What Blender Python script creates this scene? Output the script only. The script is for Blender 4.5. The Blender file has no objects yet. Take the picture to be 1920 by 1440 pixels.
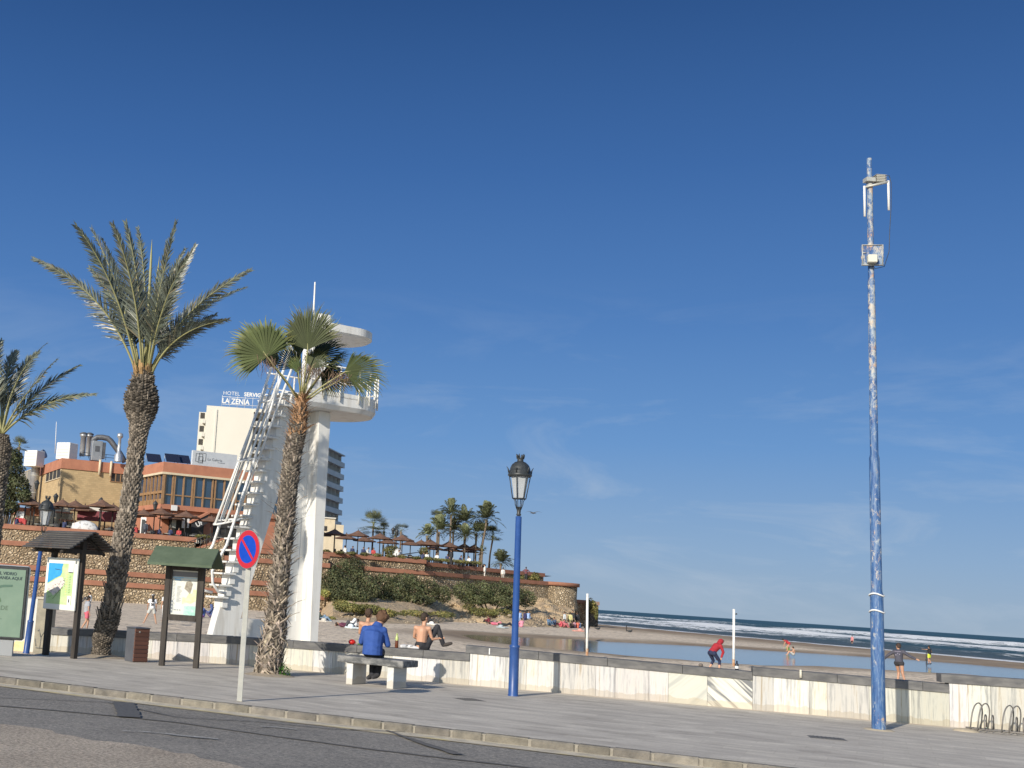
import bpy, bmesh, math, random
import numpy as np
from mathutils import Vector, Matrix
R_ = math.radians
scene = bpy.context.scene
col = scene.collection
random.seed(7); rng = np.random.default_rng(7)

# ------------------------------------------------------------------ camera
# The photograph is a crop of a wider frame: its optical axis lies left of the middle, hence the lens shift.
FPX, PPX, PPY, EYE = 2283.0, 500.0, 720.0, 1.65
ROLL, PITCH = math.atan(53/800), math.atan(381/FPX)
cF = Vector((0, math.cos(PITCH), math.sin(PITCH)))
cR0 = Vector((1, 0, 0)); cU0 = Vector((0, -math.sin(PITCH), math.cos(PITCH)))
cR = cR0*math.cos(ROLL) + cU0*math.sin(ROLL)
cU = cU0*math.cos(ROLL) - cR0*math.sin(ROLL)
cd = bpy.data.cameras.new('camera'); cam = bpy.data.objects.new('camera', cd); col.objects.link(cam)
cd.sensor_width = 36; cd.sensor_fit = 'HORIZONTAL'; cd.lens = FPX/1920*36
cd.shift_x = (960-PPX)/1920; cd.shift_y = 0
cd.clip_start = 0.1; cd.clip_end = 30000
m3 = Matrix((cR, cU, -cF)).transposed()
cam.matrix_world = Matrix.Translation((0, 0, EYE)) @ m3.to_4x4()
scene.camera = cam
scene.render.resolution_x = 1024; scene.render.resolution_y = 768

# ------------------------------------------------------------------ world, sun, exposure
SUN_EL, SUN_AZ = 23.0, 216.0          # azimuth clockwise from +Y (the viewing direction)
w = bpy.data.worlds.new('World'); scene.world = w; w.use_nodes = True
nt = w.node_tree; N = nt.nodes; L = nt.links
bg = N['Background']; sky = N.new('ShaderNodeTexSky'); sky.sky_type = 'NISHITA'
sky.sun_disc = False; sky.sun_elevation = R_(SUN_EL); sky.sun_rotation = R_(SUN_AZ)
sky.altitude = 0; sky.air_density = 1.0; sky.dust_density = 0.35; sky.ozone_density = 2.2
hs = N.new('ShaderNodeHueSaturation'); hs.inputs['Saturation'].default_value = 1.12
hs.inputs['Value'].default_value = 1.0
# thin cirrus streaks, laid out by sky direction
tc = N.new('ShaderNodeTexCoord'); mp = N.new('ShaderNodeMapping'); mp.inputs['Scale'].default_value = (3.0, 3.0, 13.0)
mp.inputs['Rotation'].default_value = (0, R_(14), 0)
nz = N.new('ShaderNodeTexNoise'); nz.inputs['Scale'].default_value = 1.7; nz.inputs['Detail'].default_value = 7; nz.inputs['Roughness'].default_value = .62; nz.inputs['Distortion'].default_value = .8
cr = N.new('ShaderNodeValToRGB'); cr.color_ramp.elements[0].position = .5; cr.color_ramp.elements[1].position = .8
sx = N.new('ShaderNodeSeparateXYZ'); mr = N.new('ShaderNodeMapRange'); mr.inputs['From Min'].default_value = .02; mr.inputs['From Max'].default_value = .26
mr.inputs['To Min'].default_value = .6; mr.inputs['To Max'].default_value = 0.0
mm = N.new('ShaderNodeMath'); mm.operation = 'MULTIPLY'
mx = N.new('ShaderNodeMix'); mx.data_type = 'RGBA'; mx.inputs[7].default_value = (.50/.14, .58/.14, .68/.14, 1)
L.new(tc.outputs['Generated'], mp.inputs[0]); L.new(mp.outputs[0], nz.inputs['Vector']); L.new(nz.outputs['Fac'], cr.inputs[0])
L.new(tc.outputs['Generated'], sx.inputs[0]); L.new(sx.outputs['Z'], mr.inputs['Value'])
L.new(cr.outputs[0], mm.inputs[0]); L.new(mr.outputs[0], mm.inputs[1])
# ahead of the camera (away from the sun) the sky is clearer and bluer than the model's: mix towards the measured colours by height
WS = .14
gr = N.new('ShaderNodeValToRGB'); ge = gr.color_ramp.elements
SKYC = [(0, (.29, .405, .55)), (.05, (.225, .365, .585)), (.13, (.125, .28, .575)), (.22, (.075, .2, .485)), (.34, (.041, .13, .365)), (.46, (.021, .077, .24)), (1, (.012, .05, .17))]
while len(ge) < len(SKYC): ge.new(.5)
for i, (p_, c_) in enumerate(SKYC): ge[i].position = p_; ge[i].color = (*c_, 1)
sc_ = N.new('ShaderNodeVectorMath'); sc_.operation = 'SCALE'; sc_.inputs['Scale'].default_value = 1/WS
mf = N.new('ShaderNodeMapRange'); mf.inputs['From Min'].default_value = -.3; mf.inputs['From Max'].default_value = .35; mf.inputs['To Max'].default_value = .95
mg = N.new('ShaderNodeMix'); mg.data_type = 'RGBA'
L.new(sx.outputs['Z'], gr.inputs[0]); L.new(gr.outputs[0], sc_.inputs[0]); L.new(sx.outputs['Y'], mf.inputs['Value'])
L.new(sky.outputs[0], hs.inputs['Color']); L.new(hs.outputs[0], mg.inputs[6]); L.new(sc_.outputs[0], mg.inputs[7]); L.new(mf.outputs[0], mg.inputs[0])
L.new(mg.outputs[2], mx.inputs[6]); L.new(mm.outputs[0], mx.inputs[0]); L.new(mx.outputs[2], bg.inputs['Color'])
bg.inputs['Strength'].default_value = WS
ld = bpy.data.lights.new('sun', 'SUN'); ld.energy = 5.0; ld.angle = R_(.53); ld.color = (1.0, .92, .79)
lo = bpy.data.objects.new('sun', ld); col.objects.link(lo)
SH = Vector((math.sin(R_(SUN_AZ-180))*math.cos(R_(SUN_EL)), math.cos(R_(SUN_AZ-180))*math.cos(R_(SUN_EL)), -math.sin(R_(SUN_EL))))  # travel of light
lo.rotation_euler = SH.to_track_quat('-Z', 'Y').to_euler(); lo.location = (-20, -30, 30)
scene.view_settings.view_transform = 'Standard'; scene.view_settings.look = 'None'
scene.view_settings.exposure = 0.0; scene.view_settings.gamma = 1.0
scene.cycles.use_denoising = True

# ------------------------------------------------------------------ places read off the photograph
def ray(x, y): return cF*FPX + cR*(x-PPX) + cU*(PPY-y)
def G(x, y, z=0.0):                    # where the line of sight meets the level z
    d = ray(x, y); return Vector((0, 0, EYE)) + d*((z-EYE)/d.z)
def A(x, y, Y):                        # the same at distance Y
    d = ray(x, y); return Vector((0, 0, EYE)) + d*(Y/d.y)
def PL(O, deg):                        # on an upright plane through O: gives (u, z)
    u = Vector((math.cos(R_(deg)), math.sin(R_(deg)), 0)); n = Vector((-u.y, u.x, 0)); O = Vector(O)
    def q(x, y):
        d = ray(x, y); t = (O-Vector((0, 0, EYE))).dot(n)/d.dot(n); p = Vector((0, 0, EYE))+d*t
        return (p-O).dot(u), p.z
    return q

# ------------------------------------------------------------------ mesh helpers
class MB:
    def __init__(s): s.v = []; s.f = []; s.m = []; s.c = []; s.sm = []
    def add(s, vs, fs, mi=0, c=None, smooth=False):
        b = len(s.v); s.v.extend([tuple(p) for p in vs])
        for f in fs:
            s.f.append(tuple(i+b for i in f)); s.m.append(mi); s.c.append(c or (1, 1, 1)); s.sm.append(smooth)
    def box(s, c, d, rz=0, mi=0, col=None, M=None, bev=0):
        hx, hy, hz = d[0]/2, d[1]/2, d[2]/2
        if bev:
            b = min(bev, hx*.9, hy*.9, hz*.9); vs = []; 
            bm = bmesh.new(); bmesh.ops.create_cube(bm, size=1.0)
            for v in bm.verts: v.co = Vector((v.co.x*d[0], v.co.y*d[1], v.co.z*d[2]))
            bmesh.ops.bevel(bm, geom=bm.edges[:], offset=b, segments=1, affect='EDGES')
            pts = [v.co.copy() for v in bm.verts]; bm.verts.index_update(); fs = [[v.index for v in f.verts] for f in bm.faces]; bm.free()
        else:
            pts = [Vector((x*hx, y*hy, z*hz)) for x in (-1, 1) for y in (-1, 1) for z in (-1, 1)]
            fs = [(0, 1, 3, 2), (4, 6, 7, 5), (0, 4, 5, 1), (2, 3, 7, 6), (0, 2, 6, 4), (1, 5, 7, 3)]
        rm = Matrix.Rotation(rz, 4, 'Z') if M is None else M
        s.add([Vector(c)+(rm @ p) for p in pts], fs, mi, col)
    def prism(s, poly, z0, z1, mi=0, col=None):     # poly: plan points ccw
        n = len(poly); vs = [(p[0], p[1], z0) for p in poly]+[(p[0], p[1], z1) for p in poly]
        fs = [tuple(range(n-1, -1, -1)), tuple(range(n, 2*n))]+[(i, (i+1) % n, n+(i+1) % n, n+i) for i in range(n)]
        s.add(vs, fs, mi, col)
    def slab(s, poly, O, u, n, t, mi=0, col=None):  # poly in (u,z), thickness t along n
        k = len(poly); u = Vector(u); n = Vector(n); O = Vector(O)
        a = [O+u*p[0]+Vector((0, 0, p[1])) for p in poly]
        vs = a+[p+n*t for p in a]
        fs = [tuple(range(k)), tuple(range(2*k-1, k-1, -1))]+[(i, k+i, k+(i+1) % k, (i+1) % k) for i in range(k)]
        s.add(vs, fs, mi, col)
    def tube(s, pts, rad, n=8, mi=0, col=None, caps=True, smooth=True, rnd=False, sq=None):
        pts = [Vector(p) for p in pts]
        if not hasattr(rad, '__len__'): rad = [rad]*len(pts)
        rad = list(rad)
        if rnd:
            a, b = (pts[0]-pts[1]).normalized(), (pts[-1]-pts[-2]).normalized()
            r0, r1 = rad[0], rad[-1]
            pts = [pts[0]+a*r0*.95, pts[0]+a*r0*.75, pts[0]+a*r0*.4]+pts+[pts[-1]+b*r1*.4, pts[-1]+b*r1*.75, pts[-1]+b*r1*.95]
            rad = [r0*.3, r0*.66, r0*.92]+rad+[r1*.92, r1*.66, r1*.3]
        vs = []; t0 = (pts[1]-pts[0]).normalized()
        x = t0.orthogonal().normalized()
        for i, p in enumerate(pts):
            t = (pts[min(i+1, len(pts)-1)]-pts[max(i-1, 0)])
            if t.length < 1e-9: t = t0
            t = t.normalized()
            x = (x-t*x.dot(t)); x = x.normalized() if x.length > 1e-6 else t.orthogonal().normalized(); y = t.cross(x)
            for k in range(n):
                a = 2*math.pi*k/n; vs.append(p+(x*math.cos(a)+y*math.sin(a)*(sq or 1))*rad[i])
        fs = []
        for i in range(len(pts)-1):
            for k in range(n): fs.append((i*n+k, i*n+(k+1) % n, (i+1)*n+(k+1) % n, (i+1)*n+k))
        s.add(vs, fs, mi, col, smooth)
        if caps:
            b = len(s.v)-len(vs)
            for f in (tuple(b+i for i in range(n-1, -1, -1)), tuple(b+(len(pts)-1)*n+i for i in range(n))):
                s.f.append(f); s.m.append(mi); s.c.append(col or (1, 1, 1)); s.sm.append(False)
    def lathe(s, prof, n=16, c=(0, 0, 0), mi=0, col=None, smooth=True):   # prof: (r,z)
        vs = []
        for r, z in prof:
            for k in range(n):
                a = 2*math.pi*k/n; vs.append((c[0]+r*math.cos(a), c[1]+r*math.sin(a), c[2]+z))
        fs = [(i*n+k, i*n+(k+1) % n, (i+1)*n+(k+1) % n, (i+1)*n+k) for i in range(len(prof)-1) for k in range(n)]
        s.add(vs, fs, mi, col, smooth)
    def ell(s, c, r, n=12, m=8, mi=0, col=None, M=None):
        vs = []
        for i in range(m+1):
            th = math.pi*i/m
            for k in range(n):
                a = 2*math.pi*k/n; p = Vector((r[0]*math.sin(th)*math.cos(a), r[1]*math.sin(th)*math.sin(a), r[2]*math.cos(th)))
                vs.append(Vector(c)+((M @ p) if M else p))
        s.add(vs, [(i*n+k, (i+1)*n+k, (i+1)*n+(k+1) % n, i*n+(k+1) % n) for i in range(m) for k in range(n)], mi, col, True)
    def build(s, name, mats, parent=None, loc=None, vc=False, fix=False):
        me = bpy.data.meshes.new(name)
        me.from_pydata(s.v, [], s.f)
        if not isinstance(mats, (list, tuple)): mats = [mats]
        for m in mats: me.materials.append(m)
        me.polygons.foreach_set('material_index', s.m); me.polygons.foreach_set('use_smooth', s.sm)
        if vc:
            ca = me.color_attributes.new('Col', 'FLOAT_COLOR', 'CORNER')
            lt = [p.loop_total for p in me.polygons]
            c = np.repeat(np.array([(x[0], x[1], x[2], 1.0) for x in s.c], dtype=np.float32), lt, axis=0)
            ca.data.foreach_set('color', c.ravel())
        if fix:
            bm = bmesh.new(); bm.from_mesh(me); bmesh.ops.recalc_face_normals(bm, faces=bm.faces[:]); bm.to_mesh(me); bm.free()
        me.update()
        return link(name, me, parent, loc)
def link(name, me, parent=None, loc=None):
    o = bpy.data.objects.new(name, me); col.objects.link(o)
    if parent: o.parent = parent
    if loc is not None: o.location = loc
    return o
def np_mesh(name, V, Fq, mats, parent=None, colr=None, smooth=False):   # quads or tris from arrays
    me = bpy.data.meshes.new(name); V = np.asarray(V, np.float32); Fq = np.asarray(Fq, np.int32)
    k = Fq.shape[1]; me.vertices.add(len(V)); me.vertices.foreach_set('co', V.ravel())
    me.loops.add(Fq.size); me.loops.foreach_set('vertex_index', Fq.ravel())
    me.polygons.add(len(Fq)); me.polygons.foreach_set('loop_start', np.arange(0, Fq.size, k, dtype=np.int32))
    me.update(calc_edges=True)
    me.polygons.foreach_set('use_smooth', np.full(len(Fq), smooth))
    if not isinstance(mats, (list, tuple)): mats = [mats]
    for m in mats: me.materials.append(m)
    if colr is not None:               # per vertex colour
        ca = me.color_attributes.new('Col', 'FLOAT_COLOR', 'POINT')
        c = np.ones((len(V), 4), np.float32); c[:, :3] = colr; ca.data.foreach_set('color', c.ravel())
    return link(name, me, parent)
def tag(o, label=None, cat=None, group=None, kind=None):
    if label: o['label'] = label
    if cat: o['category'] = cat
    if group: o['group'] = group
    if kind: o['kind'] = kind
    return o
def thing(name, label, cat, loc=(0, 0, 0), rz=0, group=None):
    o = bpy.data.objects.new(name, None); col.objects.link(o); o.location = loc; o.rotation_euler = (0, 0, rz)
    o.empty_display_size = .2
    return tag(o, label, cat, group)
def copy_tree(o, parent=None):
    c = o.copy(); col.objects.link(c); c.parent = parent
    for ch in o.children: copy_tree(ch, c)
    return c
def rep(root, label, loc, rz=0, sc=1.0):
    c = copy_tree(root); c.location = loc; c.rotation_euler = (0, 0, rz); c.scale = (sc, sc, sc); c['label'] = label
    return c
def textmesh(s, size, ext=0.004, bold=0.0, align='LEFT', space=1.0):
    cu = bpy.data.curves.new('t', 'FONT'); cu.body = s; cu.size = size; cu.extrude = ext; cu.offset = bold; cu.align_x = align; cu.space_character = space; cu.resolution_u = 3
    o = bpy.data.objects.new('t', cu); col.objects.link(o)
    dg = bpy.context.evaluated_depsgraph_get(); me = bpy.data.meshes.new_from_object(o.evaluated_get(dg))
    bpy.data.objects.remove(o); bpy.data.curves.remove(cu)
    return me
def text(name, s, size, O, u, mat, parent, ext=.004, bold=0.0, align='LEFT', space=1.0, up=(0, 0, 1), sx=1.0):
    me = textmesh(s, size, ext, bold, align, space); me.name = name; me.materials.clear(); me.materials.append(mat)
    u = Vector(u).normalized(); up = Vector(up); n = u.cross(up)
    M = Matrix((u*sx, up, n)).transposed().to_4x4(); M.translation = Vector(O)
    me.transform(M); return link(name, me, parent)

# ------------------------------------------------------------------ materials
MT = {}
def mat(name, c1, c2=None, rough=.8, scale=8.0, bump=0.0, bscale=None, metal=0.0, vc=False, detail=6, spec=.5, stretch=None, pos=(.35, .65), trans=None, bdist=.02, coord='Object'):
    if name in MT: return MT[name]
    m = bpy.data.materials.new(name); m.use_nodes = True; nt = m.node_tree; n = nt.nodes; l = nt.links
    b = n['Principled BSDF']; b.inputs['Roughness'].default_value = rough; b.inputs['Metallic'].default_value = metal
    b.inputs['Specular IOR Level'].default_value = spec
    b.inputs['Base Color'].default_value = (*c1, 1)
    out = None
    if c2 is not None or bump:
        t = n.new('ShaderNodeTexCoord'); mp = n.new('ShaderNodeMapping')
        if stretch: mp.inputs['Scale'].default_value = stretch
        l.new(t.outputs[coord], mp.inputs[0])
    if c2 is not None:
        nz = n.new('ShaderNodeTexNoise'); nz.inputs['Scale'].default_value = scale; nz.inputs['Detail'].default_value = detail; nz.inputs['Roughness'].default_value = .6
        l.new(mp.outputs[0], nz.inputs['Vector'])
        r = n.new('ShaderNodeValToRGB'); r.color_ramp.elements[0].color = (*c1, 1); r.color_ramp.elements[1].color = (*c2, 1)
        r.color_ramp.elements[0].position, r.color_ramp.elements[1].position = pos
        l.new(nz.outputs['Fac'], r.inputs[0]); out = r.outputs[0]
    if vc:
        a = n.new('ShaderNodeAttribute'); a.attribute_name = 'Col'
        mx = n.new('ShaderNodeMix'); mx.data_type = 'RGBA'; mx.blend_type = 'MULTIPLY'; mx.inputs[0].default_value = 1
        if out: l.new(out, mx.inputs[6])
        else: mx.inputs[6].default_value = (*c1, 1)
        l.new(a.outputs['Color'], mx.inputs[7]); out = mx.outputs[2]
    if out: l.new(out, b.inputs['Base Color'])
    if bump:
        nb = n.new('ShaderNodeTexNoise'); nb.inputs['Scale'].default_value = bscale or scale*3; nb.inputs['Detail'].default_value = 5
        l.new(mp.outputs[0], nb.inputs['Vector']); bp = n.new('ShaderNodeBump'); bp.inputs['Strength'].default_value = bump; bp.inputs['Distance'].default_value = bdist
        l.new(nb.outputs['Fac'], bp.inputs['Height']); l.new(bp.outputs[0], b.inputs['Normal'])
    if trans:
        tr = n.new('ShaderNodeBsdfTranslucent'); ms = n.new('ShaderNodeMixShader'); ms.inputs[0].default_value = trans
        if out: l.new(out, tr.inputs['Color'])
        else: tr.inputs['Color'].default_value = (*c1, 1)
        o = n['Material Output']; l.new(b.outputs[0], ms.inputs[1]); l.new(tr.outputs[0], ms.inputs[2]); l.new(ms.outputs[0], o.inputs[0])
    MT[name] = m; return m
def nodes(name):
    m = bpy.data.materials.new(name); m.use_nodes = True; return m, m.node_tree.nodes, m.node_tree.links, m.node_tree.nodes['Principled BSDF']
def ramp(n, l, src, stops):
    r = n.new('ShaderNodeValToRGB'); e = r.color_ramp.elements
    while len(e) < len(stops): e.new(.5)
    for i, (p, c) in enumerate(stops): e[i].position = p; e[i].color = (*c, 1) if len(c) == 3 else c
    l.new(src, r.inputs[0]); return r.outputs[0]
def noise(n, l, vec, scale, detail=5, rough=.55, dist=0):
    z = n.new('ShaderNodeTexNoise'); z.inputs['Scale'].default_value = scale; z.inputs['Detail'].default_value = detail; z.inputs['Roughness'].default_value = rough; z.inputs['Distortion'].default_value = dist
    l.new(vec, z.inputs['Vector']); return z.outputs['Fac']
def coords(n, l, kind='Object', scale=(1, 1, 1), rot=(0, 0, 0), loc=(0, 0, 0)):   # turned first, then stretched
    t = n.new('ShaderNodeTexCoord'); src = t.outputs[kind]
    if tuple(rot) != (0, 0, 0):
        m0 = n.new('ShaderNodeMapping'); m0.inputs['Rotation'].default_value = rot; l.new(src, m0.inputs[0]); src = m0.outputs[0]
    mp = n.new('ShaderNodeMapping'); mp.inputs['Scale'].default_value = scale; mp.inputs['Location'].default_value = loc
    l.new(src, mp.inputs[0]); return mp.outputs[0]
def mix(n, l, f, a, b, mode='MIX'):
    x = n.new('ShaderNodeMix'); x.data_type = 'RGBA'; x.blend_type = mode
    for i, v in ((0, f), (6, a), (7, b)):
        if isinstance(v, (int, float)): x.inputs[i].default_value = v
        elif isinstance(v, tuple): x.inputs[i].default_value = (*v, 1)
        else: l.new(v, x.inputs[i])
    return x.outputs[2]
def bump(n, l, b, h, s=.5, d=.02):
    x = n.new('ShaderNodeBump'); x.inputs['Strength'].default_value = s; x.inputs['Distance'].default_value = d
    l.new(h, x.inputs['Height']); l.new(x.outputs[0], b.inputs['Normal'])
def math_(n, l, op, a, b=None):
    x = n.new('ShaderNodeMath'); x.operation = op
    for i, v in ((0, a), (1, b)):
        if v is None: continue
        if isinstance(v, (int, float)): x.inputs[i].default_value = v
        else: l.new(v, x.inputs[i])
    return x.outputs[0]

# ================================================================== SETTING
def structure(o, name=None): o['kind'] = 'structure'; return o
def interp(x, xs, ys): return float(np.interp(x, xs, ys))
# --- road
def m_road():
    m, n, l, b = nodes('asphalt'); c = coords(n, l)
    a = noise(n, l, c, .35, 5, .6); f = noise(n, l, c, 28, 5, .85)
    base = ramp(n, l, a, [(.3, (.17, .158, .142)), (.7, (.25, .232, .208))])
    agg = ramp(n, l, f, [(.36, (.45, .45, .45)), (.5, (1, 1, 1)), (.64, (1.9, 1.85, 1.75))])
    o = mix(n, l, 1.0, base, agg, 'MULTIPLY')
    d = noise(n, l, coords(n, l, scale=(.6, 3, 1), rot=(0, 0, R_(27))), 1.3, 6, .7)
    o = mix(n, l, ramp(n, l, d, [(.5, (0, 0, 0)), (.72, (.6, .6, .6))]), o, (.3, .27, .235))
    l.new(o, b.inputs['Base Color']); b.inputs['Roughness'].default_value = .9; bump(n, l, b, f, .5, .01); return m
def m_oldroad():
    m, n, l, b = nodes('old_asphalt'); c = coords(n, l)
    a = noise(n, l, c, .9, 5, .6); f = noise(n, l, c, 24, 5, .85)
    base = ramp(n, l, a, [(.3, (.34, .285, .225)), (.7, (.48, .41, .33))])
    o = mix(n, l, 1.0, base, ramp(n, l, f, [(.36, (.35, .34, .33)), (.5, (1, 1, 1)), (.68, (1.9, 1.8, 1.7))]), 'MULTIPLY')
    l.new(o, b.inputs['Base Color']); b.inputs['Roughness'].default_value = .95; bump(n, l, b, f, .8, .02); return m
ROADZ = -.09
KX = [-60, -12, -3.85, .59, 3.61, 6.22, 12, 60]; KY = [49.5, 23.9, 19.55, 17.18, 15.67, 14.44, 11.75, -11.]
def kerbY(x): return interp(x, KX, KY)
mb = MB(); mb.add([(-160, -120, ROADZ), (160, -120, ROADZ)]+[(x, y+.02, ROADZ) for x, y in zip(KX[::-1], KY[::-1])]+[(-160, 100, ROADZ)], [tuple(range(3+len(KX)))])
structure(mb.build('road', m_road()))
def px_poly(name, pts, z, m):
    mb = MB(); mb.add([G(x, y, z) for x, y in pts], [tuple(range(len(pts)))]); return structure(mb.build(name, m))
px_poly('old_road_surface', [(-900, 1330), (-300, 1340), (0, 1357), (40, 1361), (60, 1364), (98, 1369), (104, 1375), (140, 1380), (172, 1388), (205, 1390), (250, 1395), (290, 1402), (330, 1412), (362, 1413), (374, 1421), (420, 1429), (440, 1434), (480, 1446), (520, 1475), (300, 1800), (-900, 1800)], ROADZ+.004, m_oldroad())
def strip(name, pts, wd, z, m, jit=.3, seg=.12):
    P = [G(x, y, z) for x, y in pts]; out = []
    for a, b in zip(P[:-1], P[1:]):
        k = max(1, int((b-a).length/seg))
        out += [a.lerp(b, i/k) for i in range(k)]
    out.append(P[-1]); vs = []; rr = random.Random(int(pts[0][0])+5)
    for i, p in enumerate(out):
        t = (out[min(i+1, len(out)-1)]-out[max(0, i-1)]).normalized(); nn = Vector((-t.y, t.x, 0))
        wv = wd[0]+(wd[1]-wd[0])*i/max(1, len(out)-1) if isinstance(wd, tuple) else wd
        vs += [p+nn*wv/2*(1+rr.uniform(-jit, jit)), p-nn*wv/2*(1+rr.uniform(-jit, jit))]
    mb = MB(); mb.add(vs, [(2*i, 2*i+2, 2*i+3, 2*i+1) for i in range(len(out)-1)]); return structure(mb.build(name, m))
m_tar = mat('bitumen', (.105, .098, .09), (.15, .14, .128), .8, 6)
m_worn = mat('worn_white_paint', (.42, .41, .38), (.2, .19, .18), .85, 30, pos=(.45, .6))
strip('crack_seal', [(-60, 1318), (120, 1333), (245, 1345), (340, 1355), (430, 1368), (560, 1386), (700, 1405), (860, 1424), (1010, 1441), (1100, 1455)], .075, ROADZ+.008, m_tar)
strip('crack_seal', [(-60, 1305), (90, 1311), (200, 1316), (330, 1344), (480, 1352), (620, 1366), (760, 1372)], .035, ROADZ+.012, m_tar)
strip('crack_seal', [(725, 1369), (790, 1392), (860, 1414)], (.05, .16), ROADZ+.016, m_tar)
strip('asphalt_patch', [(232, 1316.5), (243, 1344)], .3, ROADZ+.018, mat('patch_asphalt', (.075, .075, .08), (.12, .118, .115), .85, 25), .12)
strip('worn_road_marking', [(230, 1369.5), (275, 1371), (330, 1377), (408, 1385)], .06, ROADZ+.02, m_worn, .8)
strip('worn_road_marking', [(488, 1361), (520, 1363), (556, 1367)], .04, ROADZ+.02, m_worn, .9)
# --- kerb stones, gutter strip
m_kerb = mat('kerb_stone', (.24, .215, .18), (.12, .11, .095), .9, 5, .6, 30, vc=True, pos=(.35, .7))
m_gut = mat('gutter_concrete', (.62, .55, .42), (.44, .39, .31), .9, 4, .4, 25, pos=(.4, .6))
mb = MB(); x = -30.0
while x < 20:
    L0 = random.uniform(.42, .6); a = Vector((x, kerbY(x), 0)); t = (Vector((x+1, kerbY(x+1), 0))-a).normalized(); b = a+t*L0
    c = (a+b)/2; n_ = Vector((t.y, -t.x, 0)); k = random.uniform(.78, 1.2)
    if random.random() < .12: k *= .75
    mb.box(c+n_*(-.052+random.uniform(-.005, .005))+Vector((0, 0, -.088+random.uniform(-.005, .003))), (L0-.022, .15, .2), math.atan2(t.y, t.x)+random.uniform(-.006, .006), 0, (k, k, k*random.uniform(.94, 1.02)), bev=.022)
    x = b.x
structure(mb.build('kerb', m_kerb, vc=True))
mb = MB(); kx = list(np.arange(-30, 20, .5)); vs = []
for x in kx:
    t = Vector((1, kerbY(x+1)-kerbY(x), 0)).normalized(); n_ = Vector((t.y, -t.x, 0)); p = Vector((x, kerbY(x), 0)); vs += [p+n_*(-.13), p+n_*(-.13)+Vector((0, 0, .006)), p+n_*.006+Vector((0, 0, .002)), p+n_*.008+Vector((0, 0, -.12))]
mb.add(vs, [(4*i+k, 4*i+k+1, 4*i+k+5, 4*i+k+4) for i in range(len(kx)-1) for k in range(3)]); structure(mb.build('kerb_mortar', mat('joint_mortar', (.29, .262, .215), (.22, .2, .165), .9, 20)))
vs = []
gx = list(np.arange(-30, 20, .4))
for x in gx:
    t = Vector((1, kerbY(x+1)-kerbY(x), 0)).normalized(); n_ = Vector((t.y, -t.x, 0)); p = Vector((x, kerbY(x), ROADZ+.006))
    vs += [p+n_*(-.02), p+n_*(.47+random.uniform(-.03, .03))]
mb = MB(); mb.add(vs, [(2*i, 2*i+1, 2*i+3, 2*i+2) for i in range(len(gx)-1)]); structure(mb.build('gutter', m_gut))
vs = []
for x in gx:
    t = Vector((1, kerbY(x+1)-kerbY(x), 0)).normalized(); n_ = Vector((t.y, -t.x, 0)); p = Vector((x, kerbY(x), ROADZ+.010))
    vs += [p+n_*(.36+random.uniform(-.02, .02)), p+n_*(.46+random.uniform(-.03, .02))]
mb = MB(); mb.add(vs, [(2*i, 2*i+1, 2*i+3, 2*i+2) for i in range(len(gx)-1)]); structure(mb.build('kerb_line', mat('faded_yellow_paint', (.62, .52, .26), (.52, .46, .36), .9, 3, pos=(.4, .58))))
# --- promenade
WA = -17.58; W0 = Vector((-.4, 26.45, 0)); W1 = Vector((-4.3, 26.95, 0))
wu = Vector((math.cos(R_(WA)), math.sin(R_(WA)), 0)); wn = Vector((-wu.y, wu.x, 0))
WAL = math.degrees(math.atan2(W0.y-W1.y, W0.x-W1.x))
def wallY(x):
    if x < W0.x: return W0.y+(W0.x-x)*(W1.y-W0.y)/(W0.x-W1.x)
    return W0.y+(x-W0.x)*math.tan(R_(WA))
def m_pave():
    m, n, l, b = nodes('paving_stone'); c = coords(n, l, rot=(0, 0, R_(17.58)))
    a = noise(n, l, coords(n, l, rot=(0, 0, R_(27)), scale=(.6, 1.9, 1)), 1.5, 8, .68, .9)
    f = noise(n, l, c, 22, 4, .75)
    base = ramp(n, l, a, [(.32, (.2, .194, .185)), (.43, (.37, .357, .335)), (.55, (.5, .48, .44)), (.7, (.66, .63, .57))])
    br = n.new('ShaderNodeTexBrick'); l.new(coords(n, l, rot=(0, 0, R_(27))), br.inputs['Vector']); br.inputs['Scale'].default_value = 1.0
    br.inputs['Brick Width'].default_value = .62; br.inputs['Row Height'].default_value = .4; br.inputs['Mortar Size'].default_value = .008
    br.inputs['Color1'].default_value = (.86, .86, .87, 1); br.inputs['Color2'].default_value = (1.08, 1.07, 1.05, 1); br.inputs['Mortar'].default_value = (.86, .85, .83, 1)
    o = mix(n, l, 1.0, base, br.outputs['Color'], 'MULTIPLY')
    o = mix(n, l, 1.0, o, ramp(n, l, f, [(.3, (.78, .78, .78)), (.7, (1.18, 1.18, 1.18))]), 'MULTIPLY')
    # wind-blown sand lying along the foot of the wall (distance measured from the wall line)
    t = n.new('ShaderNodeTexCoord'); s = n.new('ShaderNodeSeparateXYZ'); mp = n.new('ShaderNodeMapping'); mp.inputs['Rotation'].default_value = (0, 0, R_(17.58))
    l.new(t.outputs['Object'], mp.inputs[0]); l.new(mp.outputs[0], s.inputs[0])
    wy = (Matrix.Rotation(R_(17.58), 3, 'Z') @ W0).y
    dst = math_(n, l, 'SUBTRACT', wy, s.outputs['Y']); sn = noise(n, l, c, .8, 6, .65)
    dd = math_(n, l, 'ADD', dst, math_(n, l, 'MULTIPLY', sn, 1.3))
    o = mix(n, l, ramp(n, l, dd, [(.62, (.85, .85, .85)), (1.0, (.35, .35, .35))]), o, (.62, .52, .39))
    l.new(o, b.inputs['Base Color']); b.inputs['Roughness'].default_value = .78
    bump(n, l, b, mix(n, l, .35, a, f), .35, .02); return m
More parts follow.
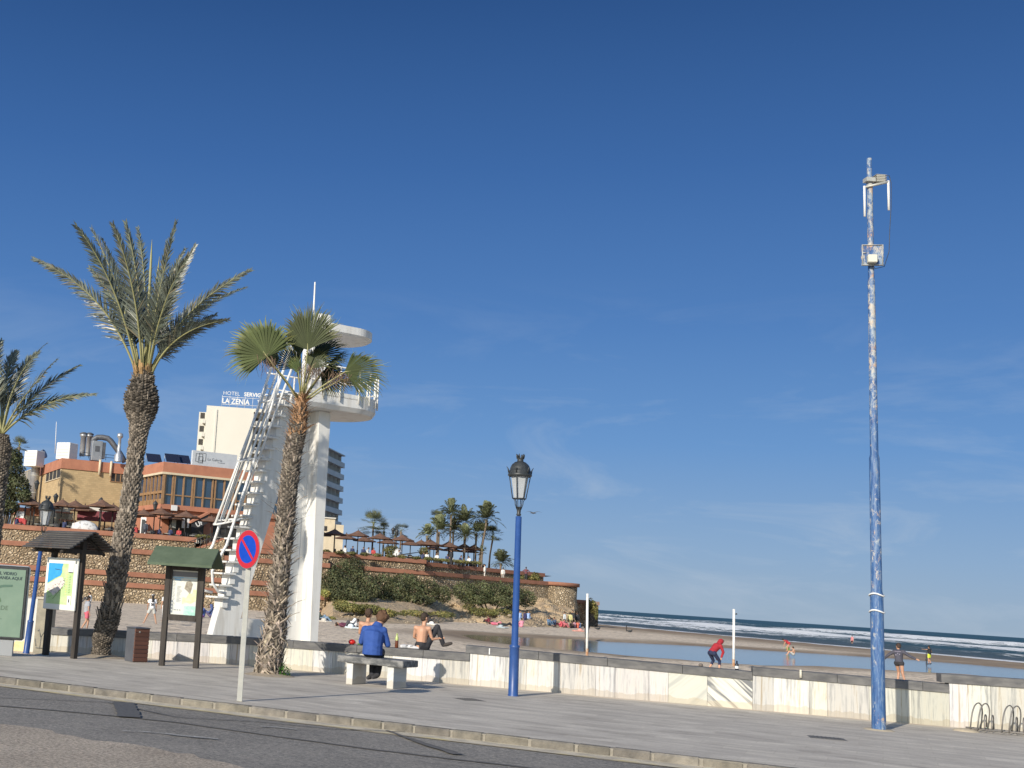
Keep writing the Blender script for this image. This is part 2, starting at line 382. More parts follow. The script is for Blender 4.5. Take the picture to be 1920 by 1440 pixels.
mb = MB()
xs = list(np.linspace(-30, 20, 200))
mb.add([(x, kerbY(x)+.03, 0) for x in xs]+[(x, wallY(x)+.25 if x > -4.3 else 25.42, 0) for x in xs[::-1]], [tuple(range(400))])
structure(mb.build('promenade', m_pave()))

mb = MB(); mb.add([(-40, 25.3, -.67), (-4.4, 25.3, -.67), (-4.4, 28.5, -.67), (-40, 28.5, -.67)], [(0, 1, 2, 3)]); mb.add([(-40, 25.42, -.7), (-4.3, 25.42, -.7), (-4.3, 25.42, -.002), (-40, 25.42, -.002)], [(0, 1, 2, 3)]); structure(mb.build('beach_ramp', m_kerb if False else mat('ramp_concrete', (.5, .45, .37), (.4, .36, .3), .9, 2)))
# --- sea wall in four heights
def m_marble(name, kind):
    m, n, l, b = nodes(name)
    at = n.new('ShaderNodeAttribute'); at.attribute_name = 'Col'
    if kind == 0:
        a = noise(n, l, coords(n, l, scale=(7, 7, .45)), 1.5, 8, .72, .35)
        o = ramp(n, l, a, [(.34, (.28, .285, .29)), (.43, (.45, .45, .44)), (.5, (.6, .595, .57)), (.57, (.6, .585, .545)), (.66, (.42, .36, .27))])
    else:
        c = coords(n, l, rot=(0, R_(40 if kind == 1 else -40)*-1, 0), scale=(.35, .35, 5))
        a = noise(n, l, c, 1.7, 4, .5, .5)
        o = ramp(n, l, a, [(.40, (.15, .16, .18)), (.47, (.5, .5, .48)), (.53, (.62, .61, .58)), (.7, (.54, .54, .52))]) if kind == 1 else ramp(n, l, a, [(.3, (.42, .43, .43)), (.5, (.6, .59, .56)), (.7, (.52, .52, .5))])
    st = noise(n, l, coords(n, l, scale=(1.2, 1.2, .8)), 2.2, 5, .7)
    o = mix(n, l, ramp(n, l, st, [(.6, (0, 0, 0)), (.8, (.45, .45, .45))]), o, (.52, .4, .25))
    t = n.new('ShaderNodeTexCoord'); s = n.new('ShaderNodeSeparateXYZ'); l.new(t.outputs['Object'], s.inputs[0])
    g = noise(n, l, coords(n, l), 3.5, 5, .7); h = math_(n, l, 'SUBTRACT', s.outputs['Z'], math_(n, l, 'MULTIPLY', g, .22))
    o = mix(n, l, ramp(n, l, h, [(-.12, (.5, .5, .5)), (-.05, (0, 0, 0))]), o, (.42, .36, .27))    # splash dirt along the foot
    o = mix(n, l, 1.0, o, at.outputs['Color'], 'MULTIPLY')
    l.new(o, b.inputs['Base Color']); b.inputs['Roughness'].default_value = .55; bump(n, l, b, g, .15, .01); return m
MM = [m_marble('travertine', 0), m_marble('veined_marble', 1), m_marble('pale_veined_marble', 2)]
m_cap = mat('slate_coping', (.085, .085, .088), (.165, .16, .155), .75, 3, .4, 30, vc=True, stretch=(1, 1, 3))
m_core = mat('wall_concrete', (.42, .4, .36), (.5, .48, .43), .9, 4, .3)
qW = PL(W0, WA)
def sea_wall(O, ang, u0, u1, h0, h1, label, special=(), over=(0.0, 0.0)):
    O = Vector(O); u = Vector((math.cos(R_(ang)), math.sin(R_(ang)), 0)); n_ = Vector((-u.y, u.x, 0)); B = O+u*u0; Lw = u1-u0
    r = thing('sea_wall', label, 'wall', B, R_(ang))
    CAP = .15; mb = MB()
    mb.slab([(0, 0), (Lw, 0), (Lw, h1-CAP), (0, h0-CAP)], (0, .03, -.9+.9), (1, 0, 0), (0, 1, 0), .3); mb.slab([(0, -1.2), (Lw, -1.2), (Lw, .0), (0, .0)], (0, .05, 0), (1, 0, 0), (0, 1, 0), .27)
    mb.build('core', m_core, r, fix=True)
    mb = MB(); x = 0.0; rr = random.Random(int(u0*10)+3)
    cuts = []
    while x < Lw-.25:
        wd = rr.choice([.3, .42, .55, .62, .7, .36]); e = x+wd
        if Lw-e < .25: e = Lw
        cuts.append((x, e)); x = e
    for a, e in cuts:
        ua, ue = a+u0, e+u0; mi = 0
        for s0, s1, k in special:
            if (ua+ue)/2 > s0 and (ua+ue)/2 < s1: mi = k
        k = rr.uniform(.78, 1.1); c = (k, k*rr.uniform(.965, 1.0), k*rr.uniform(.88, 1.02)); g = .0025
        ha = h0+(h1-h0)*a/Lw-CAP; he = h0+(h1-h0)*e/Lw-CAP
        mb.slab([(a+g, 0), (e-g, 0), (e-g, he-.002), (a+g, ha-.002)], (0, rr.uniform(-.002, .002), 0), (1, 0, 0), (0, 1, 0), .028, mi, c)
    mb.build('marble_cladding', MM, r, vc=True, fix=True)
    mb = MB(); x = -over[0]
    while x < Lw+over[1]-.01:
        e = min(Lw+over[1], x+rr.uniform(1.3, 1.5)); 
        if Lw+over[1]-e < .3: e = Lw+over[1]
        za = h0+(h1-h0)*max(0, x)/Lw; ze = h0+(h1-h0)*min(e, Lw)/Lw; k = rr.uniform(.85, 1.15)
        vs = []
        g = .004; y0 = -.035; y1 = .37
        for xx, zz in ((x+g, za), (e-g, ze)):
            vs += [(xx, y0, zz-CAP), (xx, y0, zz-.012), (xx, y0+.012, zz), (xx, y1, zz), (xx, y1, zz-CAP)]
        mb.add(vs, [(0, 1, 2, 3, 4), (9, 8, 7, 6, 5)]+[(i, 5+i, 5+(i+1) % 5, (i+1) % 5) for i in range(5)], 0, (k, k, k))
        x = e
    mb.build('coping', m_cap, r, vc=True, fix=True)
    return r
uB, uC, uD = qW(879, 1285)[0], qW(1411, 1320)[0], qW(1781, 1350)[0]
pxu = lambda x: qW(x, 1320)[0]
sea_wall(W1+Vector((0, 0, 0)), WAL, 0, (W0-W1).length, .5, .58, 'lowest stretch of cream marble clad sea wall behind the palms and notice boards', over=(0, 0))
sea_wall(W0, WA, 0, uB, .58, .62, 'cream marble clad sea wall stretch behind the bench with boys sitting on it')
sea_wall(W0, WA, uB, uC, .775, .69, 'marble clad sea wall stretch with diagonal grey veined panels behind the blue street lamp', special=[(pxu(1097), pxu(1108), 1), (pxu(1240), pxu(1276), 1), (pxu(1276), pxu(1345), 2), (pxu(1346), pxu(1380), 1), (pxu(1380), pxu(1412), 2)], over=(.09, 0))
sea_wall(W0, WA, uC, uD, .78, .74, 'streaked marble sea wall stretch crossed by the tall flaking blue mast', over=(.0, 0))
sea_wall(W0, WA, uD, uD+6, .915, .97, 'tallest stretch of cream marble sea wall behind the bicycle rack', over=(.13, 0))

# --- beach, sea, lagoon
SEAZ, LAGZ = -.95, -.56
S0 = G(1500, 1206, SEAZ); S1 = G(1194, 1178, SEAZ); sd = (S1-S0).normalized(); sn_ = Vector((-sd.y, sd.x, 0))
if sn_.x < 0: sn_ = -sn_
lag_px = [(858, 1190), (900, 1190), (960, 1193), (1020, 1196), (1080, 1198), (1130, 1202), (1200, 1206), (1330, 1212), (1440, 1220), (1560, 1227), (1700, 1236), (1800, 1244), (1930, 1255), (2050, 1266), (2050, 1283), (1930, 1276), (1850, 1270), (1750, 1262), (1690, 1260), (1640, 1256), (1500, 1249), (1400, 1247), (1330, 1243), (1240, 1236), (1180, 1231), (1120, 1226), (1060, 1221), (1000, 1214), (940, 1207), (900, 1201)]
lag = np.array([[G(x, y, LAGZ).x, G(x, y, LAGZ).y] for x, y in lag_px])
def sdist(P, poly):                    # signed distance to a polygon, negative inside
    d = np.full(len(P), 1e9); ins = np.zeros(len(P), bool)
    for i in range(len(poly)):
        a = poly[i]; b = poly[(i+1) % len(poly)]; e = b-a; wv = P-a
        t = np.clip((wv@e)/(e@e), 0, 1); d = np.minimum(d, np.hypot(*(wv-t[:, None]*e).T))
        c1 = (a[1] <= P[:, 1]) & (b[1] > P[:, 1]); c2 = (b[1] <= P[:, 1]) & (a[1] > P[:, 1]); cr_ = e[0]*wv[:, 1]-e[1]*wv[:, 0]
        ins ^= (c1 & (cr_ > 0)) | (c2 & (cr_ < 0))
    return np.where(ins, -d, d)
def vnoise(x, y, s, seed=0):           # smooth value noise
    g = np.random.default_rng(seed).random((256, 256)); x = np.asarray(x)/s; y = np.asarray(y)/s
    i = np.floor(x).astype(int); j = np.floor(y).astype(int); a = x-i; b = y-j; a = a*a*(3-2*a); b = b*b*(3-2*b); i &= 255; j &= 255; i1 = (i+1) & 255; j1 = (j+1) & 255
    return (g[i, j]*(1-a)+g[i1, j]*a)*(1-b)+(g[i, j1]*(1-a)+g[i1, j1]*a)*b
def sandz(x, y):
    x = np.asarray(x, float); y = np.asarray(y, float)
    z = -.34-.11*np.clip((y-30)/30, 0, 1)
    k = np.clip((-4.5-x)/.6, 0, 1)*np.clip((41-y)/3, 0, 1); z = z*(1-k)-.66*k
    s = (x-S0.x)*sn_.x+(y-S0.y)*sn_.y
    z = np.minimum(z, -.95+np.clip(-s, -30, 60)*.028)
    return z
def SZ(x, y): return float(sandz(x, y))
def sand_px(px, py):
    z = -.45
    for _ in range(6): p = G(px, py, z); z = SZ(p.x, p.y)
    return G(px, py, z)
nx_, ny_ = 420, 330
X = np.linspace(-75, 150, nx_); T = .3+np.geomspace(.6, 330, ny_)-.6
XX, TT = np.meshgrid(X, T); YY = TT+np.vectorize(wallY)(XX)
YY = np.where(YY < 8, 8, YY)
P = np.stack([XX.ravel(), YY.ravel()], 1); d = sdist(P, lag)+(vnoise(P[:, 0], P[:, 1], 2.2, 1)-.5)*.8
Z = sandz(P[:, 0], P[:, 1])
near = np.clip((70-P[:, 1])/40, 0, 1)
foot = np.clip(d/6, 0, 1)
Z += foot*np.where(P[:, 0] < -4.4, .3, 1)*((vnoise(P[:, 0], P[:, 1], .7, 2)-.5)*.17*(.4+near)+(vnoise(P[:, 0], P[:, 1], 2.3, 3)-.5)*.10)
bank = np.clip((1.6-d)/3.0, 0, 1)
Z = Z*(1-bank)+(LAGZ-.10)*bank
ss = (P[:, 0]-S0.x)*sn_.x+(P[:, 1]-S0.y)*sn_.y
wet = np.maximum(np.clip(1-(d-.6)/5.0, 0, 1), np.clip((ss+40)/14, 0, 1))
wet = np.clip(wet+(vnoise(P[:, 0], P[:, 1], 5, 4)-.5)*.45*(wet > .02), 0, 1)
rows = np.arange(ny_-1)[:, None]*nx_+np.arange(nx_-1)[None, :]
Fq = np.stack([rows, rows+1, rows+nx_+1, rows+nx_], -1).reshape(-1, 4)
def m_sand():
    m, n, l, b = nodes('sand'); c = coords(n, l)
    at = n.new('ShaderNodeAttribute'); at.attribute_name = 'Col'; s = n.new('ShaderNodeSeparateColor'); l.new(at.outputs['Color'], s.inputs[0])
    a = noise(n, l, c, .5, 6, .6); f = noise(n, l, c, 3.2, 6, .72); g = noise(n, l, coords(n, l, scale=(1, 1, 1)), 14, 3, .7)
    dry = ramp(n, l, a, [(.3, (.66, .54, .405)), (.7, (.78, .65, .49))])
    dry = mix(n, l, 1.0, dry, ramp(n, l, f, [(.36, (.5, .47, .44)), (.5, (1.0, 1.0, 1.0)), (.62, (1.15, 1.14, 1.12))]), 'MULTIPLY')
    wetc = ramp(n, l, a, [(.3, (.235, .17, .108)), (.7, (.33, .245, .16))])
    o = mix(n, l, s.outputs[0], dry, wetc); l.new(o, b.inputs['Base Color'])
    b.inputs['Roughness'].default_value = .9
    bump(n, l, b, mix(n, l, .3, f, g), .8, .13); return m
o = np_mesh('beach', np.stack([P[:, 0], P[:, 1], Z], 1), Fq, m_sand(), colr=np.stack([wet, wet, wet], 1), smooth=True); structure(o)
def m_lagoon():
    m, n, l, b = nodes('lagoon_water'); c = coords(n, l, scale=(1, .35, 1))
    b.inputs['Base Color'].default_value = (.1, .12, .13, 1); b.inputs['Roughness'].default_value = .07; b.inputs['IOR'].default_value = 1.33
    h = noise(n, l, c, 1.1, 7, .68); bump(n, l, b, h, .3, .035); return m
mb = MB(); pp = [tuple(p)+(LAGZ,) for p in lag]; cx = lag.mean(0)
x0, x1, y0, y1 = lag[:, 0].min()-3, lag[:, 0].max()+3, lag[:, 1].min()-3, lag[:, 1].max()+4
# water sheet slightly larger than the hollow, its rim buried under the sand
ww = []
for i in range(len(lag)):
    a = lag[i-1]; b_ = lag[(i+1) % len(lag)]; t = (b_-a)/np.linalg.norm(b_-a); ww.append((lag[i][0]-t[1]*-1.0*-1, lag[i][1]+t[0]*1.0*-1*-1, LAGZ))
mb.add([(x, y, LAGZ) for x, y in lag], [tuple(range(len(lag)))]); structure(mb.build('lagoon', m_lagoon()))
# pale ripples and foam scum at the shallow end
# sea
def m_sea():
    m, n, l, b = nodes('sea_water')
    at = n.new('ShaderNodeAttribute'); at.attribute_name = 'Col'; s = n.new('ShaderNodeSeparateColor'); l.new(at.outputs['Color'], s.inputs[0])
    rot = math.atan2(sd.y, sd.x)
    fn = noise(n, l, coords(n, l, rot=(0, 0, -rot), scale=(.25, 1.0, 1.0)), 1.2, 9, .8, .8)
    fm = math_(n, l, 'ADD', s.outputs[0], math_(n, l, 'MULTIPLY', math_(n, l, 'SUBTRACT', fn, .5), 2.6))
    fo = ramp(n, l, fm, [(.42, (0, 0, 0)), (.62, (1, 1, 1))])
    dp = mix(n, l, s.outputs[1], (.035, .085, .095), (.13, .13, .11))
    o = mix(n, l, fo, dp, (.82, .84, .85)); l.new(o, b.inputs['Base Color'])
    rr_ = n.new('ShaderNodeMapRange'); l.new(fo, rr_.inputs[0]); rr_.inputs['To Min'].default_value = .42; rr_.inputs['To Max'].default_value = .9; l.new(rr_.outputs[0], b.inputs['Roughness'])
    b.inputs['IOR'].default_value = 1.27
    h = noise(n, l, coords(n, l, rot=(0, 0, -rot), scale=(.4, 1, 1)), .55, 8, .72); bump(n, l, b, h, 1.0, .9); return m
ms = m_sea()
sv = np.concatenate([np.linspace(-14, 140, 250), np.linspace(141.5, 420, 120)]); tv = np.concatenate([np.linspace(-260, 420, 300)])
SS, TV = np.meshgrid(sv, tv)
x_ = S0.x+sn_.x*SS+sd.x*TV; y_ = S0.y+sn_.y*SS+sd.y*TV
lump = vnoise(TV+500, SS*.3+50, 26, 5); lump2 = vnoise(TV+500, SS+90, 9, 6)
h = np.zeros_like(SS); foam = np.zeros_like(SS)
for s0, amp, wd, fo, seed in ((6, .12, 4, 1.0, 11), (34, .45, 5, .72, 12), (62, .5, 6, .62, 16), (84, .95, 7, 1.0, 13), (118, .6, 9, .35, 14), (160, 1.15, 9, .62, 15), (230, .8, 12, .2, 17), (320, .9, 14, .15, 18)):
    k = vnoise(TV+700, SS*0+20, 45, seed); off = (vnoise(TV+300, SS*0, 60, seed+30)-.5)*14
    e = SS-s0-off; g = np.exp(-(np.where(e < 0, e/(wd*.5), e/(wd*1.3)))**2)
    h += amp*g*(.45+.8*k)
    foam = np.maximum(foam, np.exp(-(np.where(e < 0, e/(wd*.95), e/(wd*.35)))**2)*np.clip(fo+(k-.5)*.9, 0, 1))
foam = np.maximum(foam, np.clip(.24-SS/420, 0, .22)*np.clip(lump+.35, 0, 1)); foam = np.where(SS < 9, np.maximum(foam, np.clip(1-abs(SS-3)/7, 0, 1)), foam)
h += (lump2-.5)*.35*np.clip(SS/30, 0, 1)
h *= np.clip((430-SS)/150, 0, 1)
shal = np.clip(1-SS/60, 0, 1)*.8
n1, n2 = SS.shape; rows = np.arange(n1-1)[:, None]*n2+np.arange(n2-1)[None, :]
Fq = np.stack([rows, rows+1, rows+n2+1, rows+n2], -1).reshape(-1, 4)
structure(np_mesh('surf', np.stack([x_.ravel(), y_.ravel(), (SEAZ+h).ravel()], 1), Fq, ms, colr=np.stack([foam.ravel(), shal.ravel(), 0*shal.ravel()], 1), smooth=True))
mb = MB(); a = S0+sn_*-3; e = 14000
def sp(s, t): p = S0+sn_*s+sd*t; return (p.x, p.y, SEAZ-.02)
mb.add([sp(419, -9000), sp(e, -9000), sp(e, 14000), sp(419, 14000), sp(-14, -9000), sp(-14, -259), sp(419, -259), sp(-14, 419), sp(-14, 14000), sp(419, 419)], [(0, 1, 2, 3), (4, 0, 6, 5), (7, 9, 3, 8)])
o = mb.build('sea', ms, fix=True, vc=False); structure(o)
# ground under everything, below the beach
mb = MB(); mb.add([(-9000, -400, -3), (9000, -400, -3), (9000, 14000, -3), (-9000, 14000, -3)], [(0, 1, 2, 3)]); structure(mb.build('ground', mat('earth', (.2, .17, .13), (.26, .22, .17), .95, .2)))

# --- the headland: terrace ground, sandy slope, stepped stone walls
LL = [(-60, 103.0), (-34, 105.5), (-11, 108.3), (-3, 110.5), (7.0, 114)]
RR = [(5, 123.5), (7, 126), (19, 131), (30, 141), (36.3, 146)]
def m_stone(name, c1, c2, c3, sc=3.0, dark=.35):
    m, n, l, b = nodes(name)
    c = coords(n, l, scale=(1, 1, 1.25)); v = n.new('ShaderNodeTexVoronoi'); v.inputs['Scale'].default_value = sc; l.new(c, v.inputs['Vector'])
    v2 = n.new('ShaderNodeTexVoronoi'); v2.feature = 'DISTANCE_TO_EDGE'; v2.inputs['Scale'].default_value = sc; l.new(c, v2.inputs['Vector'])
    s = n.new('ShaderNodeSeparateColor'); l.new(v.outputs['Color'], s.inputs[0])
    o = ramp(n, l, s.outputs[0], [(.0, c1), (.5, c2), (1.0, c3)])
    o = mix(n, l, ramp(n, l, v2.outputs['Distance'], [(.02, (1, 1, 1)), (.12, (0, 0, 0))]), o, tuple(k*dark for k in c2))
    st = noise(n, l, coords(n, l, scale=(1, 1, .5)), .35, 5, .6)
    o = mix(n, l, 1.0, o, ramp(n, l, st, [(.35, (.68, .66, .64)), (.6, (1.06, 1.06, 1.06))]), 'MULTIPLY')
    l.new(o, b.inputs['Base Color']); b.inputs['Roughness'].default_value = .95; bump(n, l, b, ramp(n, l, v2.outputs['Distance'], [(0, (0, 0, 0)), (.3, (1, 1, 1))]), 1.0, .14); return m
m_rub = m_stone('rubble_stone', (.36, .27, .17), (.52, .4, .26), (.68, .56, .4), 3.6, .55)
m_brk = mat('terracotta_brick', (.38, .175, .11), (.27, .12, .075), .9, 1.2, .3, 9, pos=(.3, .7))
def offs(poly, d):
    return [(x, y+d) for x, y in poly]
def terrace_wall(label, poly, z0, z1, band=.42, group='stepped stone terrace walls'):
    x0, y0 = poly[0]; r = thing('terrace_wall', label, 'wall', (x0, y0, z0), group=group)
    mb = MB(); mc = MB()
    for (a, b) in zip(poly[:-1], poly[1:]):
        a = Vector((a[0]-x0, a[1]-y0, 0)); b = Vector((b[0]-x0, b[1]-y0, 0)); u = (b-a).normalized(); n_ = Vector((-u.y, u.x, 0)); Lw = (b-a).length
        mb.slab([(0, 0), (Lw, 0), (Lw, z1-z0-band), (0, z1-z0-band)], a, u, n_, .8)
        mc.slab([(-.06, z1-z0-band), (Lw+.06, z1-z0-band), (Lw+.06, z1-z0), (-.06, z1-z0)], a-n_*.18, u, n_, 1.1)
    mb.build('stone_face', m_rub, r, fix=True); mc.build('brick_coping', m_brk, r, fix=True)
    return r
EDG = 'terracotta capped rubble stone wall, '
LL2 = [p for p in LL if p[0] < 7.5]
terrace_wall(EDG+'the lowest of the left terraces rising from the sand', LL2, -.8, 1.3)
terrace_wall(EDG+'second from the sand behind the notice boards', offs(LL2, 1.2), .6, 2.25)
terrace_wall(EDG+'third from the sand behind the date palm', offs(LL2, 2.4), 1.4, 4.3)
terrace_wall(EDG+'top left one under the cafe with the brown parasols', offs([(-60, 103), (-34, 105.5), (-11, 108.3), (-5.6, 109.7)], 3.6), 3.4, 5.78)
terrace_wall(EDG+'short raised one beside the outdoor stairs left of the white tower', offs([(-2.6, 110.6), (7, 114)], 3.6), 3.4, 5.2)
terrace_wall(EDG+'lower one above the round bushes right of the tower', RR, -.6, 4.5)
r = terrace_wall(EDG+'upper one along the parasols right of the tower', offs([(5, 123.5), (7, 126), (18.3, 130.7)], 1.6), 4.0, 5.72)
r = terrace_wall(EDG+'slightly sunken upper one in front of the far palms', offs([(18.5, 130.8), (30, 141), (34.5, 144.7)], 2.1), 4.0, 5.5)
m_tile = mat('terrace_tile', (.36, .25, .18), (.3, .2, .14), .8, .6)
def flat(name, poly, z, m): mb = MB(); mb.add([(x, y, z) for x, y in poly], [tuple(range(len(poly)))]); return structure(mb.build(name, m))
flat('terrace_floor', [(-60, 107.4), (-34, 109.9), (-11, 112.7), (-3, 115), (7, 119), (7.2, 128.4), (19, 133.4), (30, 143.8), (36, 148.8), (40, 190), (30, 420), (-200, 420), (-200, 107.4)], 5.28, m_tile)
for i, (z, o_) in enumerate(((.95, .6), (1.9, 1.8), (3.95, 3.0))):
    mb = MB(); q = offs(LL2, o_); vs = [(x, y, z) for x, y in q]+[(x, y+1.6, z) for x, y in q[::-1]]; mb.add(vs, [tuple(range(len(vs)))]); structure(mb.build('terrace_bed', mat('dry_soil', (.34, .26, .18), (.22, .2, .11), .95, 1.5)))
mb = MB(); vs = [(x, y+.5, 4.1) for x, y in RR]+[(x, y+2.6, 4.1) for x, y in RR[::-1]]; mb.add(vs, [tuple(range(len(vs)))]); structure(mb.build('terrace_path', m_tile))
# slope below the right terrace
fpx = [(560, 1146), (600, 1152), (625, 1163), (700, 1170), (780, 1171), (850, 1166), (920, 1171), (990, 1176), (1050, 1177), (1085, 1178)]
ft = [G(x, y, -.45) for x, y in fpx]; tp = []
for (x, y) in fpx:
    d = ray(x, 1100); a = d.x/d.y; best = None
    for (p, q) in zip(RR[:-1], RR[1:]):
        den = (q[0]-p[0])-a*(q[1]-p[1]); t = (a*p[1]-p[0])/den if abs(den) > 1e-9 else 9
        if -.01 <= t <= 1.01: best = (p[0]+(q[0]-p[0])*t, p[1]+(q[1]-p[1])*t)
    if best is None: best = (a*121, 121) if x < 620 else (38.5, 148)
    tp.append(Vector((best[0], best[1]+.3, 2.0)))
ns, nv = 150, 60; V = []; Cc = []
for i in range(ns):
    k = i/(ns-1)*(len(ft)-1); j = min(int(k), len(ft)-2); f = k-j; a = ft[j].lerp(ft[j+1], f); b = tp[j].lerp(tp[j+1], f)
    for q in range(nv):
        v = q/(nv-1); p = a.lerp(b, v); p.z = -.62+(2.75)*(v**1.25)+.1; V.append(p)
V = np.array([list(p) for p in V])
rock = np.clip((V[:, 0]-14)/8, .25, 1)
V[:, 2] += ((vnoise(V[:, 0]+90, V[:, 1], 1.9, 21)-.5)*.9+(vnoise(V[:, 0]+90, V[:, 1], .7, 22)-.5)*.55)*rock*np.clip((V[:, 2]+.5)*2.5, 0, 1)
V[:, 1] -= (vnoise(V[:, 0]+90, V[:, 2]*3, .9, 23)-.5)*.7*rock
rows = np.arange(ns-1)[:, None]*nv+np.arange(nv-1)[None, :]
Fq = np.stack([rows, rows+nv, rows+nv+1, rows+1], -1).reshape(-1, 4)
def m_slope():
    m, n, l, b = nodes('sandy_rock'); c = coords(n, l)
    a = noise(n, l, c, .45, 6, .65); f = noise(n, l, c, 2.6, 6, .75)
    o = ramp(n, l, a, [(.3, (.28, .23, .15)), (.45, (.46, .36, .24)), (.6, (.55, .41, .26)), (.75, (.3, .27, .17))])
    o = mix(n, l, 1.0, o, ramp(n, l, f, [(.32, (.5, .48, .44)), (.55, (1.1, 1.08, 1.05))]), 'MULTIPLY')
    l.new(o, b.inputs['Base Color']); b.inputs['Roughness'].default_value = .95; bump(n, l, b, f, 1.0, .15); return m
m_slp = m_slope()
structure(np_mesh('sandy_slope', V, Fq, m_slp))
SLP = V.reshape(ns, nv, 3)
def slope_px(px, v):                   # a point on the slope at that column, v from foot to top
    best = None
    for i in range(ns):
        q = SLP[i, int(v*(nv-1))]; xx = PXof(q)
        if best is None or abs(xx-px) < best[0]: best = (abs(xx-px), q)
    return Vector([float(k) for k in best[1]])
def PXof(q):
    v = Vector([float(k) for k in q])-Vector((0, 0, EYE)); return PPX+v.dot(cR)*FPX/v.dot(cF)

# ================================================================== FOREGROUND THINGS
m_white = mat('white_paint', (.74, .73, .70), (.5, .46, .4), .65, 2.2, .15, 6, pos=(.5, .82), stretch=(2, 2, .3))
m_wmetal = mat('white_metal', (.8, .8, .78), (.68, .66, .62), .4, 6)
m_wood = mat('dark_stained_wood', (.05, .041, .034), (.026, .021, .018), .75, 14, .3, 40, stretch=(1, 1, .15))
m_iron = mat('black_iron', (.025, .028, .03), (.045, .05, .052), .45, 20)
m_blue = mat('blue_enamel', (.022, .065, .215), (.03, .082, .26), .4, 5, .05)
m_galv = mat('galvanised_steel', (.42, .42, .39), (.5, .49, .44), .5, 8, metal=.25)

# ---------------- lifeguard tower
TA = 30.0; TO = A(582, 1197, 31); TO.z = -.4; tq = PL(TO, TA)
tu = Vector((math.cos(R_(TA)), math.sin(R_(TA)), 0)); tn = Vector((-tu.y, tu.x, 0))
T = thing('lifeguard_tower', 'tall white concrete lifeguard tower with slanting stair leg, railed balcony and flat canopy', 'watchtower', TO, R_(TA))
zb = -.6+.4  # local foot below the sand
def tz(z): return z+.4
UX = (1, 0, 0); VY = (0, 1, 0)
mb = MB()
# leaning leg: front edge runs from u=-2.85 at the sand up to -1.08 at 6.4
def eu(z): return -2.98+(z+.4)*(1.9/6.8)
w_ = .62
mb.slab([(eu(-.5), tz(-.9)), (-.80, tz(-.9)), (-.80, tz(.87)), (eu(.87)+.64, tz(.87)), (eu(.87), tz(.87))], (0, .1, 0), UX, VY, .3)
mb.slab([(eu(.87), tz(.87)), (eu(.87)+.64, tz(.87)), (eu(6.6)+.6, tz(6.6)), (eu(6.6), tz(6.6))], (0, .1, 0), UX, VY, .3)
mb.build('slanting_leg', m_white, T, fix=True)
mb = MB()
mb.slab([(-.90, tz(.87)), (-.39, tz(.87)), (-.36, tz(6.4)), (-.86, tz(6.4))], (0, .12, 0), UX, VY, .26)
mb.slab([(-.80, tz(-.9)), (-.40, tz(-.9)), (-.40, tz(.87)), (-.80, tz(.87))], (0, .102, 0), UX, VY, .296)
mb.slab([(-.19, tz(-.9)), (0, tz(-.9)), (0, tz(6.15)), (-.34, tz(6.15))], (0, -.34, 0), UX, VY, .8)
mb.slab([(-.41, tz(-.9)), (-.18, tz(-.9)), (-.30, tz(6.12)), (-.38, tz(6.12))], (0, .104, 0), UX, VY, .29)
mb.build('column', m_white, T, fix=True)
# platform: half-round plate with parapet and rail
def stadium(r, x0, cx, n=20, cy=.25):
    pts = [(x0, cy-r), (cx, cy-r)]+[(cx+r*math.sin(a), cy-r*math.cos(a)) for a in [math.pi*i/n for i in range(1, n)]]+[(cx, cy+r), (x0, cy+r)]
    return pts
mb = MB(); cx, r0 = .48, 1.08
n = 28
lo_ = stadium(r0*.93, -1.0, cx, n); hi_ = stadium(r0, -1.05, cx, n)
vs = [(x, y, tz(6.10+.06*(1 if 1 else 0))) for x, y in lo_]+[(x, y, tz(6.27)) for x, y in hi_]+[(x, y, tz(6.50)) for x, y in hi_]
k = len(lo_); mb.add(vs, [tuple(range(k-1, -1, -1)), tuple(range(2*k, 3*k))]+[(j*k+i, j*k+(i+1) % k, (j+1)*k+(i+1) % k, (j+1)*k+i) for j in range(2) for i in range(k)])
mb.build('balcony', m_white, T, fix=True)
mb = MB(); ins = stadium(r0-.1, -1.05, cx, n)
for i in range(len(hi_)-1):
    a, b, c, d = hi_[i], hi_[i+1], ins[i+1], ins[i]
    mb.add([(p[0]*.999, p[1], tz(z)) for z in (6.47, 6.60) for p in (a, b, c, d)], [(0, 1, 5, 4), (4, 5, 6, 7), (2, 3, 7, 6)])
mb.build('parapet', m_white, T, fix=True)
rl = MB(); rp = stadium(r0+.04, -.95, cx, n)
for z in (6.83, 7.24): rl.tube([(x, y, tz(z)) for x, y in rp], .022, 6)
for i in range(1, len(rp)-1, 3):
    x, y = rp[i]; rl.tube([(x, y, tz(6.38)), (x, y, tz(7.24))], .024, 6)
for x in (-.6, -.1): 
    for y in (.25-r0-.04, .25+r0+.04): rl.tube([(x, y, tz(6.38)), (x, y, tz(7.24))], .024, 6)
rl.build('balcony_railing', m_wmetal, T)
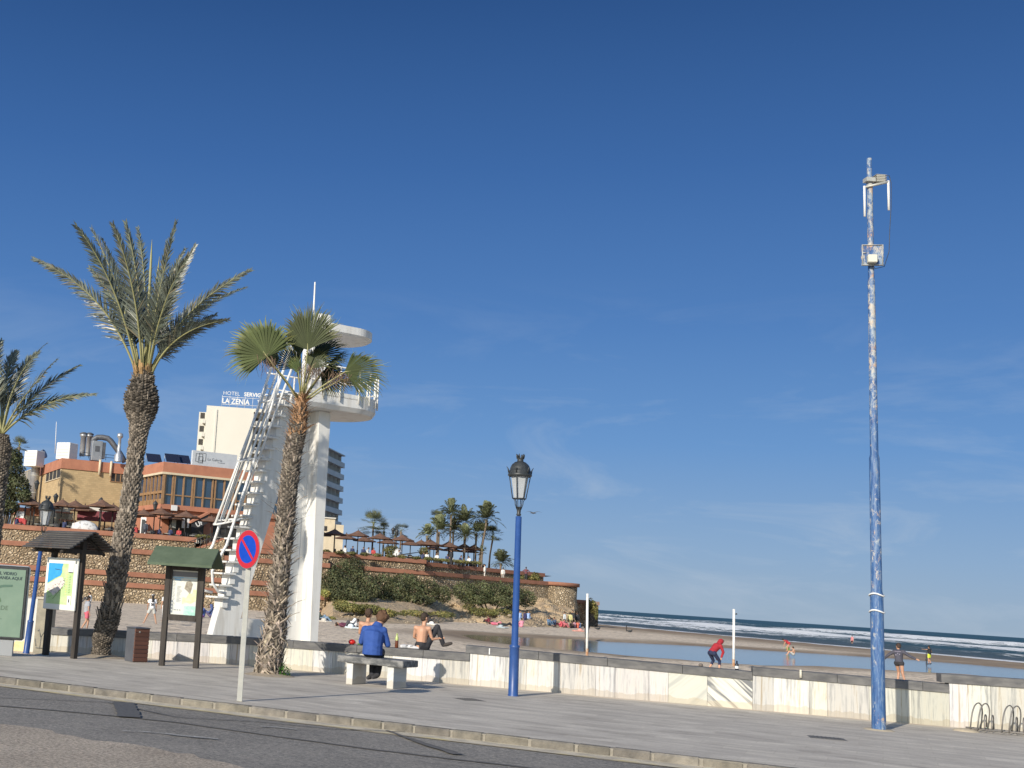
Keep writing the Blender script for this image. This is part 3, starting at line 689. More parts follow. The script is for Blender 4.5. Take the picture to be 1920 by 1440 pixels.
# upper post, canopy, mast
mb = MB(); mb.slab([(-.42, tz(6.5)), (-.08, tz(6.5)), (-.0, tz(8.1)), (-.16, tz(8.55)), (-.44, tz(8.55))], (0, .0, 0), UX, VY, .5); mb.build('upper_post', m_white, T, fix=True)
mb = MB(); mb.box((-.08, .25, tz(8.62)), (.34, .42, .3), bev=.02); mb.build('roof_block', m_white, T)
mb = MB(); rf = stadium(.86, -.35, .52, n); rfl = stadium(.8, -.3, .5, n)
vs = [(x, y, tz(8.16)) for x, y in rfl]+[(x, y, tz(8.21)) for x, y in rf]+[(x, y, tz(8.40)) for x, y in rf]
k = len(rf); mb.add(vs, [tuple(range(k-1, -1, -1)), tuple(range(2*k, 3*k))]+[(j*k+i, j*k+(i+1) % k, (j+1)*k+(i+1) % k, (j+1)*k+i) for j in range(2) for i in range(k)])
mb.build('canopy', m_white, T, fix=True)
mb = MB(); mb.tube([(-.32, .25, tz(8.5)), (-.34, .25, tz(9.62))], [.028, .02], 8); mb.build('flagpole', m_wmetal, T)
# stairs: treads project from the leg, each a bracket and a plate
nst = 19; slope = (eu(6.4)-eu(1.3))/(6.4-1.3)
for i in range(nst):
    z = 1.35+i*(5.15/(nst-1)); u0 = eu(z); mb = MB()
    mb.box((u0-.10, .25, tz(z)), (.30, .62, .04)); mb.box((u0+.02, .25, tz(z)-.13), (.14, .42, .22)); mb.build('stair_tread', m_white, T)
for side in (0, 1):
    y = -.1+side*.7; mb = MB()
    a = Vector((eu(1.35)-.05, y, tz(1.45)))
    pts = [a, a+Vector((-.22, 0, .03)), a+Vector((-.38, 0, .22)), a+Vector((-.42, 0, .5)), Vector((eu(2.4)-.42, y, tz(2.6))), Vector((eu(6.6)-.42, y, tz(6.7))), Vector((eu(7.6)-.42, y, tz(7.7))), Vector((eu(7.9)-.2, y, tz(7.95))), Vector((-.5, y, tz(7.6)))]
    mb.tube(pts, .036, 7); mb.build('handrail', m_wmetal, T)
cage = MB()
def hoop(z, op=.0):
    pts = []; c = Vector((eu(z)-.30+(z-3.15)*.055, .25, tz(z)+.1))
    for k in range(13):
        a = math.pi*k/12; pts.append(c+Vector((-math.sin(a)*.5, -math.cos(a)*.36, -math.sin(a)*.17)))
    return pts
H_ = [hoop(z) for z in (3.15, 4.75, 6.3)]
for h in H_: cage.tube(h, .026, 6)
for k in (1, 3, 6, 9, 11):
    a, b = H_[0][k], H_[-1][k]; d = (b-a).normalized(); cage.tube([a, b+d*(1.5 if k in (1, 11) else .5)], .031, 6)
cage.build('safety_cage', m_wmetal, T)
mb = MB(); mb.box((eu(3.2)-.5, .25, tz(3.17)), (.9, .72, .03)); 
# small platform grid at the cage foot
mb = MB()
for y in (-.08, .12, .38, .58): mb.tube([(eu(3.2)-.62, y, tz(3.2)), (eu(3.2)+.02, y, tz(3.32))], .018, 5)
for d in (-.6, -.32, -.06): mb.tube([(eu(3.2)+d, -.1, tz(3.32)+d*.2), (eu(3.2)+d, .6, tz(3.32)+d*.2)], .018, 5)
mb.build('cage_platform', m_wmetal, T)

# ---------------- notice boards
def kiosk(name, pL, pR, depth_yaw, label, roofmat, wide, post, ht, roof_h, brd):
    pass
m_slat = mat('black_slat_roof', (.10, .095, .09), (.06, .055, .055), .7, 3)
m_green = mat('green_roof_felt', (.075, .105, .065), (.105, .14, .09), .85, 3, .2, 60)
def board_kiosk(g0, g1, label, hp, green, face_z, brd_h, yawfix=0):
    d = (g1-g0); ang = math.atan2(d.y, d.x); W = d.length
    r = thing('notice_board', label, 'notice board', g0, ang)
    for x in (0, W):
        mb = MB(); mb.box((x, 0, hp/2), (.11, .11, hp), bev=.01); mb.build('post', m_wood, r)
    mb = MB()
    rw = W+.6; x0 = -.27-(.0 if not green else .03); half = .60 if green else .64; rise = .34 if green else .38
    ez = hp-.22
    for s in (-1, 1):
        a = Vector((0, s*half, ez)); b = Vector((0, 0, ez+rise)); t = (b-a); n_ = Vector((0, -t.z*s*-1, abs(t.y))).normalized()
        if green:
            vs = [(x0, a.y, a.z), (x0+rw, a.y, a.z), (x0+rw, 0, b.z), (x0, 0, b.z)]
            up = Vector((0, s*.04, .06)); mb.add(vs+[tuple(Vector(v)-Vector((0, 0, .05))) for v in vs], [(0, 1, 2, 3), (7, 6, 5, 4), (0, 4, 5, 1), (1, 5, 6, 2), (3, 7, 4, 0)])
        else:
            k = 8
            for i in range(k):
                f = (i+.5)/k; c = a.lerp(b, f); M = Matrix.Rotation(s*-1*math.atan2(rise, half)*1, 4, 'X') if s < 0 else Matrix.Rotation(-math.atan2(rise, half), 4, 'X')
                ang_ = math.atan2(rise, half)*(1 if s < 0 else -1)-(.3 if s < 0 else -.3)
                mb.box((x0+rw/2, c.y, c.z+.012), (rw, t.length/k*1.15, .022), M=Matrix.Rotation(ang_, 4, 'X'))
    mb.build('roof', m_green if green else m_slat, r, fix=True)
    mb = MB()
    for x in (0, W):
        for s in (-1, 1): mb.tube([(x, s*half*.92, ez-.06), (x, 0, ez+rise-.06)], .035, 4)
        mb.box((x, 0, ez-.02), (.09, half*1.5, .08))
    mb.box((W/2, 0, ez+.02), (W, .08, .1)); mb.box((W/2, 0, ez+rise-.09), (rw-.1, .07, .09)); mb.build('roof_frame', m_wood, r)
    return r, W
g0, g1 = G(85, 1228), G(138, 1235)
KA, W = board_kiosk(g0, g1, 'wooden notice board with black slatted roof and a coloured coast map in a white frame', 2.36, False, 0, 0)
zq = PL(g0, math.degrees(math.atan2(g1.y-g0.y, g1.x-g0.x)))
# white map panel held in front of the posts
zt = 1.98; zbm = .93; xa, xb = -.08, W+.02
mb = MB(); mb.box(((xa+xb)/2, -.1, (zt+zbm)/2), (xb-xa, .05, zt-zbm), bev=.012); pb = mb.build('map_panel', mat('panel_white', (.78, .77, .7), None, .5), KA)
m_sea_ = mat('map_blue', (.03, .3, .68), (.05, .36, .72), .5, 9); m_lnd = mat('map_green', (.42, .62, .25), (.55, .68, .36), .5, 6)
m_twn = mat('map_town', (.66, .58, .6), (.72, .66, .55), .5, 30, pos=(.45, .55)); m_blk = mat('print_black', (.03, .03, .035)); m_wht = mat('print_white', (.74, .74, .72)); m_yel = mat('map_yellow', (.72, .66, .2))
def decal(name, polys, y, m, parent):
    mb = MB()
    for p in polys: mb.add([(a, y, b) for a, b in p], [tuple(range(len(p)))])
    return mb.build(name, m, parent)
pw, ph = xb-xa, zt-zbm
def mp_(pts): return [(xa+pw*(.09+.80*u), zbm+ph*(.11+.78*v)) for u, v in pts]
decal('printed_land', [mp_([(0, 0), (1, 0), (1, 1), (0, 1)])], -.129, m_lnd, pb)
decal('printed_sea', [mp_([(0, .5), (.1, .54), (.3, .63), (.5, .7), (.55, .78), (.54, .9), (.58, 1), (0, 1)])], -.1325, m_sea_, pb)
decal('printed_town', [mp_([(0, .33), (.12, .3), (.28, .2), (.45, .3), (.62, .42), (.7, .55), (.6, .66), (.5, .67), (.3, .6), (.1, .51), (0, .47)])], -.1325, m_twn, pb)
decal('printed_key', [mp_([(.80, .8), (1, .8), (1, 1), (.80, 1)])], -.1355, m_wht, pb); decal('printed_key', [mp_([(.85, .0), (.99, .0), (.99, .22), (.85, .22)])], -.1355, m_wht, pb)
lines = [mp_([(.27, .85), (.52, .83), (.52, .84), (.27, .862)]), mp_([(.82, .78), (.98, .78), (.98, .8), (.82, .8)]), mp_([(.9, .06), (.94, .06), (.94, .14), (.9, .14)])]
rr = random.Random(4)
for i in range(60):
    u = rr.uniform(.05, .7); v = .35+(u-.3)*.45+rr.uniform(-.14, .12); lines.append(mp_([(u, v), (u+rr.uniform(.01, .05), v), (u+.03, v+.008), (u, v+.006)]))
for i in range(11): lines.append(mp_([(.86, .3+i*.04), (.93, .3+i*.04), (.93, .306+i*.04), (.86, .306+i*.04)]))
for i in range(16):
    u = .28+i*.022; v = .12+i*.02; lines.append(mp_([(u, v), (u+.02, v), (u+.02, v+.014), (u, v+.014)]))
decal('printed_lines', lines, -.1385, m_blk, pb)
decal('printed_streets', [mp_([(.74+.0, .25+i*.06), (.80, .25+i*.06), (.80, .262+i*.06), (.74, .262+i*.06)]) for i in range(9)], -.1385, m_yel, pb)
g0, g1 = G(303, 1248), G(364, 1252); g1 = g0+Vector((.68, -.12, 0))
KB, W = board_kiosk(g0, g1, 'wooden notice board with green felt roof and a glazed poster case', 2.22, True, 0, 0)
mb = MB(); zt, zb2 = 1.93, 1.0
mb.box((W/2, 0, zt+.02), (W-.13, .09, .14)); mb.box((W/2, 0, zb2-.05), (W-.13, .09, .12)); [mb.box((x, 0, (zt+zb2)/2), (.03, .085, zt-zb2+.1)) for x in (.07, W-.07)]; mb.build('case_frame', m_wood, KB)
mb = MB(); mb.box((W/2, .01, (zt+zb2)/2), (W-.132, .03, zt-zb2-.02)); pb = mb.build('poster_case', mat('poster_paper', (.66, .66, .6), (.6, .62, .58), .35, 3), KB)
xa, xb = .075, W-.075
def mq(pts): return [(xa+(xb-xa)*u, zb2+.01+(zt-zb2-.1)*v) for u, v in pts]
def rect(u, v, a, b): return [(u, v), (u+a, v), (u+a, v+b), (u, v+b)]
decal('shade_strip', [mq(rect(0, .9, 1, .12))], -.0085, mat('shade_grey', (.2, .2, .22)), pb)  # shade across the poster's top, painted as a dark grey strip
decal('printed_header', [mq(rect(.05, .86, .4, .03)), mq(rect(.1, .8, .25, .05)), mq(rect(.46, .87, .5, .012))], -.0085, mat('print_pale_blue', (.3, .5, .68)), pb)
decal('printed_green_map', [mq([(.45, .25), (.6, .3), (.75, .27), (.98, .35), (.98, .6), (.85, .62), (.8, .5), (.68, .52), (.6, .4), (.45, .42)])], -.0085, mat('print_lime', (.5, .6, .28), (.62, .68, .45), .6, 14), pb)
decal('printed_photo', [mq([(.5, .62), (.56, .78), (.7, .82), (.8, .74), (.76, .6), (.72, .5), (.62, .56)])], -.0115, mat('print_brown', (.2, .17, .13), (.33, .3, .24), .6, 25), pb)
decal('printed_teal_map', [mq(rect(.52, .0, .46, .22))], -.0115, mat('print_teal', (.25, .52, .45), (.5, .68, .6), .6, 12), pb)
ll = []
for i in range(24): ll.append(mq(rect(.06+rr.uniform(0, .02), .08+i*.033, rr.uniform(.04, .12), .006)))
for i in range(14): ll.append(mq(rect(.22, .3+i*.028, rr.uniform(.1, .2), .006)))
for i in range(4): ll.append(mq(rect(.05, .04+i*.08, .05, .05)))
for i in range(3): ll.append(mq(rect(.18+i*.09, .1, .05, .02)))
decal('printed_text', ll, -.0145, mat('print_grey', (.2, .22, .25)), pb)
mb = MB(); mb.box((W/2, -.035, (zt+zb2)/2), (W-.132, .006, zt-zb2-.02))
mg_, n_, l_, b_ = nodes('clear_glass'); b_.inputs['Transmission Weight'].default_value = 1; b_.inputs['Roughness'].default_value = .02; b_.inputs['IOR'].default_value = 1.1
# ---------------- recycling advert panel at the left edge
g0 = G(8, 1222); P1 = Vector((-4.42, 25.35, 0))
AQ = PL((-4.45, 24.4, 0), 4)
u0, z0 = AQ(46, 1200); u1, z1 = AQ(55, 1062); ptop = AQ(0, 1060)[1]; pbot = AQ(0, 1200)[1]
AD = thing('advert_panel', 'green glass recycling poster in a black framed advertising panel at the left edge', 'advertising panel', (-4.45, 24.4, 0), R_(4))
uR = (u0+u1)/2; uL = uR-1.28; zt, zb2 = z1+.0, z0-.02
mb = MB(); mb.box(((uL+uR)/2, .09, (zt+zb2)/2), (uR-uL, .16, zt-zb2), bev=.04); mb.build('housing', mat('panel_alu', (.55, .56, .56), None, .4, metal=.4), AD)
mb = MB(); mb.box(((uL+uR)/2, .0, (zt+zb2)/2), (uR-uL-.03, .04, zt-zb2-.03), bev=.018); mb.build('black_frame', m_iron, AD)
mb = MB(); mb.box(((uL+uR)/2, -.015, (zt+zb2)/2-.01), (uR-uL-.15, .03, zt-zb2-.14)); po = mb.build('poster', mat('poster_green', (.17, .25, .19), (.21, .29, .22), .3, 2), AD)
mb = MB(); mb.box(((uL+uR)/2, .09, zb2/2), (.9, .13, zb2), bev=.01); mb.build('plinth', mat('plinth_grey', (.3, .31, .32), None, .6), AD)
m_ink = mat('poster_ink', (.035, .06, .065)); xr = uR-.075; yy = -.0335; Hh = zt-zb2
lu = lambda x, y: AQ(x, y)
text('poster_lettering', 'RECICLA EL VIDRIO', .082, (lu(32, 1079)[0], yy, lu(32, 1079)[1]), (1, 0, 0), m_ink, po, .001, .002, align='RIGHT')
text('poster_lettering', 'QUE PLANEA AQUI', .082, (lu(41.5, 1088)[0], yy, lu(41.5, 1088)[1]), (1, 0, 0), m_ink, po, .001, .002, align='RIGHT')
text('poster_accent', '´', .082, (lu(40, 1086)[0], yy, lu(41.5, 1087)[1]), (1, 0, 0), m_ink, po, .001, .001)
text('poster_lettering', 'VERDE', .12, (lu(15.5, 1143)[0], yy, lu(15.5, 1144)[1]), (1, 0, 0), mat('poster_midgreen', (.10, .15, .10)), po, .001, 0, align='RIGHT')
def aq(pts): return [(xr-.02-(1-u)*.72, zb2+.07+v*(Hh-.14)) for u, v in pts]
dome = [(.02, .5)]+[(.22+.22*math.cos(a)*1.0, .5+.11*math.sin(a)) for a in [math.pi*(1-i/14) for i in range(15)]]
decal('printed_dome', [aq(dome[1:])], -.0335, mat('poster_dome', (.10, .17, .10), None, .5), po)
decal('printed_badge', [aq([(.2+.05*math.cos(a), .545+.026*math.sin(a)) for a in [2*math.pi*i/14 for i in range(14)]])], -.036, mat('poster_lime', (.25, .36, .12)), po)
decal('printed_ribbon', [aq([(-.1, .66), (.2, .68), (.45, .72), (.7, .735), (.7, .765), (.45, .755), (.2, .72), (-.1, .70)])], -.036, mat('poster_ribbon', (.09, .16, .12)), po)
decal('printed_rules', [aq(rect(-.1, .355, .52, .006)), aq(rect(-.1, .185, .56, .008)), aq(rect(-.1, .155, .56, .008)), aq(rect(.3, .095, .12, .035)), aq(rect(-.05, .27, .5, .004)), aq(rect(-.05, .25, .55, .004)), aq(rect(-.05, .29, .48, .009)), aq(rect(-.05, .23, .4, .004))], -.036, m_ink, po)

# ---------------- street lamps
def lantern(parent, z, s):
    mb = MB(); mb.lathe([(.035*s, z-.17*s), (.05*s, z-.15*s), (.035*s, z-.12*s), (.045*s, z-.02*s), (.06*s, z)], 12)
    for k in range(6):
        a = math.pi/3*k; mb.tube([(.04*s*math.cos(a), .04*s*math.sin(a), z-.05*s), (.075*s*math.cos(a), .075*s*math.sin(a), z+.05*s), (.08*s*math.cos(a), .08*s*math.sin(a), z+.11*s), (.115*s*math.cos(a), .115*s*math.sin(a), z+.16*s)], .009*s, 4)
    rb, rt, h0, h1 = .128*s, .205*s, z+.16*s, z+.60*s
    for k in range(6):
        a = math.pi/3*k; b = a+math.pi/3
        mb.tube([(rb*math.cos(a), rb*math.sin(a), h0), (rt*math.cos(a), rt*math.sin(a), h1)], .011*s, 4)
        for r_, h_ in ((rb, h0), (rt, h1)): mb.tube([(r_*math.cos(a), r_*math.sin(a), h_), (r_*math.cos(b), r_*math.sin(b), h_)], .012*s, 4)
    mb.build('lantern_frame', m_iron, parent)
    g = MB(); g.lathe([(rb*.93*.87, h0+.012), (rt*.95*.87, h1)], 6, smooth=False); 
    g.build('frosted_glass', MT['frost'], parent)
    c = MB(); c.lathe([(rt*.99, h1-.02*s), (rt*1.12, h1), (rt*1.12, h1+.035*s), (rt*1.04, h1+.045*s), (rt*1.08, h1+.085*s), (rt*.98, h1+.10*s), (rt*.93, h1+.15*s), (rt*.78, h1+.215*s), (rt*.5, h1+.265*s), (rt*.3, h1+.28*s), (rt*.28, h1+.32*s), (rt*.34, h1+.335*s), (rt*.34, h1+.35*s), (0, h1+.35*s)], 18)
    for k in range(6):
        a = math.pi/3*k; x, y = rt*1.06*math.cos(a), rt*1.06*math.sin(a)
        c.tube([(x, y, h1+.05*s), (x*1.06, y*1.06, h1+.12*s), (x*1.2, y*1.2, h1+.17*s)], [.016*s, .012*s, .004*s], 5)
        c.tube([(rt*.3*math.cos(a), rt*.3*math.sin(a), h1+.33*s), (rt*.34*math.cos(a), rt*.34*math.sin(a), h1+.385*s), (rt*.38*math.cos(a), rt*.38*math.sin(a), h1+.425*s)], [.012*s, .016*s, .006*s], 5)
    c.build('lantern_cap', m_iron, parent)
mat('frost', (.62, .65, .68), (.54, .57, .6), .25, 2, trans=.35)
def street_lamp(loc, label, lean=0.0, s=1.0, tilt=(0, 0)):
    r = thing('street_lamp', label, 'street lamp', loc, 0, 'blue street lamps on the promenade')
    r.rotation_euler = (tilt[1], tilt[0], 0)
    mb = MB(); mb.lathe([(.098, 0), (.098, .02), (.09, .03), (.088, .86), (.094, .87), (.094, .90), (.062, .92), (.056, 3.26), (.03, 3.27), (0, 3.27)], 20); mb.build('pole', m_blue, r)
    lantern(r, 3.44, s); return r
street_lamp(G(962, 1305), 'blue street lamp with black crowned lantern in the middle of the promenade', s=.97)
lp = A(49, 1225, 35.0); street_lamp(lp, 'blue street lamp between the green recycling panel and the map board', tilt=(R_(2.6), 0), s=.98)

# ---------------- no parking sign
sg = G(449, 1315); SG = thing('road_sign', 'round blue and red no parking sign on a square pole at the kerb', 'road sign', sg)
mb = MB(); mb.box((0, 0, 1.08), (.08, .04, 2.16), bev=.006); mb.build('pole', m_galv, SG)
# the plate is turned away from the road, so it looks narrower than tall
DM = Matrix.Rotation(R_(-52), 4, 'Z')
def disc(r, y, t, mi=0, n=40, half=None):
    mb = MB(); pts = [Vector((r*math.cos(2*math.pi*i/n), 0, r*math.sin(2*math.pi*i/n))) for i in range(n)]
    vs = [DM @ (p+Vector((0, y, 0))) + Vector((.01, -.02, 2.19)) for p in pts]+[DM @ (p+Vector((0, y+t, 0))) + Vector((.01, -.02, 2.19)) for p in pts]
    mb.add(vs, [tuple(range(n)), tuple(range(2*n-1, n-1, -1))]+[(i, n+i, n+(i+1) % n, (i+1) % n) for i in range(n)]); return mb
m_red = mat('sign_red', (.5, .018, .03), (.44, .02, .035), .35, 9); m_sblue = mat('sign_blue', (.0, .045, .4), (.005, .06, .45), .35, 9)
pl = disc(.283, -.05, .014).build('sign_plate', m_galv, SG, fix=True)
disc(.28, -.053, .003).build('red_ring', m_red, pl, fix=True)
disc(.205, -.0555, .0025).build('blue_disc', m_sblue, pl, fix=True)
mb = MB(); c, s_ = math.cos(R_(-45)), math.sin(R_(-45)); hw = .021; Lh = .2
pts = [(-Lh*c-hw*-s_, -Lh*s_-hw*c), (Lh*c-hw*-s_, Lh*s_-hw*c), (Lh*c+hw*-s_, Lh*s_+hw*c), (-Lh*c+hw*-s_, -Lh*s_+hw*c)]
mb.add([DM @ Vector((a, -.0575, b)) + Vector((.01, -.02, 2.19)) for a, b in pts], [(0, 1, 2, 3)]); mb.build('red_bar', m_red, pl)

# ---------------- litter bin
bg_ = G(243, 1243); BN = thing('litter_bin', 'square litter bin with grey steel side and brown slatted front beside the date palm', 'litter bin', bg_+Vector((.02, .3, 0)), R_(36))
mb = MB(); mb.box((.17, .15, .33), (.34, .34, .66), bev=.01); mb.build('steel_body', mat('anthracite_steel', (.1, .105, .12), (.13, .135, .15), .45, 5, metal=.3), BN)
mb = MB()
m_bw = mat('brown_board', (.13, .055, .036), (.085, .037, .026), .7, 3, .2, 30, stretch=(.3, 1, 6), vc=True)
for i in range(8):
    k = random.uniform(.85, 1.15); mb.box((.17, -.02, .05+i*.082), (.34, .03, .076), bev=.006, col=(k, k, k))
mb.build('slats', m_bw, BN, vc=True)
mb = MB(); mb.box((.1, -.038, .6), (.03, .006, .03)); mb.build('hatch_plate', m_galv, BN)
mb = MB(); mb.box((.17, .14, .675), (.36, .38, .025), bev=.008); mb.build('lid', MT['anthracite_steel'], BN)

# ---------------- stone bench
bL = G(655, 1283); bR = G(738, 1291); BA = math.atan2(bR.y-bL.y, bR.x-bL.x)
BE = thing('stone_bench', 'backless marble bench with weathered grey slab top in front of the low wall', 'bench', bL+Vector((-.06, .02, 0)), R_(-32))
m_leg = m_marble('bench_marble', 2); m_slab = mat('weathered_slab', (.075, .078, .08), (.24, .235, .225), .75, 5, .4, 25, pos=(.4, .62), stretch=(1, 3, 2))
ux = Vector((math.cos(R_(-24)), math.sin(R_(-24)), 0)); uy = Vector((-ux.y, ux.x, 0))
Lb = (bR-bL).length
for x in (0, Lb):
    mb = MB(); mb.box((x*.98+.06, .28, .195), (.13, .56, .39), bev=.006); mb.build('leg', m_leg, BE, vc=True)
mb = MB(); mb.box((Lb/2+.06, .28, .45), (Lb+.5, .66, .12), bev=.012); mb.build('seat', m_slab, BE)
BTOP = .51
# ---------------- manhole covers
def manhole(x, y, a, b, label, rz):
    p = G(x, y, .0); mb = MB(); r = thing('manhole_cover', label, 'manhole cover', p, rz)
    mb.box((0, 0, -.006), (a, b, .02)); mb.build('frame', mat('cast_iron_frame', (.16, .155, .15)), r)
    mb = MB(); mb.box((0, 0, .004), (a-.06, b-.06, .008))
    for i in range(7): mb.box((-a/2+.08+i*(a-.16)/6, 0, .0095), (.02, b-.1, .006))
    mb.build('lid', mat('cast_iron', (.09, .088, .085), (.13, .125, .12), .7, 20), r)
manhole(880, 1312, .42, .42, 'small iron manhole cover left of the central blue street lamp', R_(20))
manhole(1551, 1384.5, .5, .42, 'iron manhole cover in the paving left of the tall mast', R_(-17))

# ---------------- the tall flaking mast
mg = G(1648, 1369); MS = thing('antenna_mast', 'very tall flaking blue steel mast carrying antennas and a square panel', 'mast', mg)
def m_flake():
    m, n, l, b = nodes('flaking_blue_paint'); c = coords(n, l, scale=(1, 1, .55)); f = noise(n, l, c, 16, 7, .75, .3); f2 = noise(n, l, coords(n, l, scale=(1, 1, .3)), 1.1, 4, .6)
    t = n.new('ShaderNodeTexCoord'); s = n.new('ShaderNodeSeparateXYZ'); l.new(t.outputs['Object'], s.inputs[0])
    z = n.new('ShaderNodeMapRange'); l.new(s.outputs['Z'], z.inputs[0]); z.inputs['From Min'].default_value = 0; z.inputs['From Max'].default_value = 9.8; z.inputs['To Min'].default_value = -.07; z.inputs['To Max'].default_value = .075
    a = math_(n, l, 'ADD', math_(n, l, 'ADD', f, z.outputs[0]), math_(n, l, 'MULTIPLY', math_(n, l, 'SUBTRACT', f2, .5), .7))
    vs_ = noise(n, l, coords(n, l, scale=(1, 1, .12)), 30, 5, .7)
    blue = ramp(n, l, vs_, [(.38, (.022, .07, .2)), (.5, (.045, .12, .285)), (.6, (.13, .2, .32))])
    prime = ramp(n, l, noise(n, l, coords(n, l), 4, 5, .6), [(.38, (.46, .3, .2)), (.47, (.45, .42, .37)), (.6, (.3, .35, .4))])
    o = mix(n, l, ramp(n, l, a, [(.5, (0, 0, 0)), (.6, (1, 1, 1))]), blue, prime); l.new(o, b.inputs['Base Color']); b.inputs['Roughness'].default_value = .6; bump(n, l, b, a, .4, .01); return m
m_fl = m_flake()
mb = MB(); mb.lathe([(.112, 0), (.108, .4), (.102, 2.2), (.088, 2.26), (.082, 4.5), (.066, 4.56), (.058, 7.6), (.05, 7.64), (.048, 9.3), (.054, 9.33), (.054, 9.42), (.042, 9.5), (.038, 9.86), (0, 9.87)], 20); po_ = mb.build('pole', m_fl, MS); 
MZ = lambda y: A(1640, y, mg.y).z
for y_, sd_ in ((1115, 1), (1146, -1)):
    z = MZ(y_); ex = MB()
    for k in range(1): ex.tube([(.115*math.cos(a), .115*math.sin(a), z+.02*math.sin(a*2)) for a in [2*math.pi*i/16 for i in range(17)]], .014, 5)
    ex.build('tape_band', m_wht, MS)
mb = MB(); M_ = Matrix.Rotation(R_(-14), 4, 'Z')
zp = MZ(482); mb.box(M_ @ Vector((.0, -.1, zp)), (.36, .02, .38), R_(-14)); pn = mb.build('square_panel', m_fl, MS)
mb = MB()
for a, b in (((-.16, -.12, zp-.19), (-.16, -.12, zp+.19)), ((.16, -.12, zp-.19), (.16, -.12, zp+.19)), ((-.16, -.12, zp+.18), (.16, -.12, zp+.18)), ((-.16, -.12, zp-.18), (.16, -.12, zp-.18)), ((-.16, -.12, zp+.04), (-.1, -.12, zp+.04))):
    mb.tube([M_ @ Vector(a), M_ @ Vector(b)], .009, 4)
mb.build('panel_rim', m_galv, pn)
mb = MB(); mb.box(M_ @ Vector((-.02, -.18, zp-.09)), (.15, .12, .14), R_(-14), bev=.01); mb.build('junction_box', mat('cream_plastic', (.62, .6, .5), None, .5), MS)
zc = MZ(350)
mb = MB(); mb.tube([(-.12, -.04, zc-.04), (.27, -.12, zc+.06)], .022, 6); mb.box((-.02, -.03, zc+.1), (.16, .14, .07)); mb.build('cross_arm', m_galv, MS)
mb = MB(); mb.box((.16, -.04, zc+.13), (.16, .12, .15), bev=.01)
for k in range(5): mb.box((.16, -.04, zc+.07+k*.03), (.19, .14, .006))
mb.build('radio_unit', mat('radio_grey', (.38, .37, .33)), MS)
mb = MB(); mb.tube([(-.12, -.05, zc-.02), (-.12, -.05, zc-.58)], .02, 8); mb.build('stick_antenna', m_wmetal, MS)
mb = MB(); mb.tube([(.27, -.12, zc+.08), (.27, -.12, zc-.46)], .02, 8); mb.build('stick_antenna', m_wmetal, MS)
mb = MB(); mb.tube([(.22, -.08, zc+.2), (.3, -.1, zc+.18), (.33, -.1, zc+.05), (.32, -.1, zc-.4), (.3, -.08, zc-.8), (.29, -.06, zp+.1), (.2, -.06, zp-.18), (.02, -.1, zp-.24), (-.05, -.1, zp-.15)], .006, 5); mb.build('cable', m_iron, MS)
mb = MB(); mb.lathe([(.0, .02), (.2, .018), (.24, .0)], 18); mb.build('base_mortar', mat('sandy_mortar', (.5, .42, .3), (.4, .34, .25), .95, 8, .6, 20), MS)

# ---------------- bicycle rack
rg = G(1806, 1371); RA = WA; RK = thing('bicycle_rack', 'low grey tube bicycle rack standing on the paving against the tall wall', 'bicycle rack', rg+wn*.0, R_(RA))
m_rk = mat('dull_steel', (.16, .155, .15), (.22, .2, .18), .5, 12, metal=.3)
mb = MB(); mb.tube([(.1, .03, .05), (3.4, .03, .05)], .016, 6); mb.tube([(.1, .28, .05), (3.4, .28, .05)], .016, 6); mb.build('rail', m_rk, RK)
def hoopb(x, h, w, y0, y1, lean):
    pts = []
    for k in range(15):
        f = k/14; a = math.pi*f; zz = h*math.sin(a)**.55; pts.append((x+w*(1-math.cos(a))/2+lean*zz, y0+(y1-y0)*f, .03+zz))
    return pts
for i in range(7):
    x = .1+i*.475
    for dx in (0, .11):
        mb = MB(); mb.tube(hoopb(x+dx, .46, .22, -.03, .24, .13), .0115, 6); mb.build('tall_hoop', m_rk, RK)
        mb = MB(); mb.tube(hoopb(x+dx+.24, .27, .08, .05, .3, .03), .0105, 6); mb.build('low_hoop', m_rk, RK)
mb = MB(); mb.lathe([(0, .05), (.1, .045), (.19, .02), (.21, 0)], 14, (.05, .05, 0)); mb.build('foot_mortar', MT['sandy_mortar'] if 'sandy_mortar' in MT else m_core, RK)

# ---------------- pillar with graffiti, white mural wall at the far left
pA = A(64, 1226, 36.0); pA.z = -.66; PQ = PL((pA.x, pA.y, 0), -4)
ua, za = PQ(64, 1226); ub, zb_ = PQ(88, 1226); ztop = PQ(76, 1122)[1]
PI_ = thing('gate_pillar', 'square rendered pillar with dark graffiti at the left end of the sea wall', 'pillar', pA, R_(-4))
mb = MB(); mb.box(((ua+ub)/2+.02, .15, (ztop+.66)/2-.1), (ub-ua+.08, .5, ztop+.66+.2)); mb.build('shaft', mat('rendered_stone', (.36, .325, .25), (.26, .24, .19), .9, 5, .3, 30), PI_)
mb = MB(); mb.box(((ua+ub)/2+.02, .15, ztop+.66+.015), (ub-ua+.14, .58, .06)); mb.build('cap', mat('pale_mortar', (.5, .46, .38)), PI_)
mb = MB(); cx_ = (ua+ub)/2; b0 = .15
for pts in ([(-.01, .0), (0, .25)], [(0, .22), (-.06, .4)], [(0, .24), (.09, .42)], [(-.06, .38), (-.09, .36)], [(.09, .42), (.06, .36)], [(-.09, .05), (-.12, .2)], [(.05, .05), (.07, .12)], [(-.1, .02), (.1, .02)]):
    mb.tube([(cx_+pts[0][0]*1.4, -.104, b0+pts[0][1]*1.4), (cx_+pts[1][0]*1.4, -.104, b0+pts[1][1]*1.4)], .02, 4, sq=.3)
mb.build('graffiti', mat('graffiti_grey', (.1, .11, .115), (.2, .19, .17), .8, 20), PI_)
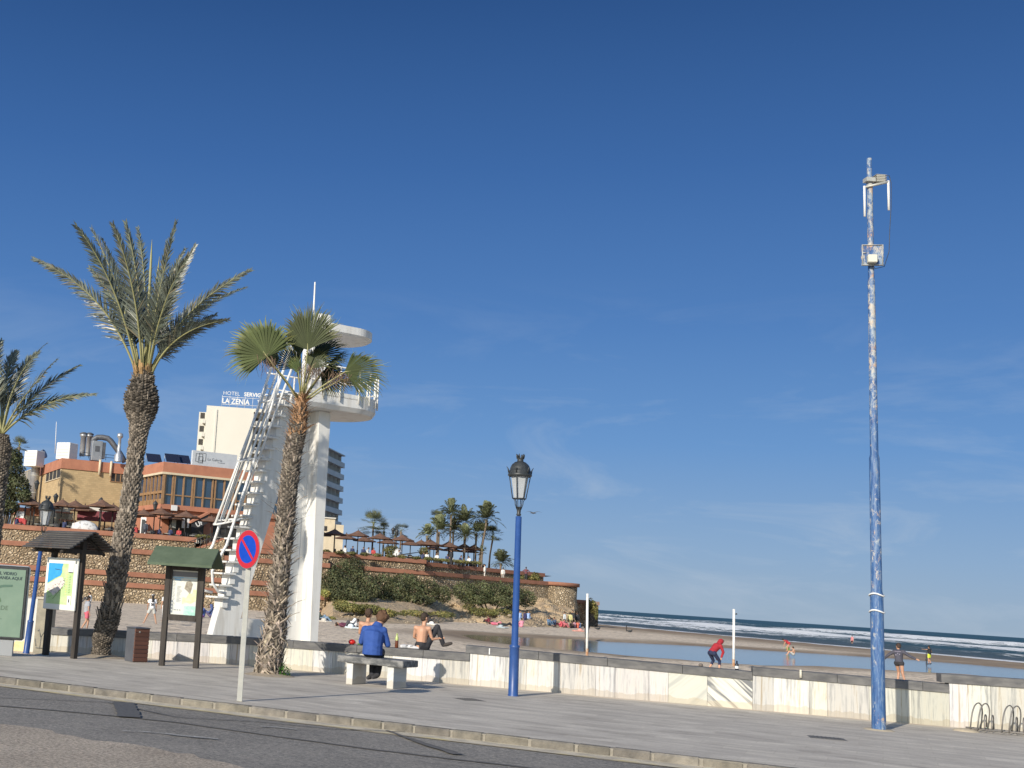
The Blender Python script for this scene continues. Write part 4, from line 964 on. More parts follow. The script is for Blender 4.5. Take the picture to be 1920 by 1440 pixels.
pB = A(14, 1226, 36.6); pB.z = -.66; PQ2 = PL((pB.x, pB.y, 0), 2)
MW = thing('mural_wall', 'white wall with a painted pink hand and yellow patch behind the recycling panel', 'wall', pB, R_(2))
zt2 = PQ2(55, 1122)[1]+.66
mb = MB(); mb.box((.1, .1, zt2/2-.15), (1.7, .2, zt2+.3)); mb.build('wall_face', mat('whitewash', (.7, .7, .67), (.6, .6, .56), .8, 2), MW)
def pq2(pts): return [(PQ2(x, y)[0], PQ2(x, y)[1]+.66) for x, y in pts]
decal('painted_yellow', [pq2([(22, 1222), (24, 1208), (30, 1201), (40, 1203), (47, 1200), (50, 1222)])], -.004, mat('paint_yellow', (.72, .58, .28), (.75, .66, .4), .8, 9), MW)
decal('painted_sleeve', [pq2([(17, 1210), (17, 1198), (23, 1198), (22, 1211)])], -.004, mat('paint_lilac', (.4, .33, .42)), MW)
decal('painted_hand', [pq2([(17, 1210.5), (22, 1211.5), (21, 1217), (18, 1218)])], -.004, mat('paint_pink', (.55, .3, .22)), MW)
# ---------------- volleyball posts
for (x, y, xt, yt, lb) in ((1100.5, 1231, 1101.5, 1113, 'white volleyball post on the sand beyond the wall, the left of two'), (1375.5, 1252, 1376, 1142, 'white volleyball post with a ring on top beside the child in red')):
    p = sand_px(x, y); tp_ = A(xt, yt, p.y); h = tp_.z-p.z
    r = thing('volleyball_post', lb, 'post', p, 0, 'volleyball posts on the beach')
    mb = MB(); mb.tube([(0, 0, -.3), (tp_.x-p.x, 0, h)], .055, 8); mb.build('pole', m_wmetal, r)
    mb = MB(); mb.tube([(.0, 0, h-.22), (.11, 0, h-.2)], .02, 5); mb.ell((.12, 0, h-.2), (.035, .035, .04), 6, 4); mb.build('hook', m_iron, r)
    mb = MB(); mb.lathe([(.062, -.2), (.062, .35)], 8); mb.build('rusty_foot', mat('rust', (.35, .16, .07), (.5, .4, .3), .9, 8), r)

# ================================================================== PALMS
m_frond = mat('date_palm_leaf', (.085, .10, .078), (.135, .152, .125), .4, 1.5, vc=True, trans=.15, spec=.75)
m_rach = mat('leaf_stem', (.35, .33, .14), (.26, .25, .12), .55, 3)
m_fan = mat('fan_palm_leaf', (.09, .115, .04), (.125, .15, .06), .6, 1.5, vc=True, trans=.2, spec=.25)
m_boot = mat('palm_boots', (.36, .305, .245), (.2, .165, .13), .95, 9, .5, 25, vc=True)
def bez(p0, p1, p2, n):
    return [(p0*(1-t)**2+p1*2*t*(1-t)+p2*t*t) for t in [i/(n-1) for i in range(n)]]
def leaflet(V, F, C, p, d, nrm, L_, w, c, droop=.12):
    # a folded blade: base, middle (widest), tip
    s = d.cross(nrm).normalized(); b = len(V)
    m = p+d*L_*.45-Vector((0, 0, droop*.25*L_)); t = p+d*L_-Vector((0, 0, droop*L_))
    V += [p-s*w*.3, p+s*w*.3, m+s*w*.5+nrm*w*.15, m-s*w*.5+nrm*w*.15, t, m-nrm*w*.2]
    F += [(b, b+1, b+2, b+3), (b+3, b+2, b+4, b+4)]
    C += [c]*6
def mesh_vfc(name, V, F, C, mat_, parent, off):
    me = bpy.data.meshes.new(name)
    F = [f if f[-1] != f[-2] else f[:3] for f in F]
    me.from_pydata([tuple(v-off) for v in V], [], F); me.materials.append(mat_)
    ca = me.color_attributes.new('Col', 'FLOAT_COLOR', 'POINT'); ca.data.foreach_set('color', np.array([(*c, 1) for c in C], np.float32).ravel())
    return link(name, me, parent)
def frond(parent, off, p0, p1, p2, leafL, rr, n=78, start=.16, width=.028, wind=Vector((0, 0, 0)), spread=.8, mat_=None, fac=None, tone=1.0):
    pts = bez(p0, p1, p2, 26); V = []; F = []; C = []
    ax = (p2-p0).normalized(); 
    side0 = (p1-p0).cross(p2-p0); side0 = side0.normalized() if side0.length > 1e-4 else Vector((0, 1, 0))
    # "side0" is perpendicular to the arching plane; twist it a little per frond
    tw = rr.uniform(-.5, .5) if fac is None else fac
    for i in range(n):
        t = start+(1-start)*i/(n-1); k = t*25; j = min(int(k), 24); p = pts[j].lerp(pts[j+1], k-j); tg = (pts[j+1]-pts[j]).normalized()
        sd_ = (side0-tg*side0.dot(tg)).normalized(); sd_ = Matrix.Rotation(tw, 3, tg) @ sd_; up = tg.cross(sd_)
        prof = math.sin(math.pi*min(1, (.12+t*.88))**.75)**.6*.9+.1 if t < .97 else .35
        prof *= (1-.35*t)
        for s in (-1, 1):
            ang = .92-.42*t+rr.uniform(-.12, .12); vee = rr.choice([.15, .5, .85])*(.7+.3*rr.random())
            lat = (sd_*s*math.cos(vee)+up*math.sin(vee)*-1*(-1)).normalized()
            d = (tg*math.cos(ang)+lat*math.sin(ang)*spread+wind*.2).normalized()
            g = rr.choice([.55, .8, 1.1, 1.5])*rr.uniform(.85, 1.15)*tone; br = rr.random() < .05
            c = (g, g, g*rr.uniform(.85, 1.05)) if not br else (2.0*tone, 1.5*tone, 1.2*tone)
            leaflet(V, F, C, p+d*.0, d, up, leafL*prof*rr.uniform(.85, 1.15), width*rr.uniform(.85, 1.15), c, rr.uniform(.08, .34))
    o = mesh_vfc('frond', V, F, C, mat_ or m_frond, parent, off)
    mb = MB(); mb.tube([q-off for q in pts[:24]], [max(.006, (.034-.03*i/23)*(leafL/.5)**.5) for i in range(24)], 5, sq=.6); mb.build('stem', m_rach, o)
    return o
def trunk_scale(name, parent, off, C_, Rr, rows, cols, amp, mat_, seed, tone=1.0, shelf=.7, colA=(1, 1, 1), band=None):
    """trunk built of overlapping leaf-base scales: a fine grid pushed out cell by cell"""
    g = np.random.default_rng(seed); nz_ = rows*7; na = cols*6
    zc = np.linspace(0, 1, nz_); cc = np.array([list(c) for c in C_]); tt = np.linspace(0, 1, len(C_))
    cen = np.stack([np.interp(zc, tt, cc[:, i]) for i in range(3)], 1); rad = np.interp(zc, tt, Rr)
    V = np.zeros((nz_, na, 3)); Cl = np.zeros((nz_, na, 3)); rnd = g.random((rows*2+6, cols*2+4, 3))
    ang = np.arange(na)/na*2*math.pi
    for i in range(nz_):
        v = i/7.0
        u = np.arange(na)/6.0
        # diamond lattice
        a = v+u; b = v-u; ia = np.floor(a).astype(int); ib = np.floor(b).astype(int); fa = a-ia; fb = b-ib
        up_ = (fa+fb)/2; lat = np.abs(fa-fb)
        r1 = rnd[(ia+ib) % rnd.shape[0], (ia-ib) % (cols*2)]
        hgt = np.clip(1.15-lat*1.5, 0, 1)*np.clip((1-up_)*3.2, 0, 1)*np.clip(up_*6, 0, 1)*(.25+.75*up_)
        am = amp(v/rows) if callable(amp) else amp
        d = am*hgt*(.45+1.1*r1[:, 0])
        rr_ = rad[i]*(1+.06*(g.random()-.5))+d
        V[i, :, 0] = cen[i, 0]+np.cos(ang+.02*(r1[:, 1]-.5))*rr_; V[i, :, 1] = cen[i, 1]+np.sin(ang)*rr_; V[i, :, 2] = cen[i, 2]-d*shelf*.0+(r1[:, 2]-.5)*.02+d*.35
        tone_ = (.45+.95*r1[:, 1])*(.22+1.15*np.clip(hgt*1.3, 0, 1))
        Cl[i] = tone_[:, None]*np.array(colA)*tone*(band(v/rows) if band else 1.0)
    rows_ = np.arange(nz_-1)[:, None]*na+np.arange(na)[None, :]; nx = np.arange(nz_-1)[:, None]*na+(np.arange(na)[None, :]+1) % na
    Fq = np.stack([rows_, nx, nx+na, rows_+na], -1).reshape(-1, 4)
    return np_mesh(name, V.reshape(-1, 3)-np.array(list(off)), Fq, mat_, parent, Cl.reshape(-1, 3), smooth=False)
# ---------------- date palm (left of the boards)
pb_ = G(192, 1232); DY = pb_.y
DP = thing('palm_tree', 'tall date palm with leaning scaly trunk and upright fronds between the two notice boards', 'palm tree', pb_)
def line_px(lst, Y):
    return [A(x, y, Y) for x, y, w_ in lst], [w_/2/FPX*Y for x, y, w_ in lst]
c_, r_ = line_px([(189, 1236, 46), (190, 1215, 34), (193, 1195, 46), (203, 1165, 50), (206, 1150, 44), (211, 1130, 38), (218, 1095, 40), (225, 1050, 43), (231, 1000, 42), (240, 960, 39), (248, 905, 38), (254, 860, 36), (259, 820, 37), (263, 795, 44), (264, 770, 68), (265, 748, 68), (267, 722, 47), (269, 704, 34), (270, 696, 20)], DY)
r_ = [q*(.78 if i_ < 13 else .86) for i_, q in enumerate(r_)]
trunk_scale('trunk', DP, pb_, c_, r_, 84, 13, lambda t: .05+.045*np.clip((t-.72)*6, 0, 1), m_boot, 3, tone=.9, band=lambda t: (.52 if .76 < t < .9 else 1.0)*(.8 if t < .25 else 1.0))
rr = random.Random(11); mb = MB()
for i in range(330):                    # old cut stubs and fibre round the trunk
    t = rr.random()**.8; k = t*(len(c_)-1); j = min(int(k), len(c_)-2); c = c_[j].lerp(c_[j+1], k-j)-pb_; rad = r_[j]+(r_[j+1]-r_[j])*(k-j)
    if t < .1: continue
    a = rr.uniform(0, 6.283); d = Vector((math.cos(a), math.sin(a), 0)); tn_ = Vector((-d.y, d.x, 0)); up = Vector((0, 0, 1)); ln = rr.uniform(.05, .11); wv = rr.uniform(.02, .045); p = c+d*rad*.98
    if .12 < t < .42 and rr.random() < .5: ln = rr.uniform(.14, .26)
    e = p+d*ln*.42+up*ln; q = (rr.uniform(.5, 1.15),)*3
    mb.add([p-tn_*wv-up*.03, p+tn_*wv-up*.03, e+tn_*wv*.6, e-tn_*wv*.6, p+d*.035-up*.01, e+d*.015], [(0, 4, 5, 3), (4, 1, 2, 5), (3, 5, 2), (0, 3, 2, 1), (0, 1, 4)], 0, q)
mb.build('cut_stubs', m_boot, DP, vc=True)['kind'] = 'stuff'
cb = A(268, 705, DY)
fr = [  # base px, bend px, tip px, depth of bend, depth of tip
 ((256, 700), (205, 545), (66, 486), 0, -.5), ((258, 700), (222, 520), (143, 424), -.5, -1.2), ((260, 698), (232, 540), (172, 430), .4, .9), ((259, 700), (236, 570), (168, 503), .9, 1.6),
 ((266, 700), (262, 540), (212, 422), -.6, -1.3), ((268, 700), (270, 550), (236, 418), .3, .2), ((270, 700), (281, 545), (258, 428), .8, 1.5), ((277, 700), (286, 580), (330, 418), -.5, -1.2), ((279, 700), (300, 570), (366, 462), .3, .6),
 ((282, 702), (328, 580), (467, 507), -.3, -.9), ((280, 702), (322, 590), (459, 540), .7, 1.3), ((284, 704), (318, 615), (425, 600), -.6, -1.1), ((275, 700), (290, 560), (347, 468), 1.0, 1.9), ((263, 700), (246, 570), (192, 450), 1.0, 1.9), ((272, 698), (286, 590), (312, 452), .7, 1.0), ((280, 702), (318, 630), (405, 590), .5, 1.5), ((278, 700), (300, 560), (352, 480), -.9, -1.6)]
for i, (b0, b1, b2, y1, y2) in enumerate(fr):
    frond(DP, pb_, A(*b0, DY), A(*b1, DY+y1), A(*b2, DY+y2), .66 if 1 <= i < 9 or i > 12 else .58, rr, n=92, start=.2, wind=Vector((0, 0, .3)), width=.027, fac=rr.uniform(1.0, 1.6) if 3 < i < 9 else rr.choice([-1, 1])*rr.uniform(1.0, 1.4))
for a, b, w_ in (((273, 698), (285, 449), .035), ((276, 698), (299, 481), .03)):       # unopened spears
    mb = MB(); p, q = A(*a, DY)-pb_, A(*b, DY)-pb_; mb.tube([p, p.lerp(q, .5), p.lerp(q, .85), q], [.02, w_, w_*.8, .004], 6); mb.build('spear_leaf', m_rach, DP)
mb = MB()
for i in range(46):                     # yellow leaf sheaths at the crown
    a = rr.uniform(0, 6.283); d = Vector((math.cos(a), math.sin(a), 0)); tn_ = Vector((-d.y, d.x, 0)); p = cb-pb_+Vector((0, 0, -.15))+d*.14; e = p+d*rr.uniform(.04, .16)+Vector((0, 0, rr.uniform(.2, .5))); q = rr.uniform(.8, 1.3)
    mb.add([p-tn_*.05, p+tn_*.05, e+tn_*.02, e-tn_*.02], [(0, 1, 2, 3)], 0, (q*1.25, q*.95, q*.55))
mb.build('leaf_sheaths', m_boot, DP, vc=True)

# ---------------- palm cut by the left edge
LY = 29.0; lb = A(-60, 1240, LY); lb.z = SZ(lb.x, lb.y) if lb.y > 28 else -.3
LP = thing('palm_tree', 'date palm at the left edge with only its windblown right hand fronds in view', 'palm tree', lb)
cc_ = [lb, A(-30, 1100, LY), A(-12, 960, LY), A(-2, 880, LY), A(3, 840, LY), A(5, 815, LY)]
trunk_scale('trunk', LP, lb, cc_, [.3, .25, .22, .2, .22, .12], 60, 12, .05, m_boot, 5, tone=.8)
for b1, b2, y1, y2 in (((20, 700), (86, 645), 0, -.3), ((60, 730), (148, 686), .4, .6), ((70, 745), (177, 739), -.4, -.8), ((10, 680), (30, 660), .6, .9), ((-20, 650), (-50, 560), 0, 0), ((-90, 640), (-170, 640), 0, 0), ((30, 690), (72, 660), .8, 1.4), ((-60, 700), (-190, 760), -.5, -1), ((40, 740), (105, 676), -.5, -1.3), ((-25, 680), (2, 640), 0, .4), ((5, 720), (-20, 690), .2, .6)):
    frond(LP, lb, A(4, 815, LY), A(*b1, LY+y1), A(*b2, LY+y2), .6, rr, n=76, start=.22, width=.03, wind=Vector((.5, 0, 0)), fac=rr.uniform(.5, 1.1), tone=1.05)

# ---------------- fan palm in front of the tower
wb = G(505, 1266); WY = wb.y
WP = thing('palm_tree', 'shaggy fan palm with fraying fan leaves standing in front of the white tower', 'palm tree', wb)
wl = [(503, 1268, 58), (506, 1240, 54), (511, 1215, 50), (516, 1180, 46), (520, 1140, 42), (524, 1100, 40), (529, 1050, 38), (533, 1000, 40), (537, 950, 40), (543, 900, 41), (549, 850, 42), (555, 820, 42), (560, 795, 36), (563, 775, 26), (565, 757, 17), (566, 748, 10)]
c_, r_ = line_px(wl, WY)
r_ = [q*.78 for q in r_]
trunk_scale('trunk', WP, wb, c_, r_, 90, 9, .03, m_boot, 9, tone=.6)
mb = MB(); rr = random.Random(21)
def boot(mb, p, d, tn_, up, ln, wv, curl, q):
    pts = [p, p+up*ln*.45+d*ln*.18, p+up*ln*.85+d*ln*.45*curl, p+up*ln*.95+d*ln*.8*curl]; ws = [wv, wv*.85, wv*.5, wv*.08]
    vs = []
    for c, w_ in zip(pts, ws): vs += [c-tn_*w_, c+d*w_*.45, c+tn_*w_]
    mb.add(vs, [(3*i+k, 3*i+k+1, 3*i+k+4, 3*i+k+3) for i in range(3) for k in (0, 1)], 0, q)
for i in range(1350):
    t = rr.random(); k = t*(len(c_)-1); j = min(int(k), len(c_)-2); c = c_[j].lerp(c_[j+1], k-j)-wb; rad = r_[j]+(r_[j+1]-r_[j])*(k-j)
    zz = c.z; a = rr.uniform(0, 6.283); d = Vector((math.cos(a), math.sin(a), 0)); tn_ = Vector((-d.y, d.x, 0))
    g = rr.uniform(.6, 1.75); q = (g, g*rr.uniform(.95, 1.02), g*rr.uniform(.92, 1.05))
    if zz > 4.6: q = (g*1.15, g*.8, g*.55)
    if zz > 3.0: ln, wv, curl = rr.uniform(.09, .19), rr.uniform(.013, .026), rr.uniform(.3, 1.4)
    elif zz > 1.1: ln, wv, curl = rr.uniform(.13, .28), rr.uniform(.018, .038), rr.uniform(.3, 1.6)
    else: ln, wv, curl = rr.uniform(.14, .34), rr.uniform(.018, .035), rr.uniform(.1, .9)
    tilt = rr.uniform(-1.0, 1.0); up = (Vector((0, 0, 1))*math.cos(tilt)+tn_*math.sin(tilt)).normalized()
    if zz < 1.0 and rr.random() < .6: up = -up; c = c+Vector((0, 0, .15)); curl *= .3
    if zz > 1.0 and rr.random() < .08: ln *= 1.8; curl = 1.6
    boot(mb, c+d*rad*.9, d, tn_, up, ln, wv, curl, q)
mb.build('leaf_bases', m_boot, WP, vc=True)['kind'] = 'stuff'
for i in range(7):                      # long dead stubs sticking out low down
    y_, sgn, ln = [(1165, -1, .42), (1170, -1, .3), (1140, 1, .36), (1160, 1, .25), (940, 1, .2), (955, -1, .18), (1055, 1, .2)][i]
    c = A(518+(1265-y_)*.09, y_, WY-.15)-wb; d = Vector((sgn, -.3, .25 if sgn > 0 else -.1)).normalized(); mb = MB()
    boot(mb, c+d*.15, Vector((0, 0, 1)), Vector((0, 1, 0)), d, ln, .03, .5, (.9, .85, .75)); mb.build('dead_leaf_stub', m_boot, WP, vc=True)
def fan_leaf(parent, off, base, hub, axis, nrm, Rd, spread, rr, n=46, tone=1.0, droop=.25):
    V = []; F = []; C = []; axis = axis.normalized(); nrm = (nrm-axis*nrm.dot(axis)).normalized(); sd_ = axis.cross(nrm)
    for i in range(n):
        f = i/(n-1)*2-1; a = f*spread; L_ = Rd*(1-.25*abs(f)**2)*rr.uniform(.88, 1.08)
        d = axis*math.cos(a)+sd_*math.sin(a); fold = nrm*.18*(1-abs(f)); s = d.cross(nrm).normalized()
        wv = L_*spread/(n-1)*1.05; zig = nrm*(.012 if i % 2 else -.012)
        g = rr.uniform(.75, 1.25)*tone; c = (g, g, g)
        cup = lambda t: nrm*(-.14*Rd*(abs(f)**1.5)*t)
        pts = [(hub, .012), (hub+d*L_*.35+zig+cup(.35), wv*.6), (hub+d*L_*.62+zig*1.5+cup(.7), wv*.95), (hub+d*L_*.8+cup(.9)-Vector((0, 0, droop*.06*L_)), wv*.55), (hub+d*L_*.95+cup(1)-Vector((0, 0, droop*.3*L_)), wv*.2), (hub+d*L_*(.98+.1*rr.random())+cup(1)-Vector((rr.uniform(-.05, .05), 0, droop*rr.uniform(.5, 1.1)*L_*.6)), .002)]
        b = len(V)
        for p, w_ in pts: V += [p-s*w_, p+s*w_]
        F += [(b+2*k, b+2*k+1, b+2*k+3, b+2*k+2) for k in range(5)]
        tip = (2.6*tone, 2.2*tone, 2.3*tone) if rr.random() < .7 else (1.6*tone, 1.2*tone, 1.0*tone); mid_ = tip if rr.random() < .35 else c
        C += [c]*6+[mid_]*2+[tip]*4
        if rr.random() < .7:          # frayed threads
            p = pts[3][0]; e = p+d*L_*rr.uniform(.12, .3)+Vector((rr.uniform(-.1, .1), rr.uniform(-.1, .1), rr.uniform(-.25, .05))); b = len(V)
            V += [p-s*.003, p+s*.003, e]; F += [(b, b+1, b+2, b+2)]; C += [(3.2, 2.9, 2.7)]*3
    o = mesh_vfc('fan_leaf', V, F, C, m_fan, parent, off)
    mb = MB(); q0, q1 = base-off, hub-off; mb.tube([q0, q0.lerp(q1, .5)+Vector((0, 0, .03)), q1, q1+axis*.12], [.022, .017, .013, .006], 5); mb.build('petiole', m_rach, o)
WT = A(565, 752, WY); fn = lambda x, y, dy: A(x, y, WY+dy)
to_cam = (Vector((0, 0, EYE))-WT).normalized()
for hub, tip, nrm, Rd, spread, tone in (
    (fn(500, 668, -.5), (455, 605), to_cam+Vector((.1, 0, .2)), .86, 1.7, .95),
    (fn(577, 655, -.4), (576, 583), to_cam+Vector((-.5, 0, .1)), .98, 1.2, .5),
    (fn(590, 668, .1), (640, 640), to_cam+Vector((-.9, 0, .4)), .7, 1.1, .4),
    (fn(602, 700, .2), (650, 716), to_cam+Vector((-.3, 0, .8)), .62, 1.2, .38),
    (fn(556, 690, .3), (525, 650), to_cam+Vector((.5, 0, .2)), .6, 1.0, .55),
    (fn(585, 690, -.2), (600, 655), to_cam+Vector((-.4, 0, .3)), .5, 1.1, .5),
    (fn(563, 665, .2), (555, 585), to_cam+Vector((.9, 0, .3)), .72, .8, .8),
    (fn(647, 697, -.5), (712, 690), to_cam+Vector((0, 0, .6)), .84, 1.15, .65),
    (fn(612, 690, .5), (650, 655), Vector((-.5, -.3, .8)), .62, 1.2, .42),
    (fn(592, 650, .6), (612, 590), to_cam+Vector((-1.1, 0, .2)), .62, .8, .45),
    (fn(560, 700, -.3), (548, 660), to_cam+Vector((.6, 0, .5)), .40, .7, 1.5),
    (fn(640, 712, .1), (690, 712), Vector((.1, -.4, .9)), .55, 1.1, .5),
    (fn(515, 690, .5), (500, 640), to_cam+Vector((.9, .2, .1)), .7, .9, .5)):
    t = A(*tip, hub.y); fan_leaf(WP, wb, WT+Vector((rr.uniform(-.03, .03), 0, -.05)), hub, t-hub, nrm, Rd, spread, rr, tone=tone, n=50 if Rd > .7 else 36)
mb = MB()
for i in range(260):                    # brown hanging fibre and dead strands under the crown
    h0 = rr.choice([fn(500, 672, -.4), fn(585, 672, 0), fn(640, 700, -.4), fn(600, 690, .2), fn(580, 690, -.2)]); p = h0+Vector((rr.gauss(0, .12), rr.gauss(0, .12), rr.gauss(0, .05)))-wb
    e = p+Vector((rr.uniform(-.2, .2), rr.uniform(-.1, .1), -rr.uniform(.1, .38))); s = Vector((.005, .002, 0)); g = rr.uniform(.3, 1.2)
    mb.add([p-s, p+s, e+s*.3, e-s*.3], [(0, 1, 2, 3)], 0, (g, g*.78, g*.65))
mb.build('hanging_fibre', m_boot, WP, vc=True)['kind'] = 'stuff'
# green weed at its foot
wg = G(524, 1265)+Vector((.04, -.4, 0)); WD = thing('weed', 'small bright green weed growing at the foot of the shaggy fan palm', 'weed', wg)
V = []; F = []; C = []
for i in range(420):
    a = rr.uniform(0, 6.28); q = rr.random()**.5*.16; p = wg+Vector((math.cos(a)*q, math.sin(a)*q, rr.random()**1.3*.26*(1.1-q*3.5)+.01)); d = Vector((rr.gauss(0, 1), rr.gauss(0, 1), rr.gauss(.3, .6))).normalized(); g = rr.uniform(.6, 1.6)
    leaflet(V, F, C, p, d, Vector((rr.gauss(0, 1), rr.gauss(0, 1), 1)).normalized(), rr.uniform(.02, .045), .022, (g*.9, g*1.1, g*.6), 0)
mesh_vfc('leaves', V, F, C, mat('weed_green', (.06, .14, .03), vc=True, trans=.3), WD, wg)
mb = MB(); mb.lathe([(.0, .06), (.25, .05), (.42, .02), (.55, .0)], 20); mb.build('soil_mound', mat('tree_pit_soil', (.4, .33, .24), (.3, .25, .19), .95, 9, .6, 25), DP)
mb = MB(); mb.lathe([(.0, .05), (.3, .04), (.5, .0)], 20); mb.build('soil_mound', MT['tree_pit_soil'], WP)

# ================================================================== PEOPLE
SKIN = {'fair': (.56, .31, .2), 'tan': (.48, .265, .17), 'pale': (.66, .43, .33)}
def cm(c, nm=None):
    key = 'cloth_%d_%d_%d' % tuple(int(k*100) for k in c); return mat(key, c, tuple(min(1, k*1.18+.01) for k in c), .85, 9, .25, 22)
def skin(c): return mat('skin_'+c, SKIN[c], tuple(k*.9 for k in SKIN[c]), .55, 6)
def remesh(mb, name, m, parent, vox, smooth=2):
    me = bpy.data.meshes.new(name); me.from_pydata(mb.v, [], mb.f)
    o = bpy.data.objects.new(name, me); col.objects.link(o)
    md = o.modifiers.new('r', 'REMESH'); md.mode = 'VOXEL'; md.voxel_size = vox; md.use_smooth_shade = True
    sm = o.modifiers.new('s', 'SMOOTH'); sm.iterations = smooth; sm.factor = .5
    dg = bpy.context.evaluated_depsgraph_get(); m2 = bpy.data.meshes.new_from_object(o.evaluated_get(dg)); m2.name = name
    bpy.data.objects.remove(o); bpy.data.meshes.remove(me); m2.materials.clear(); m2.materials.append(m)
    return link(name, m2, parent)
STAND = dict(pel=(0, 0, .93), che=(0, 0, 1.30), nek=(0, .01, 1.47), hed=(0, .03, 1.62),
    shL=(-.17, 0, 1.40), elL=(-.23, -.02, 1.12), wrL=(-.24, .05, .87), shR=(.17, 0, 1.40), elR=(.23, -.02, 1.12), wrR=(.24, .05, .87),
    hiL=(-.09, 0, .90), knL=(-.10, .02, .49), anL=(-.10, 0, .08), toL=(-.12, .15, .03), hiR=(.09, 0, .90), knR=(.10, .02, .49), anR=(.10, 0, .08), toR=(.12, .15, .03))
def person(label, loc, yaw, h, pose=None, top=None, bottom=None, skn='fair', hair=(.05, .03, .02), sleeves='long', legs='long', bulk=1.0, hood=False, hairk=1.0, shoes=(.03, .03, .035), vox=.02, longhair=False, face=None, cap=None, group=None):
    J = {k: Vector(v) for k, v in STAND.items()}
    if pose: J.update({k: Vector(v) for k, v in pose.items()})
    sc = h/1.75; r = thing('person', label, 'person', loc, yaw, group)
    r.scale = (sc, sc, sc); vx = vox
    P_ = lambda *k: [J[q] for q in k]
    f = J['face'] if 'face' in J else (J['toL']-J['anL']+J['toR']-J['anR']); f = Vector((f.x, f.y, 0)).normalized() if Vector((f.x, f.y)).length > .01 else Vector((0, 1, 0))
    if face: f = Vector(face).normalized()
    b = MB(); hd = J['hed']; up = (hd-J['nek']).normalized(); side = f.cross(up).normalized(); f2 = up.cross(side).normalized()
    HM = Matrix((side, f2, up)).transposed()
    b.tube(P_('pel', 'che'), [.13, .145], 12, rnd=True); b.tube([J['pel'], J['pel'].lerp(J['che'], .45), J['che']], [.125, .115, .14], 12)
    b.tube([J['shL'], J['che']+Vector((0, 0, .02)), J['shR']], [.06, .10, .06], 10, rnd=True); b.tube(P_('che', 'nek', 'hed'), [.075, .055, .055], 10, rnd=True)
    b.ell(hd+up*.01, (.078, .098, .118), 16, 12, M=HM)
    b.ell(hd+HM @ Vector((0, .03, -.055)), (.055, .07, .06), 12, 8, M=HM)
    b.ell(hd+HM @ Vector((0, .104, -.02)), (.014, .022, .026), 8, 6, M=HM)
    for s in (-1, 1): b.ell(hd+HM @ Vector((s*.08, .0, -.005)), (.012, .022, .033), 8, 6, M=HM)
    for S in 'LR':
        b.tube(P_('sh'+S, 'el'+S), [.052, .041], 9, rnd=True); b.tube(P_('el'+S, 'wr'+S), [.041, .027], 9, rnd=True)
        w_, e = J['wr'+S], J['el'+S]; d = (w_-e).normalized(); sd = d.cross(Vector((0, 1, .01))).normalized() if abs(d.y) < .9 else Vector((1, 0, 0)); nn = d.cross(sd)
        b.tube([w_, w_+d*.05, w_+d*.085], [.026, .036, .034], 8, rnd=True, sq=.6)
        for q in range(4): 
            o_ = (q-1.5)*.018; L_ = (.062, .074, .07, .054)[q]; p0 = w_+d*.085+sd*o_; b.tube([p0, p0+d*L_*.55+nn*.004, p0+d*L_+nn*.022], [.0095, .009, .0075], 6)
        b.tube([w_+d*.03+sd*.03, w_+d*.06+sd*.055, w_+d*.09+sd*.058], [.012, .011, .008], 6)
        b.tube(P_('hi'+S, 'kn'+S), [.088, .058], 10, rnd=True); k, a = J['kn'+S], J['an'+S]; b.tube([k, k.lerp(a, .35), a], [.056, .055, .036], 10, rnd=True)
        t = J['to'+S]; b.tube([a, a.lerp(t, .3)+Vector((0, 0, -.02)), t], [.036, .038, .026], 8, rnd=True)
    body = remesh(b, 'body', skin(skn), r, vx)
    # face details on heads
    ey = MB()
    for s in (-1, 1): ey.ell(hd+HM @ Vector((s*.031, .088, .012)), (.012, .008, .007), 8, 6, M=HM)
    ey.build('eyes', mat('eye_dark', (.03, .02, .015)), body)
    mo = MB(); mo.ell(hd+HM @ Vector((0, .092, -.062)), (.022, .008, .006), 8, 6, M=HM); mo.build('mouth', mat('lip', (.4, .14, .12)), body)
    if top:
        c = MB(); c.tube([J['pel']+(J['pel']-J['che']).normalized()*.02, J['pel'].lerp(J['che'], .45), J['che'], J['che'].lerp(J['nek'], .55)], [.16*bulk, .156*bulk, .175*bulk, .118], 14)
        c.tube([J['shL'], J['che']+Vector((0, 0, .02)), J['shR']], [.082, .13*bulk, .082], 10, rnd=True)
        if bulk > 1: c.tube([J['che'].lerp(J['nek'], .3), J['nek'].lerp(J['hed'], .35)], [.135, .088], 12); c.tube([J['pel']+Vector((0, 0, -.07)), J['pel']+Vector((0, 0, .12))], [.2, .19], 14)
        for S in 'LR':
            s_, e, w_ = J['sh'+S], J['el'+S], J['wr'+S]
            if sleeves == 'long': c.tube([s_, e], [.075, .062], 9, rnd=True); c.tube([e, e.lerp(w_, .97)], [.06, .05], 9, rnd=False)
            elif sleeves == 'short': c.tube([s_, s_.lerp(e, .65)], [.078, .072], 9)
        if hood: c.ell(hd-f*.02+up*.015, (.112, .125, .145), 14, 10, M=HM); c.tube([J['nek']-f*.03, hd-f*.04], [.11, .11], 10)
        else: c.tube([J['che'].lerp(J['nek'], .5), J['nek']+up*.02], [.10, .072], 10)
        tp = remesh(c, 'top', cm(top), r, vx*.9)
        if hood:
            q = MB(); q.ell(hd+f*.088-up*.01, (.062, .045, .085), 12, 8, M=HM); q.build('face', skin(skn), tp)
            q = MB(); q.ell(hd+f*.1+up*.06, (.058, .03, .035), 10, 6, M=HM); q.build('fringe', cm(hair), tp)
